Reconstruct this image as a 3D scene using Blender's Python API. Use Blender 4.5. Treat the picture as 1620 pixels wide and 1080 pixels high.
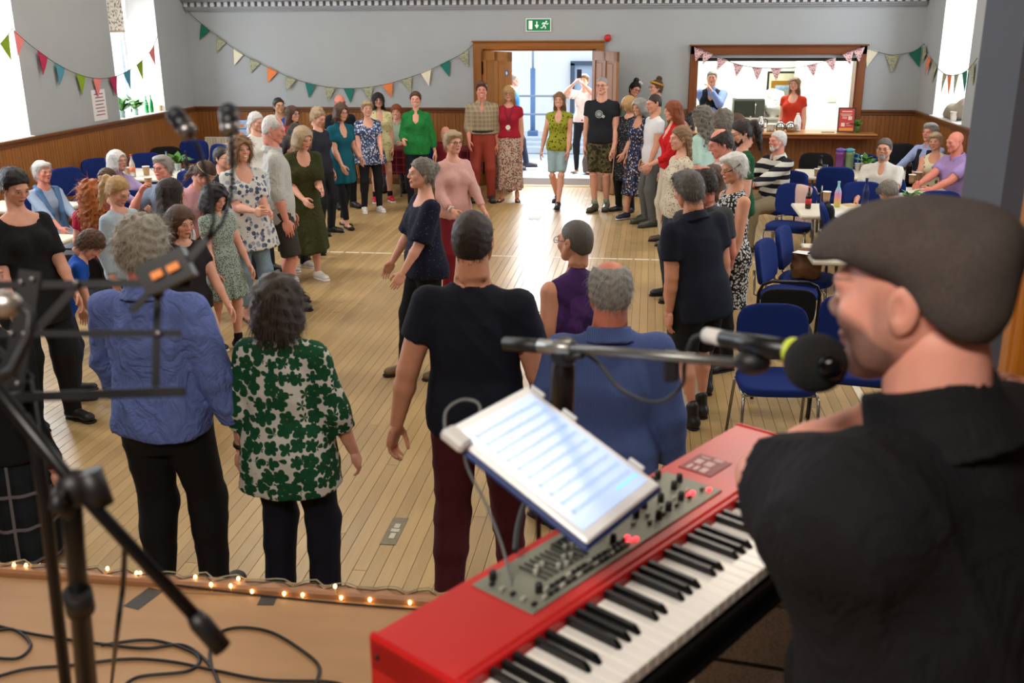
import bpy, math, random
import numpy as np
from mathutils import Vector, Matrix, Euler

for o in list(bpy.data.objects):
    bpy.data.objects.remove(o, do_unlink=True)
SC = bpy.context.scene
COL = SC.collection
rnd = random.Random(7)
PI = math.pi

# ------------------------------------------------------------------ camera
HC = 2.6                                   # lens height above the hall floor
PITCH, YAW, ROLL, FPX = 0.308187, 0.133975, -0.0056536, 1586.19
def _cam_axes():
    cy, sy = math.cos(YAW), math.sin(YAW)
    f = np.array([-sy*math.cos(PITCH), cy*math.cos(PITCH), -math.sin(PITCH)])
    r = np.array([cy, sy, 0.0]); u = np.cross(r, f)
    c, s = math.cos(ROLL), math.sin(ROLL)
    return c*r + s*u, -s*r + c*u, f
CR, CU, CF = _cam_axes()
cam_d = bpy.data.cameras.new('camera'); cam = bpy.data.objects.new('camera', cam_d); COL.objects.link(cam)
cam.matrix_world = Matrix(((CR[0], CU[0], -CF[0], 0), (CR[1], CU[1], -CF[1], 0), (CR[2], CU[2], -CF[2], HC), (0, 0, 0, 1)))
cam_d.sensor_width = 36.0; cam_d.lens = 36.0*FPX/1620.0; cam_d.clip_start = 0.05; cam_d.clip_end = 200
cam_d.dof.use_dof = True; cam_d.dof.focus_distance = 9.0; cam_d.dof.aperture_fstop = 4.5
SC.camera = cam

def ray(px, py):
    a, b = (px-810)/FPX, -(py-540)/FPX
    return CF + a*CR + b*CU
def onZ(px, py, z):
    d = ray(px, py); t = (z-HC)/d[2]; return Vector((d[0]*t, d[1]*t, z))
def onY(px, py, y):
    d = ray(px, py); t = y/d[1]; return Vector((d[0]*t, y, HC+d[2]*t))
def onX(px, py, x):
    d = ray(px, py); t = x/d[0]; return Vector((x, d[1]*t, HC+d[2]*t))
def onD(px, py, t):
    d = ray(px, py); return Vector((d[0]*t, d[1]*t, HC+d[2]*t))
def proj(p):
    v = np.array([p[0], p[1], p[2]-HC]); w = v @ CF
    return 810+FPX*(v @ CR)/w, 540-FPX*(v @ CU)/w

# ------------------------------------------------------------------ colour management, world, big lights
SC.view_settings.view_transform = 'Standard'; SC.view_settings.look = 'None'
SC.view_settings.gamma = 1.0; SC.view_settings.use_curve_mapping = False
SC.view_settings.exposure = 0.22
W = bpy.data.worlds.new('overcast_sky'); SC.world = W; W.use_nodes = True
W.node_tree.nodes['Background'].inputs[0].default_value = (0.80, 0.90, 1.0, 1)
W.node_tree.nodes['Background'].inputs[1].default_value = 1.7

FAR, XL, XR, DADO, CEIL = 16.58, -7.65, 4.10, 1.24, 5.6      # far wall, side walls, panelling height, ceiling
STAGE = 0.95                                                 # stage height

def area(name, loc, rot, sx, sy, watts, col=(1, 1, 1), spread=None):
    l = bpy.data.lights.new(name, 'AREA'); l.shape = 'RECTANGLE'; l.size = sx; l.size_y = sy
    l.energy = watts; l.color = col
    if spread: l.spread = spread
    o = bpy.data.objects.new(name, l); o.location = loc; o.rotation_euler = rot; COL.objects.link(o); return o
# daylight through the tall side windows (the light stands just outside each pane)
WIN_L = [14.78, 11.10, 7.40]; WIN_R = [14.88, 11.20, 7.50]; WIN_W = 0.96
for y in WIN_L:
    area('window_daylight', (XL-0.43, y, 2.75), (0, -PI/2, 0), 2.9, WIN_W, 150, (0.86, 0.93, 1.0))
for y in WIN_R:
    area('window_daylight', (XR+0.43, y, 2.75), (0, PI/2, 0), 2.9, WIN_W, 70, (0.86, 0.93, 1.0))
# unseen ceiling lamps, added to light the hall
ADDED_LAMPS = [(-5.0, 4.2), (1.4, 4.2), (-5.0, 8.6), (1.4, 8.6), (-5.0, 13.0), (1.4, 13.0)]
for x, y in ADDED_LAMPS:
    area('added_hall_light', (x, y, CEIL-0.2), (0, 0, 0), 1.5, 0.5, 62, (1.0, 0.91, 0.78))
# daylight from the open street door
area('door_daylight', (-1.78, FAR+2.6, 2.5), (math.radians(-66), 0, 0), 2.2, 1.4, 330, (0.92, 0.96, 1.0))
# the stage's own ceiling lamp, behind and left of the lens
STAGE_LAMP = (-1.0, -0.9, 4.2); STAGE_TILT = math.radians(34)
area('stage_lamp_light', STAGE_LAMP, (STAGE_TILT, 0, 0), 1.4, 0.5, 95, (1.0, 0.92, 0.82))
# ------------------------------------------------------------------ tagging helpers
def tag(o, label=None, cat=None, group=None, kind=None):
    if label: o['label'] = label
    if cat: o['category'] = cat
    if group: o['group'] = group
    if kind: o['kind'] = kind
    return o
def empty(name, loc=(0, 0, 0), rz=0, label=None, cat=None, group=None, rot=None):
    o = bpy.data.objects.new(name, None); COL.objects.link(o); o.location = loc
    o.rotation_euler = rot if rot else (0, 0, rz); o.empty_display_size = 0.05
    return tag(o, label, cat, group)
def link(name, me, parent=None, m=None, loc=None, mw=None):
    o = bpy.data.objects.new(name, me); COL.objects.link(o)
    if parent: o.parent = parent
    if m is not None:
        if len(me.materials) == 0: me.materials.append(m)
    if loc is not None: o.location = loc
    if mw is not None: o.matrix_local = mw
    return o
def copy_tree(o, parent=None, **kw):
    c = o.copy(); COL.objects.link(c); c.parent = parent
    for ch in o.children: copy_tree(ch, c)
    for k, v in kw.items(): c[k] = v
    return c

# ------------------------------------------------------------------ mesh builder
class MB:
    def __init__(s): s.v = []; s.f = []; s.sm = []; s.mi = []
    def add(s, vs, fs, smooth=False, mi=0):
        n = len(s.v); s.v += [tuple(p) for p in vs]
        for q in fs: s.f.append(tuple(i+n for i in q)); s.sm.append(smooth); s.mi.append(mi)
        return s
    def box(s, c, d, rot=None, mi=0, ch=0.0):
        x, y, z = d[0]/2, d[1]/2, d[2]/2
        if ch <= 0:
            vs = [(i*x, j*y, k*z) for i in (-1, 1) for j in (-1, 1) for k in (-1, 1)]
            fs = [(0, 1, 3, 2), (4, 6, 7, 5), (0, 4, 5, 1), (2, 3, 7, 6), (0, 2, 6, 4), (1, 5, 7, 3)]
        else:
            ch = min(ch, x*.9, y*.9, z*.9); vs = []; idx = {}
            for i in (-1, 1):
                for j in (-1, 1):
                    for k in (-1, 1):
                        idx[i, j, k] = len(vs)
                        vs += [(i*x, j*(y-ch), k*(z-ch)), (i*(x-ch), j*y, k*(z-ch)), (i*(x-ch), j*(y-ch), k*z)]
            I = lambda i, j, k, a: idx[i, j, k]+a
            fs = []
            for g in (-1, 1):
                fs += [(I(g,-1,-1,0), I(g,1,-1,0), I(g,1,1,0), I(g,-1,1,0)), (I(-1,g,-1,1), I(1,g,-1,1), I(1,g,1,1), I(-1,g,1,1)), (I(-1,-1,g,2), I(1,-1,g,2), I(1,1,g,2), I(-1,1,g,2))]
                for e in (-1, 1):
                    fs += [(I(g,e,-1,0), I(g,e,1,0), I(g,e,1,1), I(g,e,-1,1)), (I(g,-1,e,0), I(g,1,e,0), I(g,1,e,2), I(g,-1,e,2)), (I(-1,g,e,1), I(1,g,e,1), I(1,g,e,2), I(-1,g,e,2))]
                    for h in (-1, 1): fs.append((I(g,e,h,0), I(g,e,h,1), I(g,e,h,2)))
            ctr = lambda q: np.mean([vs[i] for i in q], 0)
            out = []
            for q in fs:
                a, b, c2 = (np.array(vs[q[t]]) for t in range(3))
                out.append(q if np.dot(np.cross(b-a, c2-b), ctr(q)) > 0 else q[::-1])
            fs = out
        if rot is not None:
            R = rot if isinstance(rot, Matrix) else Euler(rot).to_matrix()
            vs = [R @ Vector(p) for p in vs]
        vs = [(p[0]+c[0], p[1]+c[1], p[2]+c[2]) for p in vs]
        return s.add(vs, fs, False, mi)
    def tube(s, pts, r, n=8, mi=0, caps=True, closed=False):
        P = [Vector(p) for p in pts]; m = len(P); rr = r if isinstance(r, (list, tuple)) else [r]*m
        vs = []; up = None
        for i in range(m):
            if closed: t = (P[(i+1) % m]-P[i-1])
            else: t = (P[min(i+1, m-1)]-P[max(i-1, 0)])
            t = t.normalized() if t.length > 1e-9 else Vector((0, 0, 1))
            if up is None:
                up = Vector((0, 0, 1)) if abs(t.z) < .9 else Vector((1, 0, 0))
            u = (up - t*up.dot(t))
            u = u.normalized() if u.length > 1e-6 else t.orthogonal().normalized()
            w = t.cross(u); up = u
            for k in range(n):
                a = 2*PI*k/n; vs.append(P[i]+(u*math.cos(a)+w*math.sin(a))*rr[i])
        fs = []
        for i in range(m if closed else m-1):
            j = (i+1) % m
            for k in range(n): fs.append((i*n+k, i*n+(k+1) % n, j*n+(k+1) % n, j*n+k))
        s.add(vs, fs, True, mi)
        if caps and not closed:
            b = len(s.v)-len(vs)
            s.f += [tuple(b+k for k in range(n))[::-1], tuple(b+(m-1)*n+k for k in range(n))]; s.sm += [False]*2; s.mi += [mi]*2
        return s
    def lathe(s, prof, c=(0, 0, 0), n=16, mi=0, R=None, smooth=True):
        vs = []
        for r, z in prof:
            for k in range(n):
                a = 2*PI*k/n; p = Vector((r*math.cos(a), r*math.sin(a), z))
                if R is not None: p = R @ p
                vs.append((p[0]+c[0], p[1]+c[1], p[2]+c[2]))
        fs = []
        for i in range(len(prof)-1):
            for k in range(n): fs.append((i*n+k, i*n+(k+1) % n, (i+1)*n+(k+1) % n, (i+1)*n+k))
        s.add(vs, fs, smooth, mi); b = len(s.v)-len(vs)
        if prof[0][0] > 1e-6: s.f.append(tuple(b+k for k in range(n))[::-1]); s.sm.append(False); s.mi.append(mi)
        if prof[-1][0] > 1e-6: s.f.append(tuple(b+(len(prof)-1)*n+k for k in range(n))); s.sm.append(False); s.mi.append(mi)
        return s
    def prism(s, poly, d, mi=0):            # poly: 3d points, extruded by vector d
        n = len(poly); d = Vector(d); a = [Vector(p) for p in poly]; vs = a+[p+d for p in a]
        nrm = Vector((0, 0, 0))
        for i in range(n): nrm += a[i].cross(a[(i+1) % n])
        fs = [tuple(range(n))[::-1], tuple(range(n, 2*n))]+[(i, (i+1) % n, n+(i+1) % n, n+i) for i in range(n)]
        if nrm.dot(d) < 0: fs = [q[::-1] for q in fs]
        return s.add(vs, fs, False, mi)
    def grid(s, fn, nu, nv, smooth=True, mi=0):   # fn(u,v) -> point
        vs = [fn(i/nu, j/nv) for i in range(nu+1) for j in range(nv+1)]
        fs = [(i*(nv+1)+j, (i+1)*(nv+1)+j, (i+1)*(nv+1)+j+1, i*(nv+1)+j+1) for i in range(nu) for j in range(nv)]
        return s.add(vs, fs, smooth, mi)
    def ball(s, c, r, n=10, m=7, mi=0, R=None):
        rx, ry, rz = r if isinstance(r, (tuple, list)) else (r, r, r)
        vs = []
        for i in range(m+1):
            t = PI*i/m
            for k in range(n):
                a = 2*PI*k/n; p = Vector((rx*math.sin(t)*math.cos(a), ry*math.sin(t)*math.sin(a), rz*math.cos(t)))
                if R is not None: p = R @ p
                vs.append((p[0]+c[0], p[1]+c[1], p[2]+c[2]))
        fs = [(i*n+k, (i+1)*n+k, (i+1)*n+(k+1) % n, i*n+(k+1) % n) for i in range(m) for k in range(n)]
        return s.add(vs, fs, True, mi)
    def mesh(s, name):
        me = bpy.data.meshes.new(name); me.from_pydata([tuple(p) for p in s.v], [], s.f)
        me.polygons.foreach_set('use_smooth', s.sm); me.polygons.foreach_set('material_index', s.mi); me.update()
        return me
    def build(s, name, m, parent=None, loc=None, rz=None):
        me = s.mesh(name)
        for q in (m if isinstance(m, (list, tuple)) else [m]): me.materials.append(q)
        o = link(name, me, parent, None, loc)
        if rz is not None: o.rotation_euler = (0, 0, rz)
        return o

# ------------------------------------------------------------------ materials (all node based)
def lin(c, a=1.0):
    if isinstance(c, str): c = tuple(int(c[i:i+2], 16) for i in (0, 2, 4))
    f = lambda u: (u/12.92 if u <= .04045 else ((u+.055)/1.055)**2.4)
    return tuple(f(x/255.0) for x in c[:3])+(a,)
class NT:
    def __init__(s, name, rough=.6, metal=0.0, spec=.5):
        s.m = bpy.data.materials.new(name); s.m.use_nodes = True; s.t = s.m.node_tree; s.n = s.t.nodes
        s.b = s.n['Principled BSDF']; s.b.inputs['Roughness'].default_value = rough; s.b.inputs['Metallic'].default_value = metal
        s.b.inputs['Specular IOR Level'].default_value = spec
    def node(s, typ, **kw):
        n = s.n.new(typ)
        for k, v in kw.items(): setattr(n, k, v)
        return n
    def put(s, sock, v):
        if isinstance(v, bpy.types.NodeSocket): s.t.links.new(v, sock)
        else: sock.default_value = v
    def math(s, op, a, b=0.0, c=None):
        n = s.node('ShaderNodeMath', operation=op); s.put(n.inputs[0], a); s.put(n.inputs[1], b)
        if c is not None: s.put(n.inputs[2], c)
        return n.outputs[0]
    def mix(s, f, a, b, blend='MIX'):
        n = s.node('ShaderNodeMix', data_type='RGBA', blend_type=blend); s.put(n.inputs[0], f); s.put(n.inputs[6], a); s.put(n.inputs[7], b); return n.outputs[2]
    def obj(s, scale=None, rot=None):
        c = s.node('ShaderNodeTexCoord').outputs['Object']
        if scale or rot:
            mp = s.node('ShaderNodeMapping'); s.t.links.new(c, mp.inputs[0])
            if scale: mp.inputs['Scale'].default_value = scale
            if rot: mp.inputs['Rotation'].default_value = rot
            c = mp.outputs[0]
        return c
    def noise(s, scale, vec=None, detail=3.0, out='Fac', rough=.5):
        n = s.node('ShaderNodeTexNoise'); n.inputs['Scale'].default_value = scale; n.inputs['Detail'].default_value = detail; n.inputs['Roughness'].default_value = rough
        s.t.links.new(vec if vec is not None else s.obj(), n.inputs['Vector']); return n.outputs[out]
    def voro(s, scale, vec=None, rand=1.0, feature='F1'):
        n = s.node('ShaderNodeTexVoronoi', feature=feature); n.inputs['Scale'].default_value = scale; n.inputs['Randomness'].default_value = rand
        s.t.links.new(vec if vec is not None else s.obj(), n.inputs['Vector']); return n
    def xyz(s, vec):
        n = s.node('ShaderNodeSeparateXYZ'); s.t.links.new(vec, n.inputs[0]); return n.outputs
    def ramp(s, f, stops, const=False):
        n = s.node('ShaderNodeValToRGB'); cr = n.color_ramp
        if const: cr.interpolation = 'CONSTANT'
        while len(cr.elements) < len(stops): cr.elements.new(0.5)
        for e, (p, c) in zip(cr.elements, stops): e.position = p; e.color = c
        s.t.links.new(f, n.inputs[0]); return n.outputs[0]
    def bump(s, h, strength=.3, dist=.01):
        n = s.node('ShaderNodeBump'); n.inputs['Strength'].default_value = strength; n.inputs['Distance'].default_value = dist
        s.t.links.new(h, n.inputs['Height']); s.t.links.new(n.outputs[0], s.b.inputs['Normal'])
    def col(s, c): s.put(s.b.inputs['Base Color'], c); return s
_MC = {}
def plain(c, rough=.6, metal=0.0, spec=.5, var=.12, scale=9.0, bump=0.0, emit=None, name=None):
    key = (c, rough, metal, spec, var, scale, bump, emit)
    if key in _MC: return _MC[key]
    t = NT(name or 'plain_%s' % (c if isinstance(c, str) else '%d_%d_%d' % tuple(c[:3])), rough, metal, spec); k = lin(c)
    if var > 0:
        f = t.noise(scale); lo = tuple(x*(1-var) for x in k[:3])+(1,); hi = tuple(min(1, x*(1+var)) for x in k[:3])+(1,)
        t.col(t.mix(f, lo, hi))
        if bump: t.bump(f, bump)
    else: t.col(k)
    if emit:
        t.b.inputs['Emission Color'].default_value = k; t.b.inputs['Emission Strength'].default_value = emit
    _MC[key] = t.m; return t.m
def glass(c='ffffff', rough=.05, alpha=.35, name='glass'):
    key = ('gl', c, rough, alpha)
    if key in _MC: return _MC[key]
    t = NT(name, rough, 0, .6); t.col(lin(c)); t.b.inputs['Transmission Weight'].default_value = 1-alpha; t.b.inputs['IOR'].default_value = 1.2
    _MC[key] = t.m; return t.m
def objcol(name, rough=.85, var=.15, scale=30.0, bump=.25, spec=.25, stretch=None, sheen=0.0):
    t = NT(name, rough, 0, spec); oi = t.node('ShaderNodeObjectInfo').outputs['Color']
    f = t.noise(scale, t.obj(stretch) if stretch else None, 4)
    k = t.math('MULTIPLY_ADD', f, var*2, 1-var)
    t.col(t.mix(1.0, oi, t.node('ShaderNodeCombineColor').outputs[0], 'MULTIPLY'))
    cc = [n for n in t.n if n.bl_idname == 'ShaderNodeCombineColor'][0]
    for i in range(3): t.t.links.new(k, cc.inputs[i])
    if bump: t.bump(f, bump, .004)
    if sheen: t.b.inputs['Sheen Weight'].default_value = sheen
    return t.m
def wood(name, c1, c2, axis=2, scale=1.0, rough=.4, spec=.5, bump=.08):
    t = NT(name, rough, 0, spec); sc = [14*scale]*3; sc[axis] = 1.2*scale
    v = t.obj(tuple(sc)); oi = t.node('ShaderNodeObjectInfo').outputs['Random']
    f = t.noise(1.6, v, 5, rough=.65); g = t.noise(6.0, v, 3)
    f2 = t.math('MULTIPLY_ADD', g, .35, t.math('MULTIPLY', f, .75))
    c = t.mix(f2, lin(c1), lin(c2)); k = t.math('MULTIPLY_ADD', oi, .3, .85)
    cc = t.node('ShaderNodeCombineColor')
    for i in range(3): t.t.links.new(k, cc.inputs[i])
    t.col(t.mix(1.0, c, cc.outputs[0], 'MULTIPLY')); t.bump(f, bump, .004); return t.m
M = {}
# ------------------------------------------------------------------ room materials
def m_wall():
    t = NT('wall_paint_grey', .75, 0, .3); f = t.noise(1.3, None, 4); g = t.noise(60, None, 2)
    t.col(t.mix(f, lin((162, 165, 166)), lin((174, 177, 178)))); t.bump(g, .05, .003); return t.m
M['wall'] = m_wall()
M['white_paint'] = plain((236, 236, 238), .6, var=.04)
M['ceiling'] = plain((228, 226, 220), .8, var=.04)
M['dado'] = wood('varnished_pine_panelling', (172, 112, 54), (112, 64, 26), 2, .6, .38)
M['rail'] = wood('varnished_rail', (124, 76, 36), (84, 46, 20), 0, .6, .35)
M['door_wood'] = wood('golden_oak_door', (176, 116, 48), (124, 72, 24), 2, .6, .35)
M['frame_wood'] = wood('oak_architrave', (166, 108, 44), (116, 68, 24), 2, .6, .35)
M['hatch_wood'] = wood('red_brown_hatch_frame', (140, 78, 36), (96, 48, 20), 0, .6, .35)
def m_floor():
    t = NT('varnished_maple_boards', .30, 0, .5); oi = t.node('ShaderNodeObjectInfo').outputs['Random']
    at = t.node('ShaderNodeAttribute', attribute_name='tone').outputs['Fac']
    v = t.obj((26, 2.0, 10)); f = t.noise(1.4, v, 5, rough=.65); g = t.noise(.8, None, 3)
    c = t.mix(f, lin((172, 139, 90)), lin((197, 166, 116)))
    k = t.math('ADD', t.math('MULTIPLY_ADD', oi, .22, .80), t.math('MULTIPLY', at, .22))
    k = t.math('MULTIPLY', k, t.math('MULTIPLY_ADD', g, .2, .85))
    cc = t.node('ShaderNodeCombineColor')
    for i in range(3): t.t.links.new(k, cc.inputs[i])
    t.col(t.mix(1.0, c, cc.outputs[0], 'MULTIPLY'))
    t.put(t.b.inputs['Roughness'], t.math('MULTIPLY_ADD', t.noise(5, None, 4), .22, .22))
    t.bump(f, .04, .002); return t.m
M['floor'] = m_floor()
M['joint'] = plain((70, 50, 30), .8, var=.1)
M['black_slot'] = plain((14, 13, 13), .6, var=.1)

# ------------------------------------------------------------------ floor of narrow boards
fl = MB().box(((XL+XR)/2, (FAR-2)/2+1, -0.03), (XR-XL, FAR+2, 0.04)).build('floor', M['joint']); tag(fl, kind='structure')
PW, PG = 0.072, 0.0022
shared = {}
rest_v, rest_f, rest_t = [], [], []
big = []
r2 = random.Random(3)
x = XL+PW/2; ci = 0
while x < XR:
    y = -0.5 - r2.random()*2.4
    while y < FAR+0.1:
        L = round(r2.choice([2.0, 2.4, 2.8, 3.2]), 1); y1 = min(y+L, FAR+0.12)
        d = abs((y+y1)/2-6.4)+abs(x+1.6)*0.9
        big.append((d if (y1 > 4.0 and y < 9.5) else 99+d, x, max(y, -0.9), y1)); y = y1
    x += PW; ci += 1
big.sort()
for i, (d, x, y0, y1) in enumerate(big):
    L = round(y1-y0-PG, 3)
    if i < 300:
        if L not in shared:
            shared[L] = MB().box((0, 0, -0.006), (PW-PG, L, 0.012), ch=.0012).mesh('plank'); shared[L].materials.append(M['floor'])
        link('plank', shared[L], fl, loc=(x, (y0+y1)/2, (r2.random()-.5)*.0006))
    else:
        n = len(rest_v); hx = (PW-PG)/2; t = r2.random()
        rest_v += [(x+a*hx, (y0+PG/2 if b < 0 else y1-PG/2), z) for a in (-1, 1) for b in (-1, 1) for z in (-.012, 0)]
        rest_f += [tuple(n+q for q in f) for f in [(0, 1, 3, 2), (4, 6, 7, 5), (0, 4, 5, 1), (2, 3, 7, 6), (1, 5, 7, 3)]]; rest_t += [t]*8
me = bpy.data.meshes.new('plank_field'); me.from_pydata(rest_v, [], rest_f); me.materials.append(M['floor'])
a_ = me.attributes.new('tone', 'FLOAT', 'POINT'); a_.data.foreach_set('value', rest_t)
tag(link('plank_field', me, fl), kind='stuff')
ln = MB()
for k in range(58): ln.box((XL+.6+k*.19, 11.34, 0.0006), (.165 if k % 7 else .19, .045, .0012))
ln.build('court_line', plain((226, 214, 190), .5, var=.15, scale=40), fl)
MB().box((1.6, 7.0, .0006), (.05, 5.2, .0012)).build('court_line', plain((214, 202, 178), .5, var=.15, scale=40), fl)
# brass floor socket plate and a patch of darker boards
p = onZ(624, 840, 0)
pl = empty('floor_socket', (p.x, p.y, 0), 0, 'worn metal socket plate let into the floor boards beside the maroon jeans', 'floor socket')
MB().box((0, 0, .002), (.085, .30, .004), ch=.001).build('plate', plain((128, 120, 100), .45, .6, var=.3, scale=40), pl)
mb = MB()
for yy, w, h in ((-.06, .03, .06), (.0, .045, .035), (.05, .03, .05)): mb.box((.004, yy, .005), (w, h, .004))
mb.build('lid', plain((196, 190, 172), .4, .7, var=.3, scale=60), pl)
p = onZ(846, 345, 0)
tag(MB().grid(lambda u, v: (p.x+(u-.5)*.17, p.y+(v-.5)*.24, .002+.004*math.sin(9*u+5*v)**2), 5, 5).build('paper_scrap', plain((205, 205, 205), .8, var=.1)), 'small crumpled paper scrap lying alone on the shiny floor before the doorway', 'paper')

# ------------------------------------------------------------------ far wall, with the street door and the kitchen hatch
DX0, DX1, DT = -2.68, -0.88, 2.185
HX0, HX1, HB, HT = 0.723, 3.167, 0.93, 2.05
TH = 0.30; yc = FAR+TH/2
mb = MB()
def wb(x0, x1, z0, z1): mb.box(((x0+x1)/2, yc, (z0+z1)/2), (x1-x0, TH, z1-z0))
wb(XL-.6, DX0, 0, CEIL); wb(DX0, DX1, DT, CEIL); wb(DX1, HX0, 0, CEIL); wb(HX0, HX1, 0, HB); wb(HX0, HX1, HT, CEIL); wb(HX1, XR+.6, 0, CEIL)
wf = tag(mb.build('wall_far', M['wall']), kind='structure')
def panelling(wall, segs, along, plane, sgn):       # vertical beaded boards between floor and rail
    m = MB(); r = random.Random(5)
    for a, b, z1 in segs:
        n = max(1, int((b-a)/.062))
        for i in range(n):
            c = a+(i+.5)*(b-a)/n; w = (b-a)/n-.006; t = .014+r.random()*.003
            if along == 'x': m.box((c, plane+sgn*t/2, .09+(z1-.09)/2), (w, t, z1-.09))
            else: m.box((plane+sgn*t/2, c, .09+(z1-.09)/2), (t, w, z1-.09))
    o = m.build('panelling_boards', M['dado'], wall); tag(o, kind='stuff')
    m = MB(); k = MB()
    for a, b, z1 in segs:
        c = (a+b)/2; d = b-a
        for zz, hh, tt, q in ((.05, .10, .03, k), (z1+.012, .035, .05, m), (z1-.028, .05, .03, m)):
            if along == 'x': q.box((c, plane+sgn*tt/2, zz), (d, tt, hh), ch=.004)
            else: q.box((plane+sgn*tt/2, c, zz), (tt, d, hh), ch=.004)
    m.build('panelling_rail', M['rail'], wall); k.build('skirting', M['rail'], wall)
FW = .155
panelling(wf, [(XL, DX0-FW, DADO), (DX1+FW, HX0-.11, DADO), (HX1+.11, XR, DADO), (HX0-.11, HX1+.11, HB-.06)], 'x', FAR, -1)
# cornice with dentils
cz = 2.81; cn = MB()
for z0, z1, t in ((0, .03, .05), (.03, .055, .075), (.13, .16, .14), (.16, .24, .19), (.24, .28, .23)):
    cn.box(((XL+XR)/2, FAR-t/2, cz+(z0+z1)/2), (XR-XL-.05, t, z1-z0))
cn.box(((XL+XR)/2, FAR-.02, cz+.09), (XR-XL-.05, .04, .08))
co = tag(cn.build('cornice', plain((150, 150, 154), .7, var=.05)), kind='structure')
cn = MB(); n = int((XR-XL)/.115)
for i in range(n): cn.box((XL+.05+i*.115, FAR-.065, cz+.092), (.062, .06, .07))
tag(cn.build('dentils', plain((205, 205, 206), .7, var=.05), co), kind='stuff')
# door casing
dc = tag(empty('door_1', ((DX0+DX1)/2, FAR, 0)), kind='structure')
def local(mb, root): return mb
m = MB()
for sx, x in ((-1, DX0), (1, DX1)):
    m.box((x-dc.location.x+sx*FW/2, -.02, DT/2+.06), (FW, .06, DT+.12), ch=.008); m.box((x-dc.location.x+sx*.03, -.045, DT/2), (.035, .03, DT), ch=.008)
    m.box((x-dc.location.x-sx*.012, .15, DT/2), (.025, .30, DT))
m.build('casing', M['frame_wood'], dc)
m = MB(); w = DX1-DX0
m.box((0, -.02, DT+.06), (w+2*FW, .062, .12), ch=.008); m.box((0, -.045, DT+.02), (w+.06, .03, .035), ch=.008); m.box((0, -.04, DT+.125), (w+2*FW+.03, .1, .02), ch=.004)
m.box((0, .15, DT-.012), (w, .30, .025))
m.build('casing_head', wood('oak_head', (166, 108, 44), (116, 68, 24), 0, .6, .35), dc)
MB().box((0, .05, .004), (w, .12, .008)).build('threshold', plain((176, 150, 96), .35, .8, var=.15), dc)
def leaf(x, ang, name, flip):
    r = empty(name, (x-dc.location.x, -.03, 0)); r.parent = dc; r.rotation_euler = (0, 0, ang)
    L, T = .88, .045; s = 1 if not flip else -1; z1 = DT-.02
    m = MB(); pan = []
    for a, b in ((0, .11), (.385, .495), (.77, .88)): m.box((s*(a+b)/2, 0, z1/2+.005), (b-a, T, z1-.01), ch=.004)
    for a, b in ((.01, .24), (.84, 1.0), (z1-.14, z1)): m.box((s*.44, 0, (a+b)/2), (L, T, b-a))
    m.build('stiles', M['door_wood'], r)
    for a, b in ((.11, .385), (.495, .77)):
        for c, d in ((.24, .84), (1.0, z1-.14)):
            q = MB().box((0, 0, 0), (b-a, .02, d-c)); q.box((0, 0, 0), (b-a-.07, .032, d-c-.07), ch=.008)
            q.build('panel', M['door_wood'], r, ((s*(a+b)/2), 0, (c+d)/2))
    q = MB()
    for z in (.3, 1.9): q.box((s*.0, -.03, z), (.025, .03, .2))
    q.build('hinge', plain((20, 18, 18), .4, .6, var=.1), r)
    q = MB().box((s*.83, -.026, 1.05), (.05, .008, .24)); q.tube([(s*.83, -.03, 1.0), (s*.83, -.075, 1.0), (s*.83, -.075, 1.12), (s*.83, -.03, 1.12)], .009)
    q.build('handle', plain((190, 160, 90), .3, .9, var=.1), r)
    return r
lf = leaf(DX0+.02, -math.radians(53), 'door_leaf', False)
MB().box((0, 0, 0), (.075, .003, .09)).build('notice', plain((48, 110, 190), .5, var=0), lf, (.80, -.026, 1.85))
MB().lathe([(.024, 0), (.024, .003)], (0, 0, 0), 14, R=Matrix.Rotation(PI/2, 3, 'X')).build('notice_symbol', plain((235, 240, 245), .5, var=0), lf, (.80, -.0275, 1.85))
leaf(DX1-.02, math.radians(118), 'door_leaf', True)
# ------------------------------------------------------------------ kitchen hatch
hr = tag(empty('trim_1', ((HX0+HX1)/2, FAR, 0)), kind='structure'); hx = hr.location.x; hw = HX1-HX0
m = MB()
for s in (-1, 1):
    m.box((s*(hw/2+.055), -.02, (HB+HT)/2+.09), (.11, .07, HT-HB+.18), ch=.008); m.box((s*(hw/2-.01), .15, (HB+HT)/2), (.02, .3, HT-HB))
m.build('hatch_jamb', wood('hatch_jamb_wood', (140, 78, 36), (96, 48, 20), 2, .6, .35), hr)
m = MB().box((0, -.02, HT+.12), (hw+.22, .07, .14), ch=.008); m.box((0, -.045, HT+.19), (hw+.26, .1, .02), ch=.004); m.build('hatch_head', M['hatch_wood'], hr)
m = MB().box((0, .1, HT-.0), (hw, .16, .1)); m.build('shutter_box', M['black_slot'], hr)
MB().box((.02, -.06, HB-.02), (hw+.62, .62, .045), ch=.01).build('counter_top', wood('pale_counter', (178, 126, 70), (140, 92, 46), 0, .5, .3), hr)
MB().box((.02, -.355, HB-.045), (hw+.62, .03, .06), ch=.006).build('counter_edge', M['hatch_wood'], hr)

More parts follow.
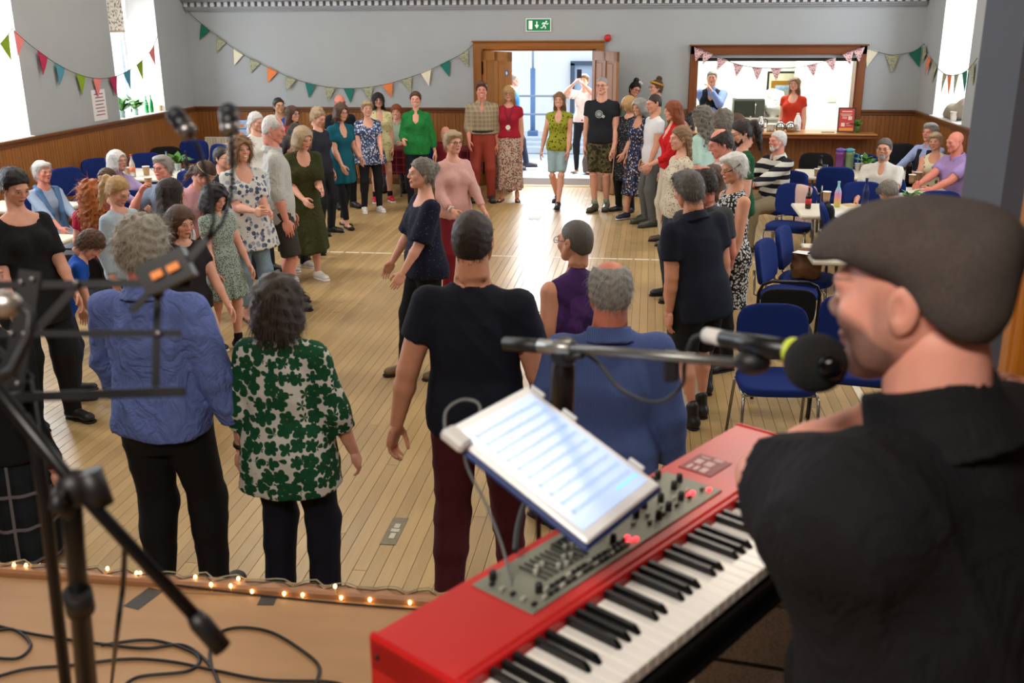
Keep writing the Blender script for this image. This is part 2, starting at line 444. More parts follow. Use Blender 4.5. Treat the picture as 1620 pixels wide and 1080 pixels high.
# ------------------------------------------------------------------ side walls with deep splayed windows
WZ0, WZ1, DEP, WO, WI = 1.26, 4.3, .5, .72, .48
M['window_light'] = plain((250, 250, 250), .3, var=0)
def side_wall(name, X, s, wins):
    y0, y1 = -2.5, FAR+.0
    ys = sorted(wins); m = MB()
    m.box((X+s*DEP/2, (y0+y1)/2, WZ0/2), (DEP, y1-y0, WZ0)); m.box((X+s*DEP/2, (y0+y1)/2, (WZ1+CEIL)/2), (DEP, y1-y0, CEIL-WZ1))
    edges = [y0]+[e for y in ys for e in (y-WO, y+WO)]+[y1]
    for i in range(0, len(edges), 2):
        a, b = edges[i], edges[i+1]; da = (WO-WI if i else 0); db = (WO-WI if i+2 < len(edges) else 0)
        m.prism([(X, a, WZ0), (X, b, WZ0), (X+s*DEP, b+db, WZ0), (X+s*DEP, a-da, WZ0)], (0, 0, WZ1-WZ0))
    w = tag(m.build(name, M['wall']), kind='structure')
    panelling(w, [(y0, y1, DADO)], 'y', X, -s)
    return w
wl = side_wall('wall_left', XL, -1, WIN_L); wr = side_wall('wall_right', XR, 1, WIN_R)
def window(n, X, s, y, blind):
    r = tag(empty('window_%d' % n, (X, y, WZ0)), kind='structure'); hh = WZ1-WZ0; t = .006
    m = MB()
    for e in (-1, 1):
        a = Vector((0, e*WO, 0)); b = Vector((s*DEP, e*WI, 0)); q = Vector((0, -e*t, 0))
        m.prism([a, b, b+q, a+q], (0, 0, hh))
    m.prism([(0, -WO, hh-t), (0, WO, hh-t), (s*DEP, WI, hh-t), (s*DEP, -WI, hh-t)], (0, 0, t))
    m.build('reveal', M['white_paint'], r)
    m = MB().prism([(-s*.04, -WO-.03, 0), (-s*.04, WO+.03, 0), (0, WO+.03, 0), (s*DEP, WI, 0), (s*DEP, -WI, 0), (0, -WO-.03, 0)], (0, 0, .022)); m.build('sill', plain((225, 222, 216), .4, var=.05), r)
    m = MB(); fx = s*(DEP-.05)
    for e in (-1, 1): m.box((fx, e*(WI-.03), hh/2), (.05, .06, hh))
    for z in (.05, hh*.5, hh-.03): m.box((fx, 0, z), (.05, 2*WI, .06))
    m.build('sash', plain((214, 220, 226), .45, var=.04), r)
    for z0, z1 in ((.08, hh*.5-.03), (hh*.5+.03, hh-.06)):
        MB().box((fx, 0, (z0+z1)/2), (.006, 2*WI-.1, z1-z0)).build('pane', glass('f4faff', .02, .0), r)
    if blind:
        bz = 2.50-WZ0
        MB().box((fx-s*.05, .0, (bz+hh)/2), (.012, 2*WI-.04, hh-bz)).build('roller_blind', M['blind'], r)
        MB().box((fx-s*.05, .0, bz), (.02, 2*WI-.04, .03)).build('blind_bar', plain((170, 150, 120), .6), r)
    return r
def m_blind():
    t = NT('speckled_blind', .8); v = t.noise(26, None, 3); t.col(t.ramp(v, [(.36, lin((92, 80, 62))), (.46, lin((214, 206, 190))), (.6, lin((232, 228, 216)))])); return t.m
M['blind'] = m_blind()
for i, y in enumerate(WIN_L): window(i+1, XL, -1, y, i == 0)
for i, y in enumerate(WIN_R): window(i+4, XR, 1, y, False)

# ceiling, back of the stage, proscenium
tag(MB().box(((XL+XR)/2, FAR/2-1, CEIL+.05), (XR-XL+1.2, FAR+4, .1)).build('ceiling', M['ceiling']), kind='structure')
tag(MB().box(((XL+XR)/2, -2.6, CEIL/2), (XR-XL+1.2, .2, CEIL)).build('wall_back', plain((120, 112, 104), .8)), kind='structure')
PX0, PX1, PY = -4.4, .866, 2.75
m = MB()
m.box(((PX1+XR)/2, PY, CEIL/2), (XR-PX1, .32, CEIL)); m.box(((PX0+XL)/2, PY, CEIL/2), (PX0-XL, .32, CEIL)); m.box(((PX0+PX1)/2, PY, (4.3+CEIL)/2), (PX1-PX0, .32, CEIL-4.3))
tag(m.build('wall_proscenium', plain((84, 88, 100), .75, var=.05)), kind='structure')
q = onY(1597, 500, 2.05)
m = MB().box((q.x+.4, 2.05, 2.2), (.8, .04, 2.5)); m.box((q.x+.03, 2.02, 2.2), (.05, .03, 2.5), ch=.006)
tag(m.build('trim_2', wood('orange_pine_board', (196, 122, 34), (150, 84, 20), 2, .6, .4)), kind='structure')
# stage
EY = 2.566
st = MB().box(((XL+XR)/2, (EY-2.5)/2-.04, STAGE/2-.02), (XR-XL, EY+2.5, STAGE-.04)).build('stage_floor_base', wood('stage_riser', (120, 78, 46), (84, 52, 28), 0, .5, .5)); tag(st, kind='structure')
def m_ply():
    t = NT('stage_ply', .55, 0, .4); v = t.obj((1.6, 9, 1)); f = t.noise(1.2, v, 5, rough=.6); g = t.noise(2.2, None, 4)
    c = t.mix(f, lin((164, 124, 84)), lin((192, 152, 110))); t.col(t.mix(t.math('MULTIPLY', g, .5), c, lin((126, 84, 50)))); return t.m
M['ply'] = m_ply()
sx = XL
for i in range(5):
    w = 2.35
    MB().box((sx+w/2, (EY-2.5)/2-.012, STAGE-.01), (w-.004, EY+2.476, .02)).build('stage_panel', M['ply'], st); sx += w
MB().box(((XL+XR)/2, EY, STAGE-.005), (XR-XL, .05, .055), ch=.008).build('stage_nosing', wood('stage_nosing', (196, 146, 104), (150, 100, 66), 0, .6, .4), st)
# fittings for the added hall lamps, unseen above the frame
for i, (x, y) in enumerate(ADDED_LAMPS):
    r = empty('ceiling_lamp', (x, y, CEIL-.02), 0, 'unseen ceiling lamp added to light the dance floor', 'lamp', 'added lamps above the hall')
    MB().box((0, 0, -.04), (1.6, .55, .08), ch=.01).build('housing', plain((235, 235, 235), .5, var=.02), r)
    MB().box((0, 0, -.09), (1.5, .45, .02)).build('diffuser', plain((255, 240, 215), .5, var=0, emit=2.0), r)

r = empty('ceiling_lamp', (STAGE_LAMP[0], STAGE_LAMP[1]-.05, STAGE_LAMP[2]+.08), 0, 'work lamp hung over the stage', 'lamp')
r.rotation_euler = (STAGE_TILT, 0, 0); MB().box((0, 0, 0), (1.5, .56, .08), ch=.01).build('housing', plain((235, 235, 235), .5, var=.02), r); MB().box((0, 0, -.05), (1.4, .46, .02)).build('diffuser', plain((255, 240, 215), .5, var=0, emit=2.0), r)
for e in (-.5, .5): MB().tube([(e, 0, .04), (e, 0, CEIL-STAGE_LAMP[2]-.1)], .008, 6).build('rod', plain((60, 60, 60), .5), r)
# ------------------------------------------------------------------ kitchen behind the hatch
ky0, ky1, kx0, kx1 = FAR+.30, FAR+3.0, -.2, 4.6
m = MB(); W_ = .1
m.box(((kx0+kx1)/2, ky1+W_/2, 1.5), (kx1-kx0, W_, 3)); m.box((kx0, (ky0+ky1)/2, 1.5), (W_, ky1-ky0, 3)); m.box((kx1, (ky0+ky1)/2, 1.5), (W_, ky1-ky0, 3))
m.box((3.55, ky0+2.05, 1.5), (2.0, .1, 3))
m.box(((kx0+kx1)/2, (ky0+ky1)/2, 3.0), (kx1-kx0, ky1-ky0, .1))
tag(m.build('wall_kitchen', plain((240, 244, 236), .6, var=.03)), kind='structure')
tag(MB().box(((kx0+kx1)/2, (ky0+ky1)/2, -.02), (kx1-kx0, ky1-ky0, .04)).build('floor_kitchen', plain((150, 146, 140), .6)), kind='structure')
area('kitchen_tube_light', (2.0, FAR+1.35, 2.93), (0, 0, 0), 2.6, .4, 115, (1.0, 1.0, .92))
r = empty('ceiling_lamp', (2.0, FAR+1.35, 2.96), 0, 'fluorescent tube lamp on the white kitchen ceiling', 'lamp')
MB().box((0, 0, 0), (2.5, .12, .05)).build('housing', plain((240, 240, 240), .5, var=.02), r)

# ------------------------------------------------------------------ street outside the open door
tag(MB().box((-2, FAR+6.4, -.06), (14, 12.2, .08)).build('pavement_outside', plain((196, 198, 202), .7, var=.08)), kind='structure')
bw = MB().box((-3, FAR+9, 2.5), (16, .3, 6)).build('wall_outside', plain((236, 236, 236), .8, var=.04)); tag(bw, kind='structure')
a = onY(906, 100, FAR+8.8); b = onY(942, 192, FAR+8.8); w = tag(empty('window_7', ((a.x+b.x)/2+.25, FAR+8.8, (a.z+b.z)/2)), kind='structure')
hw_, hh_ = (b.x-a.x)/2+.25, (a.z-b.z)/2; m = MB()
for s in (-1, 1): m.box((s*hw_, 0, 0), (.1, .12, 2*hh_)); m.box((0, 0, s*hh_), (2*hw_+.1, .12, .1))
m.box((0, 0, 0), (.05, .08, 2*hh_)); m.build('window_frame', plain((70, 84, 104), .5), w)
MB().box((0, .03, 0), (2*hw_, .02, 2*hh_)).build('pane', plain((176, 196, 216), .1, var=.05), w)
p0 = onY(843, 108, FAR+6); p1 = onY(843, 222, FAR+6)
q = empty('street_post', (p0.x, FAR+6, 0), 0, 'tall blue-grey post standing outside the open door', 'post')
MB().tube([(0, 0, 0), (0, 0, p0.z)], .055, 12).build('shaft', plain((96, 128, 176), .5), q); MB().tube([(0, 0, p0.z), (0, 0, p0.z+.7)], .025, 8).build('thin_top', plain((150, 165, 185), .5), q)
MB().box((0, 0, .15), (.22, .22, .3), ch=.02).build('foot', plain((90, 120, 165), .5), q)
MB().box((.0, -.1, p0.z+.75), (.5, .3, .16), ch=.03).build('lamp_head', plain((200, 204, 210), .5), q)
m_r = plain((140, 150, 170), .4, .5, var=.05)
q = empty('railing', (-1.9, FAR+4, 0), 0, 'metal handrail with two horizontal rails beyond the open door', 'railing')
for py in (152, 181):
    zz = onY(880, py, FAR+4).z; MB().tube([(-1.6, 0, zz), (2.6, 0, zz)], .02, 8).build('rail', m_r, q)
for xx in (-1.5, .2, 1.9): MB().tube([(xx, 0, 0), (xx, 0, onY(880, 152, FAR+4).z)], .02, 8).build('post', m_r, q)
m = MB()
for k in range(3): m.box((-1.8, FAR+4.6+k*.35, .05+.06*k), (5.5, .35, .12))
tag(m.build('kerb_outside', plain((190, 200, 214), .7, var=.06)), kind='structure')

# ------------------------------------------------------------------ signs on the far wall
a = onY(832, 29, FAR); b = onY(872, 50, FAR); cx, cz_, w, h = (a.x+b.x)/2, (a.z+b.z)/2, b.x-a.x, a.z-b.z
r = empty('exit_sign', (cx, FAR-.012, cz_), 0, 'green emergency exit sign with running figure above the open door', 'sign')
MB().box((0, 0, 0), (w, .024, h), ch=.003).build('border', plain((235, 238, 235), .5, var=.02), r)
MB().box((0, -.013, 0), (w-.03, .004, h-.03)).build('panel', plain((16, 140, 84), .4, var=.04), r)
wh = plain((240, 245, 240), .5, var=0, emit=.25)
MB().box((-.125, -.016, 0), (.06, .003, .13)).build('door_symbol', wh, r)
m = MB().box((-.025, -.016, .02), (.018, .003, .07)); m.prism([(-.06, -.0175, -.0), (-.025, -.0175, -.055), (.01, -.0175, -.0)], (0, .003, 0)); m.build('arrow_symbol', wh, r)
m = MB().ball((.125, -.0165, .05), (.014, .003, .014)); y_ = -.0165
for q in ([(.11, y_, .035), (.085, y_, -.005)], [(.11, y_, .03), (.075, y_, .03), (.06, y_, .008)], [(.11, y_, .03), (.14, y_, .01), (.158, y_, .025)], [(.085, y_, -.005), (.115, y_, -.03), (.11, y_, -.06)], [(.085, y_, -.005), (.07, y_, -.04), (.035, y_, -.045)]):
    m.tube(q, .0085, 6)
m.build('running_figure', wh, r)
p = onY(961.5, 60, FAR)
r = empty('fire_alarm', (p.x, FAR, p.z), 0, 'round red fire alarm sounder at the corner of the door frame', 'alarm')
MB().lathe([(.05, 0), (.052, .03), (.047, .055), (.03, .065), (0, .066)], (0, 0, 0), 20, R=Matrix.Rotation(PI/2, 3, 'X')).build('dome', plain((200, 30, 26), .35, var=.05), r)
MB().lathe([(.055, 0), (.055, .012)], (0, 0, 0), 20, R=Matrix.Rotation(PI/2, 3, 'X')).build('base', plain((150, 20, 18), .5), r)
p = onX(157, 166, XL)
r = empty('wall_notice', (XL+.004, p.y, p.z), 0, 'white handwritten paper notice taped on the grey wall under the bunting', 'notice')
MB().box((0, 0, 0), (.003, .36, .42)).build('sheet', plain((236, 230, 228), .7, var=.03), r)
m = MB()
for i in range(7): m.box((.003, .01*(i % 3), .15-i*.047), (.002, .24-.03*(i % 2), .013))
m.build('writing', plain((150, 90, 96), .8, var=.2), r)

# ------------------------------------------------------------------ bunting
FLAGC = {'g': plain((20, 104, 84), .8), 'o': plain((226, 124, 66), .8), 'c': plain((232, 222, 196), .8), 't': plain((26, 112, 102), .8), 'p': plain((232, 132, 128), .8), 'r': plain((176, 38, 76), .8), 'l': plain((132, 160, 30), .8), 'b': plain((74, 140, 160), .8)}
def m_print(nm, bg, fg, sc):
    t = NT(nm, .85); v = t.voro(sc); t.col(t.mix(t.math('LESS_THAN', v.outputs['Distance'], .42), lin(bg), lin(fg))); return t.m
FLAGC['m'] = m_print('bunting_sprig', (176, 172, 140), (96, 110, 92), 70); FLAGC['f'] = m_print('bunting_rose', (226, 190, 190), (160, 92, 100), 45)
def bunting(label, P, flags, plane, size=(.185, .235), away=.035):
    # P: pixels of the string, flags: (pixel x, letter)
    if plane[0] == 'y': pts = [onY(a, b, plane[1]-away) for a, b in P]
    else: pts = [onX(a, b, plane[1]+away*(1 if plane[1] < 0 else -1)) for a, b in P]
    D = []
    for i in range(len(pts)-1):
        a, b, c, d = pts[max(i-1, 0)], pts[i], pts[i+1], pts[min(i+2, len(pts)-1)]
        for k in range(6):
            t = k/6; D.append(.5*((2*b)+(c-a)*t+(2*a-5*b+4*c-d)*t*t+(3*b-a-3*c+d)*t**3))
    D.append(pts[-1]); pr = [proj(q) for q in D]
    root = empty('bunting', pts[0], 0, label, 'bunting')
    MB().tube([q-pts[0] for q in D], .005, 5).build('string', plain((88, 92, 78), .8), root)
    for fx, ch in flags:
        i = min(range(len(D)), key=lambda j: abs(pr[j][0]-fx)); i = max(1, min(len(D)-2, i))
        t = (D[i+1]-D[i-1]).normalized(); dn = (Vector((0, 0, -1))+t*t.z*.75).normalized(); w, h = size
        nrm = t.cross(dn).normalized(); c = Vector((0, 0, 0)); q = MB()
        wob = rnd.uniform(-.03, .03); sw = nrm*rnd.uniform(-.02, .02)
        a_, b_, e_ = c-t*w/2, c+t*w/2, c+dn*h+t*wob+sw; m1 = (a_+e_)/2+sw*.4; m2 = (b_+e_)/2+sw*.4
        q.prism([a_, c, b_, m2, e_, m1], nrm*.004); q.box(c, (w, .006, .014), Matrix((t, nrm, -dn)).transposed())
        q.build('flag', FLAGC[ch], root, D[i]-pts[0])
    return root
bunting('teal, orange, cream and sprigged bunting swagged across the far wall to the door', [(297, 18), (325, 43), (350, 62), (377, 82), (403, 96), (431, 110), (460, 123), (491, 132.6), (522, 138), (552, 140), (582, 138), (613, 132.6), (643, 124), (674, 113), (704, 99), (733, 83.5), (749, 70)],
        list(zip([325, 350, 377, 403, 431, 460, 491, 522, 552, 582, 613, 643, 674, 704, 733], 'gmcmomtmtmomctm')), ('y', FAR))
bunting('pink, crimson, lime and blue bunting along the wall between the two bright windows', [(19.5, 45), (30, 56), (62, 82), (95, 104), (128, 119), (154, 124), (179, 122), (201, 113), (221, 99), (240, 78), (249, 58)], list(zip([30, 65, 95, 128, 154, 179, 201, 221, 240], 'prblprblp')), ('x', XL), (.22, .26))
bunting('short end of bunting with one lime flag over the nearest bright window', [(19.5, 45), (7, 62), (-12, 82), (-30, 90)], [(6, 'l'), (-16, 'b')], ('x', XL), (.22, .26))
bunting('pink rose print bunting strung across the kitchen hatch', [(1100, 76), (1116, 82), (1143, 93), (1168, 102), (1198, 107), (1228, 108), (1256, 107), (1285, 102), (1314, 94), (1342, 83.6), (1365, 76)], list(zip([1107, 1119, 1143, 1168, 1198, 1228, 1285, 1314, 1342, 1358], 'ffffffffff')), ('y', FAR), (.165, .19), .12)
bunting('cream, sprigged and green bunting between the hatch and the corner', [(1367, 76), (1379, 79), (1395, 84), (1412, 87), (1430, 85), (1448, 80), (1463, 68)], list(zip([1379, 1412, 1447], 'cmg')), ('y', FAR), (.20, .26))
bunting('sprigged, orange and green bunting crossing the window recess over the coats', [(1462, 69), (1465, 82), (1470, 92), (1478, 103), (1493, 116), (1502, 119), (1513, 118.5), (1526, 114), (1537, 104), (1546, 92)], list(zip([1464, 1470, 1478, 1494, 1502, 1513, 1526, 1537], 'mommomgm')), ('x', XR), (.20, .26))
# ------------------------------------------------------------------ implicit surfaces (smoothly blended shapes turned into one mesh)
f32 = np.float32
def smin(a, b, k):
    if k <= 0: return np.minimum(a, b)
    h = np.clip(.5+.5*(b-a)/k, 0, 1); return b+(a-b)*h-k*h*(1-h)
def surfnet(F, org, h):
    S = F < 0
    c = [S[i:S.shape[0]-1+i, j:S.shape[1]-1+j, k:S.shape[2]-1+k] for i in (0, 1) for j in (0, 1) for k in (0, 1)]
    n = sum(q.astype(np.int8) for q in c); act = (n > 0) & (n < 8); I, J, K = np.nonzero(act)
    if len(I) == 0: return np.zeros((0, 3)), np.zeros((0, 4), int)
    idx = np.full(act.shape, -1, np.int64); idx[I, J, K] = np.arange(len(I))
    pos = np.zeros((len(I), 3)); cnt = np.zeros(len(I))
    cor = [(i, j, k) for i in (0, 1) for j in (0, 1) for k in (0, 1)]
    val = {q: F[I+q[0], J+q[1], K+q[2]] for q in cor}
    for a in cor:
        for ax in range(3):
            if a[ax]: continue
            b = list(a); b[ax] = 1; b = tuple(b); va, vb = val[a], val[b]; m = (va < 0) != (vb < 0)
            t = np.where(m, va/np.where(m, va-vb, 1), 0)
            for d in range(3): pos[:, d] += np.where(m, a[d]+(t if d == ax else 0), 0)
            cnt += m
    V = (pos/cnt[:, None]+np.stack([I, J, K], 1))*h+np.asarray(org)
    Q = []
    for ax in range(3):
        o1, o2 = (ax+1) % 3, (ax+2) % 3
        sl = [slice(1, -1)]*3; sl[ax] = slice(0, -1); sl2 = list(sl); sl2[ax] = slice(1, None)
        A, B = S[tuple(sl)], S[tuple(sl2)]; m = A != B; P = np.stack(np.nonzero(m), 1)
        if len(P) == 0: continue
        fl_ = A[m]; P[:, o1] += 1; P[:, o2] += 1
        def at(d1, d2):
            q = P.copy(); q[:, o1] -= d1; q[:, o2] -= d2; return idx[q[:, 0], q[:, 1], q[:, 2]]
        q = np.stack([at(1, 1), at(0, 1), at(0, 0), at(1, 0)], 1); q[~fl_] = q[~fl_][:, ::-1]; Q.append(q)
    Q = np.concatenate(Q); return V, Q[(Q >= 0).all(1)]
class Shape:
    def __init__(s): s.p = []; s.c = []; s.warp = None; s.ck = .004
    def add(s, fn, lo, hi, k=.02): s.p.append((fn, np.asarray(lo, float), np.asarray(hi, float), k)); return s
    def cut(s, fn): s.c.append(fn); return s
    def cone(s, a, b, ra, rb, k=.02, end=None, inf=0.0):
        a = np.asarray(a, float); b = np.asarray(b, float); d = b-a; L2 = max(float(d @ d), 1e-9); ra += inf; rb += inf; u = d/math.sqrt(L2)
        def fn(X, Y, Z):
            t = np.clip(((X-a[0])*d[0]+(Y-a[1])*d[1]+(Z-a[2])*d[2])/L2, 0, 1)
            q = np.sqrt((X-a[0]-t*d[0])**2+(Y-a[1]-t*d[1])**2+(Z-a[2]-t*d[2])**2)-(ra+t*(rb-ra))
            if end: q = np.maximum(q, (X-b[0])*u[0]+(Y-b[1])*u[1]+(Z-b[2])*u[2])
            return q
        r = max(ra, rb); return s.add(fn, np.minimum(a, b)-r, np.maximum(a, b)+r, k)
    def ell(s, c, r, k=.02, R=None, sub=False):
        c = np.asarray(c, float); r = np.asarray(r, float)
        def fn(X, Y, Z):
            x, y, z = X-c[0], Y-c[1], Z-c[2]
            if R is not None: x, y, z = (R[0][i]*x+R[1][i]*y+R[2][i]*z for i in range(3))
            k0 = np.sqrt((x/r[0])**2+(y/r[1])**2+(z/r[2])**2); k1 = np.sqrt((x/r[0]**2)**2+(y/r[1]**2)**2+(z/r[2]**2)**2)
            return k0*(k0-1)/np.maximum(k1, 1e-6)
        if sub: return s.cut(lambda X, Y, Z: -fn(X, Y, Z))
        m = r if R is None else np.full(3, r.max()); return s.add(fn, c-m, c+m, k)
    def loft(s, o, R, sec, k=.03, p=2.4, fold=None, zlo=None, zhi=None):
        # sec rows: z, half width, half depth, y offset ; in the frame R (columns) at o
        o = np.asarray(o, float); sec = np.asarray(sorted(sec), float); zz = np.linspace(sec[0, 0], sec[-1, 0], 80)
        T = [np.interp(zz, sec[:, 0], sec[:, i]) for i in (1, 2, 3)]; ker = np.array([1, 2, 3, 4, 3, 2, 1.])/16
        T = [np.convolve(np.pad(t, 3, mode='edge'), ker, 'valid') for t in T]; z0, z1 = sec[0, 0], sec[-1, 0]
        if zlo is not None: z0 = max(z0, zlo)
        if zhi is not None: z1 = min(z1, zhi)
        def fn(X, Y, Z):
            x, y, z = X-o[0], Y-o[1], Z-o[2]; x, y, z = (R[0][i]*x+R[1][i]*y+R[2][i]*z for i in range(3))
            a, b, yo = (np.interp(z, zz, t).astype(f32) for t in T); yy = y-yo
            if fold:
                th = np.arctan2(x, -yy); w = np.clip((fold[3]-z)/max(fold[3]-z0, 1e-3), 0, 1)
                g = 1+fold[0]*w*np.sin(fold[1]*th+fold[2]+1.3*np.sin(2*th)); a = a*g; b = b*g
            d = ((np.abs(x)/a)**p+(np.abs(yy)/b)**p)**(1/p)
            return np.maximum((d-1)*np.minimum(a, b), np.maximum(z0-z, z-z1))
        m = max(T[0].max(), T[1].max()+abs(T[2]).max())*1.15; a = np.array([np.asarray(R)[:, 2]*q+o for q in (z0, z1)]); return s.add(fn, a.min(0)-m, a.max(0)+m, k)
    def at(s, P):
        X, Y, Z = (P[:, i].astype(f32) for i in range(3)); F = np.full(len(P), .4, f32)
        for fn, a, b, k in s.p: F = smin(F, fn(X, Y, Z).astype(f32), k)
        if s.warp is not None: F = F+s.warp(X, Y, Z)
        c = np.full(len(P), -1., f32)
        for fn in s.c: c = np.maximum(c, fn(X, Y, Z))
        return F, c
    def mesh(s, h, lo=None, hi=None):
        lo = np.min([q[1] for q in s.p], 0) if lo is None else np.asarray(lo, float)
        hi = np.max([q[2] for q in s.p], 0) if hi is None else np.asarray(hi, float)
        lo = lo-2.5*h; n = np.ceil((hi-lo)/h).astype(int)+4; ax = [(lo[i]+h*np.arange(n[i])).astype(f32) for i in range(3)]
        F = np.full(n, .4, f32)
        for fn, a, b, k in s.p:
            m = k+2*h; i0 = np.clip(np.floor((a-m-lo)/h).astype(int), 0, n); i1 = np.clip(np.ceil((b+m-lo)/h).astype(int)+1, 0, n)
            if (i1 <= i0).any(): continue
            sl = tuple(slice(i0[d], i1[d]) for d in range(3)); g = np.ix_(*[ax[d][sl[d]] for d in range(3)]); F[sl] = smin(F[sl], fn(*g).astype(f32), k)
        g = np.ix_(*ax)
        if s.warp is not None: F = F+s.warp(*g)
        for fn in s.c: F = -smin(-F, -fn(*g).astype(f32), s.ck)
        F[0] = F[-1] = .4; F[:, 0] = F[:, -1] = .4; F[:, :, 0] = F[:, :, -1] = .4
        return surfnet(F, lo, h)
def np_mesh(name, V, Q, m=None, smooth=True):
    me = bpy.data.meshes.new(name); n, q = len(V), len(Q); me.vertices.add(n); me.vertices.foreach_set('co', np.asarray(V, f32).ravel())
    w = Q.shape[1] if q else 4; me.loops.add(q*w); me.loops.foreach_set('vertex_index', np.asarray(Q, np.int32).ravel()); me.polygons.add(q)
    me.polygons.foreach_set('loop_start', np.arange(q, dtype=np.int32)*w)
    me.polygons.foreach_set('use_smooth', np.full(q, smooth)); me.update(calc_edges=True)
    if m: me.materials.append(m)
    return me
def rot(axis, deg): return np.array(Matrix.Rotation(math.radians(deg), 3, axis))

# ------------------------------------------------------------------ skin, hair and cloth
def m_skin():
    t = NT('skin', .52, 0, .35); oi = t.node('ShaderNodeObjectInfo').outputs['Color']
    hp = t.node('ShaderNodeAttribute', attribute_name='hp').outputs['Vector']; x, y, z = t.xyz(hp); ax = t.math('ABSOLUTE', x)
    br = t.node('ShaderNodeAttribute', attribute_type='OBJECT', attribute_name='brow').outputs['Color']
    sm = t.node('ShaderNodeAttribute', attribute_type='OBJECT', attribute_name='smile').outputs['Fac']
    front = t.math('LESS_THAN', y, -.055)
    def el(cx, cz, rx, rz, xx=ax):
        a = t.math('DIVIDE', t.math('SUBTRACT', xx, cx), rx); b = t.math('DIVIDE', t.math('SUBTRACT', z, cz), rz)
        return t.math('SQRT', t.math('ADD', t.math('MULTIPLY', a, a), t.math('MULTIPLY', b, b)))
    def soft(d, e=.15, lim=1.0): return t.math('MULTIPLY', front, t.math('MULTIPLY', t.math('GREATER_THAN', lim, d), 1.0)) if e == 0 else t.math('MULTIPLY', front, t.math('SMOOTH_MIN', 1.0, t.math('MAXIMUM', t.math('DIVIDE', t.math('SUBTRACT', lim, d), e), 0.0), .01))
    n = t.noise(35, None, 3); n2 = t.noise(7, None, 2)
    c = t.mix(t.math('MULTIPLY', n, .35), oi, lin((168, 92, 76)))
    c = t.mix(t.math('MULTIPLY', soft(el(.042, -.028, .03, .024), .8), .30), c, lin((204, 90, 78)))        # cheeks
    c = t.mix(t.math('MULTIPLY', soft(el(0, -.02, .02, .02), .7), .25), c, lin((200, 84, 74)))             # nose
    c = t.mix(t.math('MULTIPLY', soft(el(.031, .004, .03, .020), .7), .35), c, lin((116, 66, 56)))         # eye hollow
    c = t.mix(t.math('MULTIPLY', soft(el(0, -.059, .026, .0105), .3), .8), c, lin((168, 74, 72)))          # lips
    c = t.mix(t.math('MULTIPLY', soft(el(0, -.0585, .021, .0018), .3), .7), c, lin((80, 30, 30)))
    c = t.mix(t.math('MULTIPLY', t.math('MULTIPLY', soft(el(0, -.0585, .02, .0062), .2), sm), 1.0), c, lin((236, 228, 214)))
    c = t.mix(soft(el(.031, .004, .0135, .0055), .2), c, lin((212, 200, 190)))
    c = t.mix(soft(el(.031, .004, .0062, .0056), .2), c, lin((44, 30, 24)))
    c = t.mix(t.math('MULTIPLY', soft(el(.031, .0102, .016, .0026), .4), .9), c, lin((40, 26, 22)))
    zb = t.math('SUBTRACT', z, t.math('MULTIPLY', t.math('SUBTRACT', ax, .033), -.06))
    c = t.mix(t.math('MULTIPLY', soft(el(.033, .0265, .0215, .0050), .5), .8), c, br)
    stb = t.node('ShaderNodeAttribute', attribute_type='OBJECT', attribute_name='stubble').outputs['Fac']
    ss = lambda v, a, b: t.math('SMOOTH_MIN', 1.0, t.math('MAXIMUM', t.math('DIVIDE', t.math('SUBTRACT', v, a), b-a), 0.0), .05)
    jl = t.math('ADD', z, t.math('MULTIPLY', y, .55)); bm = t.math('MULTIPLY', ss(t.math('MULTIPLY', jl, -1.0), .045, .062), t.math('MULTIPLY', ss(t.math('MULTIPLY', y, -1.0), -.014, .004), ss(z, -.122, -.108)))
    sb = t.math('MULTIPLY', t.math('LESS_THAN', y, .02), t.math('MULTIPLY', ss(t.math('MULTIPLY', z, -1.0), -.03, .01), ss(t.math('MULTIPLY', y, -1.0), -.02, .0))); sb = t.math('MULTIPLY', sb, ss(y, -.035, -.02))
    sp_ = t.math('MULTIPLY_ADD', t.noise(700, None, 2), .9, .35); c = t.mix(t.math('MULTIPLY', t.math('MULTIPLY', t.math('MAXIMUM', bm, t.math('MULTIPLY', sb, .6)), stb), sp_), c, br)
    t.col(c); t.bump(n, .06, .003)
    t.b.inputs['Subsurface Weight'].default_value = .0
    return t.m
M['skin'] = m_skin()
def m_hair():
    t = NT('hair', .45, 0, .4); oi = t.node('ShaderNodeObjectInfo').outputs['Color']
    f = t.noise(1.0, t.obj((160, 160, 22)), 4, rough=.7); g = t.noise(14, None, 3)
    k = t.math('MULTIPLY_ADD', f, 1.1, t.math('MULTIPLY_ADD', g, .5, .18)); cc = t.node('ShaderNodeCombineColor')
    for i in range(3): t.t.links.new(k, cc.inputs[i])
    t.col(t.mix(1.0, oi, cc.outputs[0], 'MULTIPLY')); t.bump(f, .9, .006); return t.m
M['hair'] = m_hair()
M['cloth'] = objcol('plain_cloth', .85, .12, 55, .3)
def m_linen(nm='crumpled_linen', st_=.8):
    t = NT(nm, .85, 0, .2); oi = t.node('ShaderNodeObjectInfo').outputs['Color']; n = t.node('ShaderNodeTexNoise'); n.inputs['Scale'].default_value = 7.0; n.inputs['Detail'].default_value = 5.0; n.inputs['Distortion'].default_value = 2.2
    t.t.links.new(t.obj((1, 1, .75)), n.inputs['Vector']); f = n.outputs['Fac']; k = t.math('MULTIPLY_ADD', t.noise(60, None, 3), .3, .85); cc = t.node('ShaderNodeCombineColor')
    for i in range(3): t.t.links.new(k, cc.inputs[i])
    t.col(t.mix(1.0, oi, cc.outputs[0], 'MULTIPLY')); t.bump(t.math('ABSOLUTE', t.math('SUBTRACT', f, .5)), st_, .06); return t.m
M['linen'] = m_linen(); M['poplin'] = m_linen('soft_poplin', .35)
